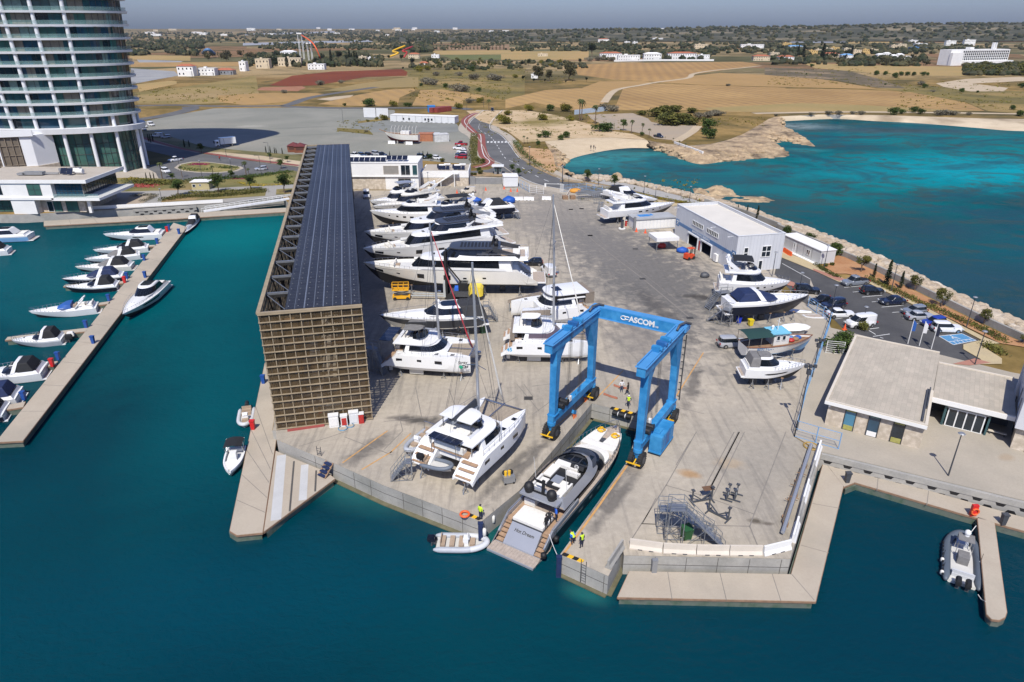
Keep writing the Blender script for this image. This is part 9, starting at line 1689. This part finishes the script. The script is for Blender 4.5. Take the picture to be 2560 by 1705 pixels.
for x,y,h,l in ((855,480,165,'young round tree casting a shadow on the orange soil beside the portable cabin'),(1345,650,145,'leaning tree by the sea wall right of the tall cypress'),(1590,800,175,'round tree by the sea wall above the blue hatchback'),(1985,960,145,'spreading tree nearest the right frame edge on the soil strip'),(2345,1145,110,'tree cut by the right frame edge on the soil strip')):put('otree',c8,x,y,h,l)
for x,y,h,l in ((970,530,135,'small cypress left of the tall one on the soil strip'),(1085,608,245,'tallest cypress on the soil strip'),(1215,630,165,'cypress right of the tallest one on the soil strip')):put('cyp',c8,x,y,h,l,wide=1.2)
for x,y,h,l in ((620,320,135,'big dark shrub behind the end of the portable cabin'),(385,190,80,'dark shrub behind the middle of the portable cabin roof'),(165,130,85,'dark shrub at the corner of the cladded shed roof')):put('dbush',c8,x,y,h,l,wide=.9)
for x,y,h,l in ((590,420,38,'low round bush at the cabin step, right'),(530,430,40,'low round bush at the cabin step, left'),(870,1010,90,'olive bush behind the white panel van')):put('bush',c8,x,y,h,l)
for x,y,h,l in ((1635,400,65,'left cypress behind the cladded shed roof'),(1718,430,90,'middle cypress behind the cladded shed roof'),(1812,470,125,'right cypress behind the cladded shed roof')):put('cyp',c7,x,y,h,l,wide=1.1)
put('tree',c7,252,130,115,'left of two round trees on the sea promenade');put('tree',c7,498,180,118,'right of two round trees on the sea promenade');put('dbush',d8,225,110,70,'bright green bush behind the white garden gate',wide=1.6);put('dbush',d8,260,60,50,'bright green bush behind the gate, farther one',wide=1.6)
def hedge(label,pts,w,h,m,n,ls=.16,nm='hedge',seed=1,kind=None):
 r=random.Random(seed);mb=MB();P=smooth_path(pts,3);d=[0]
 for a,b in zip(P,P[1:]):d.append(d[-1]+(b-a).length)
 for k in range(n):
  s_=r.random()*d[-1];i=min(len(P)-2,max(j for j in range(len(d)) if d[j]<=s_));q=P[i].lerp(P[i+1],(s_-d[i])/max(1e-6,d[i+1]-d[i]));hh=h*(.75+.5*mnoise.noise(q*.4));leaves(mb,[(q.x+r.uniform(-w/2,w/2),q.y+r.uniform(-w/2,w/2),hh*.5+q.z,.25,hh*.5)],1,ls,r)
 o=mb.build(nm,m,fix=False);return tag(o,label,None if kind else 'hedge',None,kind)
hedge('long clipped hedge between the car park pavement and the soil strip',c8.P('925,545 1120,640 1450,790 1700,895 1960,1010 2180,1130'),1.6,.9,LO,2600,seed=2);hedge('low hedge round the pavement corner by the portable cabin',c8.P('440,415 520,470 600,515 660,530'),1.0,.8,LO,600,seed=3);hedge('small hedge at the far right planting bed',c8.P('1990,1160 2080,1200 2150,1240'),1.6,.9,LO,500,seed=4);hedge('low ochre hedge along the sea promenade path',c7.P('430,195 700,240 1000,300 1300,345'),1.4,.8,LY_,1500,seed=5)
hedge('dark clipped hedge along the bend above the orange bank',c6.P('1650,60 1690,125 1760,200 1830,255 1900,300'),2.6,1.8,LG,1500,.2,seed=6);hedge('tall hedge between cycle path and gravel car row',c2.P('1990,1225 1985,1300 1975,1400 1985,1480 2040,1500'),3.2,1.6,LO,1600,.22,seed=7);hedge('long clipped hedge along the promenade lawn',c5.P('400,1185 640,1150 900,1145 1330,1105'),3.4,1.2,LO,3200,.2,seed=8);hedge('second promenade hedge behind the first, nearer the cabin',c5.P('640,1120 900,1110 1330,1085'),1.6,1.1,LO,1200,.2,seed=9);hedge('lavender-grey hedge blocks beside the low building',c5.P('110,1150 320,1140 210,1200'),1.8,.9,LS,900,.18,seed=10)
hedge('dark garden shrubbery between cabin and forecourt',c5.P('650,1000 1000,985 1250,965 1560,920'),3.5,1.3,LG,2200,.22,seed=11);hedge('shrubbery below the roundabout planting on the left',c5.P('120,1010 350,1030 560,1020'),6,1.2,LO,2200,.24,seed=12)
for n_,m,pts,w,l in ((900,FR_,'40,1060 160,1050 320,1055',5,'red and pink flower bed beside the low building'),(700,FY,'60,985 140,990 380,1015',3.5,'yellow flower strip above the red flower bed'),(500,FP,'650,858 720,852 790,858',3,'magenta flower patch on the planted island'),(400,LG,'600,895 700,905 820,900',4,'dark green planting on the planted island'),(400,LG,'930,885 980,880 1040,890',4,'dark planting at the right of the island'),(400,FY,'1080,1020 1300,1050 1580,1030',2.5,'yellow flower edging on the lawn'),(300,FP,'1040,985 1110,985 1180,980',2,'magenta flowers by the lawn')):hedge(l,c5.P(pts),w,.6,m,n_,.2,'flowers',n_,'stuff')
for x,y,h,l in ((545,1140,130,'round dark tree over the promenade hedge, left'),(905,1110,150,'largest round dark tree beside the beige garden cabin'),(1205,1085,120,'round tree above the middle of the promenade hedge'),(1520,1120,160,'round tree near the rack end of the promenade'),(750,745,75,'round tree at the edge of the tower shadow'),(1483,890,75,'small tree by the silver hatchback road'),(485,1000,60,'small tree below the white car on the forecourt'),(1030,985,70,'bushy tree behind the garden cabin'),(1540,830,50,'sapling on the pale gravel strip by the rack'),(1380,800,50,'sapling by the arm lamp post')):put('tree',c5,x,y,h*1.15,l,wide=1.1)
for x,y,h,l in ((390,985,160,'tall palm on the forecourt below the white car'),(575,970,110,'palm below the left end of the planted island'),(862,965,110,'palm below the middle of the planted island'),(1165,965,150,'tallest palm right of the planted island'),(1190,970,90,'short palm beside the tallest one right of the island')):put('palm',c5,x,y,h,l)
many('cyp',c5,'265,640,70 285,650,80 305,640,70 595,690,70 640,690,60 1345,745,60 1385,745,60 1425,750,55 1440,750,50 1495,755,55 245,985,60 285,985,60 315,985,60','slender dark cypress in the planted verge left of the rack',wide=1.1);many('cyp',c2,'905,1430,50 920,1430,45 1150,1425,45 1220,1425,45 1490,1450,65 1525,1450,70 1567,1450,65','slender cypress behind the office roofs',wide=1.1);put('tree',c2,1590,1465,60,'small tree behind the office wing');put('bush',c2,1700,1475,40,'round bush behind the office wing');put('dbush',c2,2030,1560,40,'round bush by the guard booth');put('tree',c6,1620,335,75,'leafy tree behind the white kiosk, left');put('tree',c6,1680,375,80,'leafy tree behind the white kiosk, right')
many('dbush',c6,'1345,410,20 1375,412,20 1410,410,20 1430,440,20 1460,440,20 1490,440,20','small round shrub along the grey planter wall');many('bush',c6,'1300,235,45 1350,250,50 1250,360,30 1280,362,30 1330,350,45','garden shrub by the cycle path bend')
many('ybush',c2,'1250,970,60 1845,990,60 1170,1095,60 1100,1090,30 1020,1110,25 2300,1050,55 2270,1130,90 2230,1100,70','yellow-green rounded shrub beside the compound or the road bend');put('dbush',c2,1022,968,72,'dark green bush at the field edge above the gravel lot',wide=1.5);many('dbush',c2,'808,965,28 1365,968,36 1403,972,38 1507,785,30 1730,800,45 2030,835,40 1968,650,50','dark shrub on the field margins left of the road');many('scrub',c2,'590,775,50 780,760,35 1560,770,70 1600,775,60 1640,690,40 1830,830,75 1900,835,70 2000,725,60 2150,730,65 2220,735,55 1960,940,50 250,850,35 1000,1205,25 1850,690,40','dry grey reed clump on the weedy ground');many('ybush',c2,'2040,935,55 1480,650,60 1560,640,50','yellow-green shrub in the weedy ground left of the fields')
many('ybush',c3,'155,1010,65 495,1015,85 275,1095,70 530,1100,55 30,710,40 430,575,40 265,580,40 360,605,35','rounded ochre-green shrub above the sandy ground');many('dbush',c3,'355,1010,65 310,1255,70 440,1275,50 500,1255,65 250,1255,40 235,1320,40 1185,1235,35','dark shrub among the pale rocks behind the beach');put('dbush',c3,830,1195,80,'large low dark green bush above the beach sand',wide=1.9)
for x,y,h,l in ((1330,1065,100,'left end of the big olive thicket behind the beach'),(1420,1140,130,'front of the big olive thicket behind the beach'),(1490,1020,70,'back of the big olive thicket behind the beach'),(1560,1130,110,'right part of the big olive thicket'),(1640,1140,80,'lowest right bush of the big thicket'),(1180,1050,50,'single round bush left of the big thicket'),(1640,1030,55,'yellow bush behind the big thicket'),(1400,1040,90,'upper middle of the big olive thicket')):put('bush',c3,x,y,h,l,wide=1.5)
for x,y,h,l in ((1790,1180,110,'dark green bush at the neck of the headland, upper'),(1800,1260,95,'dark green bush at the neck of the headland, lower'),(1750,1220,60,'smaller bush left of the headland bushes')):put('dbush',c3,x,y,h,l)
for x,y,h,l in ((615,1100,200,'tallest palm of the pair above the sandy ground'),(632,1100,190,'second palm of the pair above the sandy ground'),(757,1130,175,'single tall palm right of the pair'),(1088,1215,125,'palm behind the beach, left of three'),(1185,1225,105,'palm behind the beach, middle of three'),(1248,1255,85,'palm behind the beach, right of three'),(675,1110,65,'short bushy palm beside the palm pair')):put('palm',c3,x,y,h,l)
many('palm',c3,'110,1310,75 140,1310,60 228,1320,55 1468,1300,45 1525,1330,50 1580,1355,50 1310,1275,50 1395,1275,30','small palm on the rocky edge of the beach');put('palm',c2,2125,1010,105,'palm beside the black car at the top of the bend');put('tree',c3,1015,1190,100,'grey-green feathery tree left of the beach palms')
for x,y,h,l in ((235,730,130,'tall brown-green tree at the ruined white house, left'),(520,735,170,'largest brown-green tree at the ruined white house'),(340,735,100,'mid tree between the two tall trees at the ruined house')):put('btree',c3,x,y,h,l)
many('dtree',c3,'100,740,50 200,755,40 300,755,35 620,585,50 730,520,120 680,745,40 490,760,25 150,600,60 90,610,50','dark tree or thicket near the ruined white house');many('scrub',c3,'860,1010,70 910,1015,60 1700,1080,60 1780,1070,60 1840,1055,60 1900,1055,50 700,560,45 800,555,50 900,555,40 1975,785,25','dry grey brush by the fields above the bay')
many('dbush',c4,'1140,1045,75 1220,1040,50 1325,1025,60 1395,1040,55 2225,1000,45 2300,1060,60 1430,800,40 1760,840,40 1070,775,18 990,685,45 1070,685,40 1150,710,50 1210,690,40 1270,690,40 1330,690,38 1410,690,40 1450,688,30 400,610,30 2310,800,50 350,680,15 1910,845,22','dark shrub along the far bay and its fields');many('scrub',c4,'560,1045,40 640,1045,40 780,1045,35 850,1045,40 1560,1050,55 1640,1050,55 1700,1050,45 80,1060,25 400,1050,30 1830,1050,30 1390,775,40 1500,840,25','dry coastal scrub above the far beach')
r=random.Random(31);mb=MB()
for cp,x0,y0,x1,y1,n in ((c3,-300,1010,1000,1240,260),(c2,1400,650,2330,940,260),(c2,740,1100,1200,1220,60),(c3,1640,1060,2330,1150,90),(c4,0,620,1200,790,260),(c4,1200,740,2330,1010,200),(c1,950,600,1750,710,130),(c3,0,560,560,760,120),(c6,1640,60,2050,350,90),(c7,100,110,1300,330,80)):
 for _ in range(n):p=cp(r.uniform(x0,x1),r.uniform(y0,y1));s_=r.uniform(.4,1.3)*(1 if p.y<420 else 1.7);leaves(mb,[(p.x,p.y,.25,s_,.3*s_)],8,.28*s_,r)
tag(mb.build('weeds',LY_,fix=False),kind='stuff')
# ================= far plain: trees, houses, hill =================
far=[]
def zone(k,cp,x0,x1,y0,y1,n,hm,label):
 for _ in range(n):far.append((k,cp,vr.uniform(x0,x1),vr.uniform(y0,y1),vr.uniform(*hm),label))
T1='dark tree in the far grove beside the tower';T2='dark tree among the villas left of the fields';T3='dark tree in the groves beyond the green field';T4='tree among the white resort houses above the fields';T5='tree among the far houses right of the fields';T6='olive tree in the orchard belts of the far plain';T7='bush in the dense green belt below the white hotel'
zone('far',c1,900,1400,300,385,34,(5,8),T1);zone('far',c2,0,1100,520,610,26,(6,10),T2);zone('far',c2,1260,1560,400,480,16,(9,14),T3);zone('faro',c2,1500,2330,560,640,26,(4,6),T6);zone('farb',c2,1000,2330,350,400,26,(6,9),T3);zone('farb',c3,0,1300,380,460,44,(5,8),T3);zone('far',c3,850,1900,430,490,26,(6,9),T4);zone('far',c4,0,1450,400,570,50,(6,10),T5);zone('farb',c4,600,1450,575,605,22,(6,8),T5);zone('faro',c4,1800,2400,600,690,46,(5,7),T7);zone('farb',c1,1400,1761,380,420,10,(8,11),T1)
for k,cp,x,y,h,l in far:put(k,cp,x,y,0,l,l,hm=h)
many('cyp',c2,'685,560,100 855,555,95 875,550,60 900,555,85 920,555,80 1400,450,70 285,610,110','tall dark cypress among the villas left of the fields',wide=1.6);many('dtree',c2,'765,560,90 830,560,60 1430,600,70 1210,545,40 1160,545,40 340,610,60 160,600,80 1340,640,30 1330,560,60','broad dark tree among the villas left of the fields');many('cyp',c4,'490,560,150 270,510,90 320,510,90 760,500,80 790,470,40 2160,340,60','tall dark conifer among the far houses on the right',wide=1.8)
wd=MB();r=random.Random(77)
def blob(p,w,h):
 o=len(wd.v);n=5
 for z,q in ((0,.8),(h*.45,1.0),(h*.8,.6)):wd.v+=[(p.x+w*q*math.cos(a*1.2566+r.random())*r.uniform(.7,1.2),p.y+w*q*math.sin(a*1.2566),p.z+z*r.uniform(.85,1.15)) for a in range(n)]
 wd.v.append((p.x,p.y,p.z+h));e=len(wd.v)-1
 f=[(o+i*n+j,o+i*n+(j+1)%n,o+(i+1)*n+(j+1)%n,o+(i+1)*n+j) for i in range(2) for j in range(n)]+[(o+2*n+j,o+2*n+(j+1)%n,e) for j in range(n)];wd.f+=f;m=r.randrange(3);wd.mi+=[m]*len(f)
def woods(cp,x0,x1,y0,y1,n,h=(4,8),zf=0):
 for _ in range(n):
  x=r.uniform(x0,x1);y=r.uniform(y0,y1)
  if mnoise.noise(Vector((x*.006,y*.03,cp.o[0]*.01)))<-.12:continue
  p=cp(x,y);
  if p.y<30 or p.y>9000:continue
  hh=r.uniform(*h);blob(p,hh*r.uniform(.5,1.0),hh)
for cp in (c2,c3,c4):woods(cp,0,2334,262,300,1300,(6,11));woods(cp,0,2334,300,350,1300,(4,9));woods(cp,0,2334,350,460,600,(3,6))
woods(c1,880,1761,210,300,330,(5,9));woods(c1,880,1400,280,385,700,(5,9));woods(c2,-100,1150,500,615,420,(4,8));woods(c3,800,1850,440,550,300,(4,7));woods(c4,0,1450,420,590,420,(4,8));woods(c2,1250,1600,400,480,200,(6,12));woods(c2,1400,2334,550,640,200,(2,5));woods(c3,-50,700,560,640,120,(2,5));woods(c3,0,1300,330,470,700,(4,7));woods(c3,700,2334,400,490,420,(4,7));woods(c4,0,1500,330,500,500,(4,7));woods(c4,550,1480,565,605,260,(4,6));woods(c4,1790,2334,590,690,420,(3,5));woods(c2,0,1100,400,450,180,(4,7));woods(c2,1200,2334,360,400,200,(4,7))
for x,y,n in ((1540,432,1),):
 for i in range(22):
  for j in range(3):blob(c2(1545+i*34,418+j*16),2.2,2.6)
hm_=MB();NXh,NYh=70,10
def ridge(x,t):
 e=max(0,min(1,(x-200)/1900));return (22*max(0,min(1,(x+500)/700))+34*e**.8)*math.sin(PI*min(1,t*.62+.02))*(1+.25*mnoise.noise(Vector((x*.0015,t*2,0))))
for i in range(NXh+1):
 for j in range(NYh+1):x=-600+i*75;t=j/NYh;hm_.v.append((x,2300+t*1500,-.5+ridge(x,t)))
hm_.f=[(i*(NYh+1)+j,(i+1)*(NYh+1)+j,(i+1)*(NYh+1)+j+1,i*(NYh+1)+j+1) for i in range(NXh) for j in range(NYh)];hm_.mi=[0]*len(hm_.f);struct('hills',hm_,ground('wooded_ridge',[(.075,.07,.038),(.05,.052,.03),(.22,.18,.11)],.012,6,fine=.3,fscale=.1),smooth=True,fix=False)
for _ in range(2600):x=r.uniform(-550,4500);t=r.random();h=r.uniform(6,11);blob(Vector((x,2300+t*1500,ridge(x,t)-1)),h*.8,h)
for _ in range(700):x=r.uniform(-3300,-500);y=r.uniform(2500,5500);h=r.uniform(6,11);blob(Vector((x,y,0)),h,h)
tag(wd.build('far_woods',[LD,LB_,leafm('dusty_wood',(.03,.034,.018),(.055,.055,.028),.02)],fix=False),'far-off dark woods, groves and hedges spread over the plain to the skyline','woods',kind='stuff')
TER=mat('terracotta_roof',(.36,.12,.06),.8,var=.15,scale=.5);CRE=mat('cream_render',(.55,.46,.32),.8,var=.08)
def house(label,cp,x,y,wpx,hpx,m=WHT,roof=None,depth=9,group=None,name='far_house',rows=2,rz=0,cat='house'):
 p=cp(x,y);dep=p.y*cpi-(p.z-CH)*spi;k=dep/FOC/cp.o[2];W=wpx*k;H=max(2.6,hpx*k);t=thing(name,label,cat,p,rz,group);mb=MB();mb.b2((0,0,0),(W,depth,H));mb.b2((W*.55,-1.2,0),(W*.9,0,H*.55));mb.build('wall',m,t);mb=MB()
 if roof:mb.add([(-.5,-.5,H),(W+.5,-.5,H),(W+.5,depth+.5,H),(-.5,depth+.5,H),(W*.25,depth/2,H+1.9),(W*.75,depth/2,H+1.9)],[(0,1,5,4),(1,2,5),(2,3,4,5),(3,0,4)])
 else:mb.b2((-.2,-.2,H),(W+.2,depth+.2,H+.35));mb.b2((W*.3,depth*.4,H+.35),(W*.45,depth*.7,H+1.6))
 mb.build('roof',roof or m,t);mb=MB();n=max(2,int(W/3.2));rr=max(1,min(rows,int(H/2.7)))
 for i in range(n):
  for j in range(rr):mb.box(((i+.5)*W/n,-.04,H*(j+.5)/rr),(W/n*.3,.06,H/rr*.38))
 mb.build('windows' if 0 else 'window',GLD,t);return t
V='white villa among the cypresses left of the fields';Rz='white resort building with palms above the fields';Fh='small white house scattered in the far plain';Yh='cream and yellow house in the far village on the right'
for cp,x,y,w_,h,m,rf,l,g in ((c1,1225,525,110,65,WHT,TER,'white two-storey house with a red roof by the grey lot',None),(c1,1365,520,115,45,WHT,None,'white flat-roofed house beside the red-roofed one',None),(c1,1490,515,115,30,GRY,TER,'low house with a brown canopy right of the white ones',None),(c1,1650,490,45,60,WHT,None,'white columned gateway between two cypresses',None),(c2,0,625,125,80,CRE,None,'cream villa with arched porch at the left of the villa group',None),(c2,205,605,210,70,CRE,None,'broad cream villa behind the dark conifer',None),(c2,225,520,140,45,WHT,WHT,'white temple-like pavilion behind the villas',None),(c2,475,635,150,45,WHT,None,'white house with blue windows at the road by the red field',None),(c2,940,570,70,50,CRE,None,V+', by the hedge',None),(c2,1010,560,70,30,WHT,None,V+', low and long',None),(c2,1390,535,100,38,CRE,TER,'pinkish house beside the yellow water slide',None),(c2,1600,530,70,28,WHT,None,'white bungalow by the green field',None),(c2,1490,600,75,22,WHT,TER,'small low house with a dark red roof below the slide',None),
 (c3,800,545,200,55,WHT,TER,Rz+', left wing',None),(c3,965,558,200,50,WHT,None,Rz+', glazed front block',None),(c3,1200,550,160,55,WHT,WHT,Rz+', middle wing',None),(c3,1420,545,260,55,WHT,TER,Rz+', red-roofed wing',None),(c3,1690,545,110,40,WHT,None,Rz+', right end pavilion',None),(c3,2200,555,150,40,CRE,TER,'red-roofed cream house at the edge of the fields',None),(c3,2085,440,210,32,WHT,None,'long white two-storey block behind the resort',None),(c3,1665,445,120,38,CRE,None,'cream block behind the resort, left of the sports field',None),(c3,1795,370,110,18,WHT,BLU,'long low white hall with a pale roof in the far plain',None),(c3,1280,375,95,26,WHT,None,'white modern villa in the far plain',None),(c3,785,385,100,26,WHT,TER,'pale house with a red roof in the far plain',None),(c3,1025,410,50,28,WHT,None,'left of a pair of small white houses in the far plain',None),(c3,1100,412,45,28,WHT,None,'right of a pair of small white houses in the far plain',None),(c3,590,310,80,16,WHT,None,Fh,'far white houses'),(c3,790,325,80,18,CRE,None,Fh,'far white houses'),(c3,235,515,90,22,CRE,None,'ruined cream hut in the tan field',None),(c3,175,715,60,30,WHT,None,'ruined white house among tall trees',None),
 (c4,95,560,140,40,WHT,TER,'white house with a bright red roof at the edge of the village',None),(c4,500,525,150,32,CRE,TER,'low cream house with a terracotta roof beside the conifer',None),(c4,670,530,105,26,WHT,BLU,'white house with a blue-grey roof in the village',None),(c4,180,445,140,22,WHT,BLU,'pale long house at the left of the village',None),(c4,1290,390,75,22,WHT,None,'white flat-roofed villa above the village',None),(c4,1340,420,110,22,WHT,None,'wide white villa above the village',None),(c4,1620,415,90,40,WHT,None,'white villa left of the tilted white house',None),(c4,1785,415,100,48,WHT,None,'white modern house with big openings behind the hotel',None),(c4,1295,450,150,18,BLU2,None,'long bright blue building in the village',None)):house(l,cp,x,y,w_,h,m,rf,group=g)
for i,(x,y) in enumerate(((370,500),(430,490),(510,480),(570,470),(690,480),(770,495),(860,490),(920,490),(20,520),(130,430),(1120,450),(1180,440))):house(Yh,c4,x,y,80,36,CRE if i%3 else mat('yellow_render',(.52,.36,.14),.8),None,group='cream village houses')
for i,(x,y) in enumerate(((1000,520),(1050,555),(1120,530),(1180,520),(1220,565),(1250,545),(1060,510))):house('white bungalow with a pale gable roof in the bungalow village',c4,x,y,60,20,WHT,WHT,group='white bungalows')
rr=random.Random(9)
for i in range(46):
 cp=(c2,c2,c3,c4,c1)[i%5];x=rr.uniform(900 if cp is c1 else 50,1700 if cp is c1 else 2300);y=rr.uniform(262,335) if cp is not c1 else rr.uniform(205,250);house(Fh,cp,x,y,rr.uniform(30,70),rr.uniform(9,16),WHT if rr.random()<.75 else CRE,None,group='far white houses',rows=1)
for x,w_,h in ((1030,60,12),(1230,160,14),(1390,220,12),(1620,120,16),(1840,110,26),(2190,140,10)):house('white shed or tank on the skyline behind the plain',c2,x,250,w_,h,WHT2,None,14,'white skyline buildings',rows=1)
ht=thing('white_hotel','long white slab hotel with rows of dark balconies far right','hotel',c4(1640,598),0);a,b=c4(1640,598),c4(2310,560);dep=a.y*cpi+CH*spi;ht.location=a;L=(b-a).length*.93;ht.rotation_euler=(0,0,ang(a,b)*.55);HH=135/c4.o[2]*dep/FOC
L=680/c4.o[2]*dep/FOC*1.06;mb=MB();mb.b2((0,0,0),(L,16,HH*.98));mb.build('wall',WHT,ht);mb=MB();mb.b2((-1,-4,0),(L*.17,0,HH*.8));mb.b2((L*.17,-8,HH*.12),(L,0,HH*.28));mb.build('front_wing',WHT,ht);mb=MB();mb.b2((L*.76,5,HH),(L*.78,8,HH*1.4));mb.b2((L*.80,5,HH),(L*.815,8,HH*1.4));mb.b2((L*.35,4,HH),(L*.42,10,HH*1.12));mb.build('roof_tower',WHT,ht)
for j in range(4):
 mb=MB();[mb.box((L*.2+(i+.5)*L*.79/24,-.1,HH*(.38+.155*j)),(L*.79/24*.62,.2,HH*.115)) for i in range(24)];mb.build('balcony_row',GLD,ht)
def slide(label,pts,m,w_=1.6):mb=MB();mb.tube(smooth_path(pts,4),w_,6);tag(mb.build('water_slide',m,smooth=True),label,'water slide')
z_=lambda p,h:Vector((p.x,p.y,h));slide('yellow water slide by the dark grove',[z_(c2(1215,530),2),z_(c2(1300,530),7),z_(c2(1250,525),9),z_(c2(1365,520),16)],YEL,1.3);slide('red water slide beside the yellow one',[z_(c2(1350,535),2),z_(c2(1380,530),8),z_(c2(1340,530),10),z_(c2(1435,520),15)],RED,1.2);slide('tall thin orange slide on white towers among the villas',[z_(c2(590,560),4),z_(c2(540,560),22),z_(c2(440,545),32)],ORG,.8);slide('dark blue slides beside the tower grove',[z_(c1(1400,395),6),z_(c1(1440,400),12),z_(c1(1480,395),5)],BLU2,2.2)
for i,(x,y,h) in enumerate(((425,540,34),(500,550,22))):t=thing('slide_tower','white lattice slide tower among the villas, '+('taller' if i==0 else 'shorter'),'tower',c2(x,y));mb=MB();[mb.bar((a*2.5,b*2.5,0),(a*2.5,b*2.5,h),.5) for a in (-1,1) for b in (-1,1)];mb.build('lattice',WHT,t);mb=MB();mb.box((0,0,h),(7,7,1.6));mb.build('platform',WHT,t)
sw_=MB();wl_=[a.lerp(b,-.10) for a,b in zip(wall_top[4:],wall_wat[4:])];rail(sw_,smooth_path(wl_,6),.45,1.15);tag(sw_.build('sea_wall',M_wall),'long grey concrete sea wall between the soil strip and the boulders','wall');mb=MB();rail(mb,smooth_path(c3.P('1480,1308 1600,1350 1740,1402')),.5,.8);tag(mb.build('low_wall',WHT),'low white wall running across the headland','wall');mb=MB();rail(mb,smooth_path(c3.P('930,562 1300,556 1840,556')),.6,2.2);tag(mb.build('boundary_wall',WHT),'long white boundary wall of the resort above the field','wall');mb=MB();rail(mb,c3.P('570,1045 700,1030 870,1010'),.3,2.4);tag(mb.build('site_fence',mat('pale_blue_sheet',(.42,.50,.58),.5)),'pale blue sheet fence behind the palm pair','fence')
mb=MB();mb.b2((-2500,-60,-4),(5200,6200,140));hz=mb.build('haze',None);hm=bpy.data.materials.new('haze_air');hm.use_nodes=True;t_=hm.node_tree;t_.nodes.clear();pv=t_.nodes.new('ShaderNodeVolumePrincipled');pv.inputs['Color'].default_value=(.72,.80,.93,1);pv.inputs['Density'].default_value=HZD;pv.inputs['Anisotropy'].default_value=.2;q=t_.nodes.new('ShaderNodeOutputMaterial');t_.links.new(pv.outputs[0],q.inputs['Volume']);hz.data.materials.clear();hz.data.materials.append(hm);tag(hz,kind='stuff')
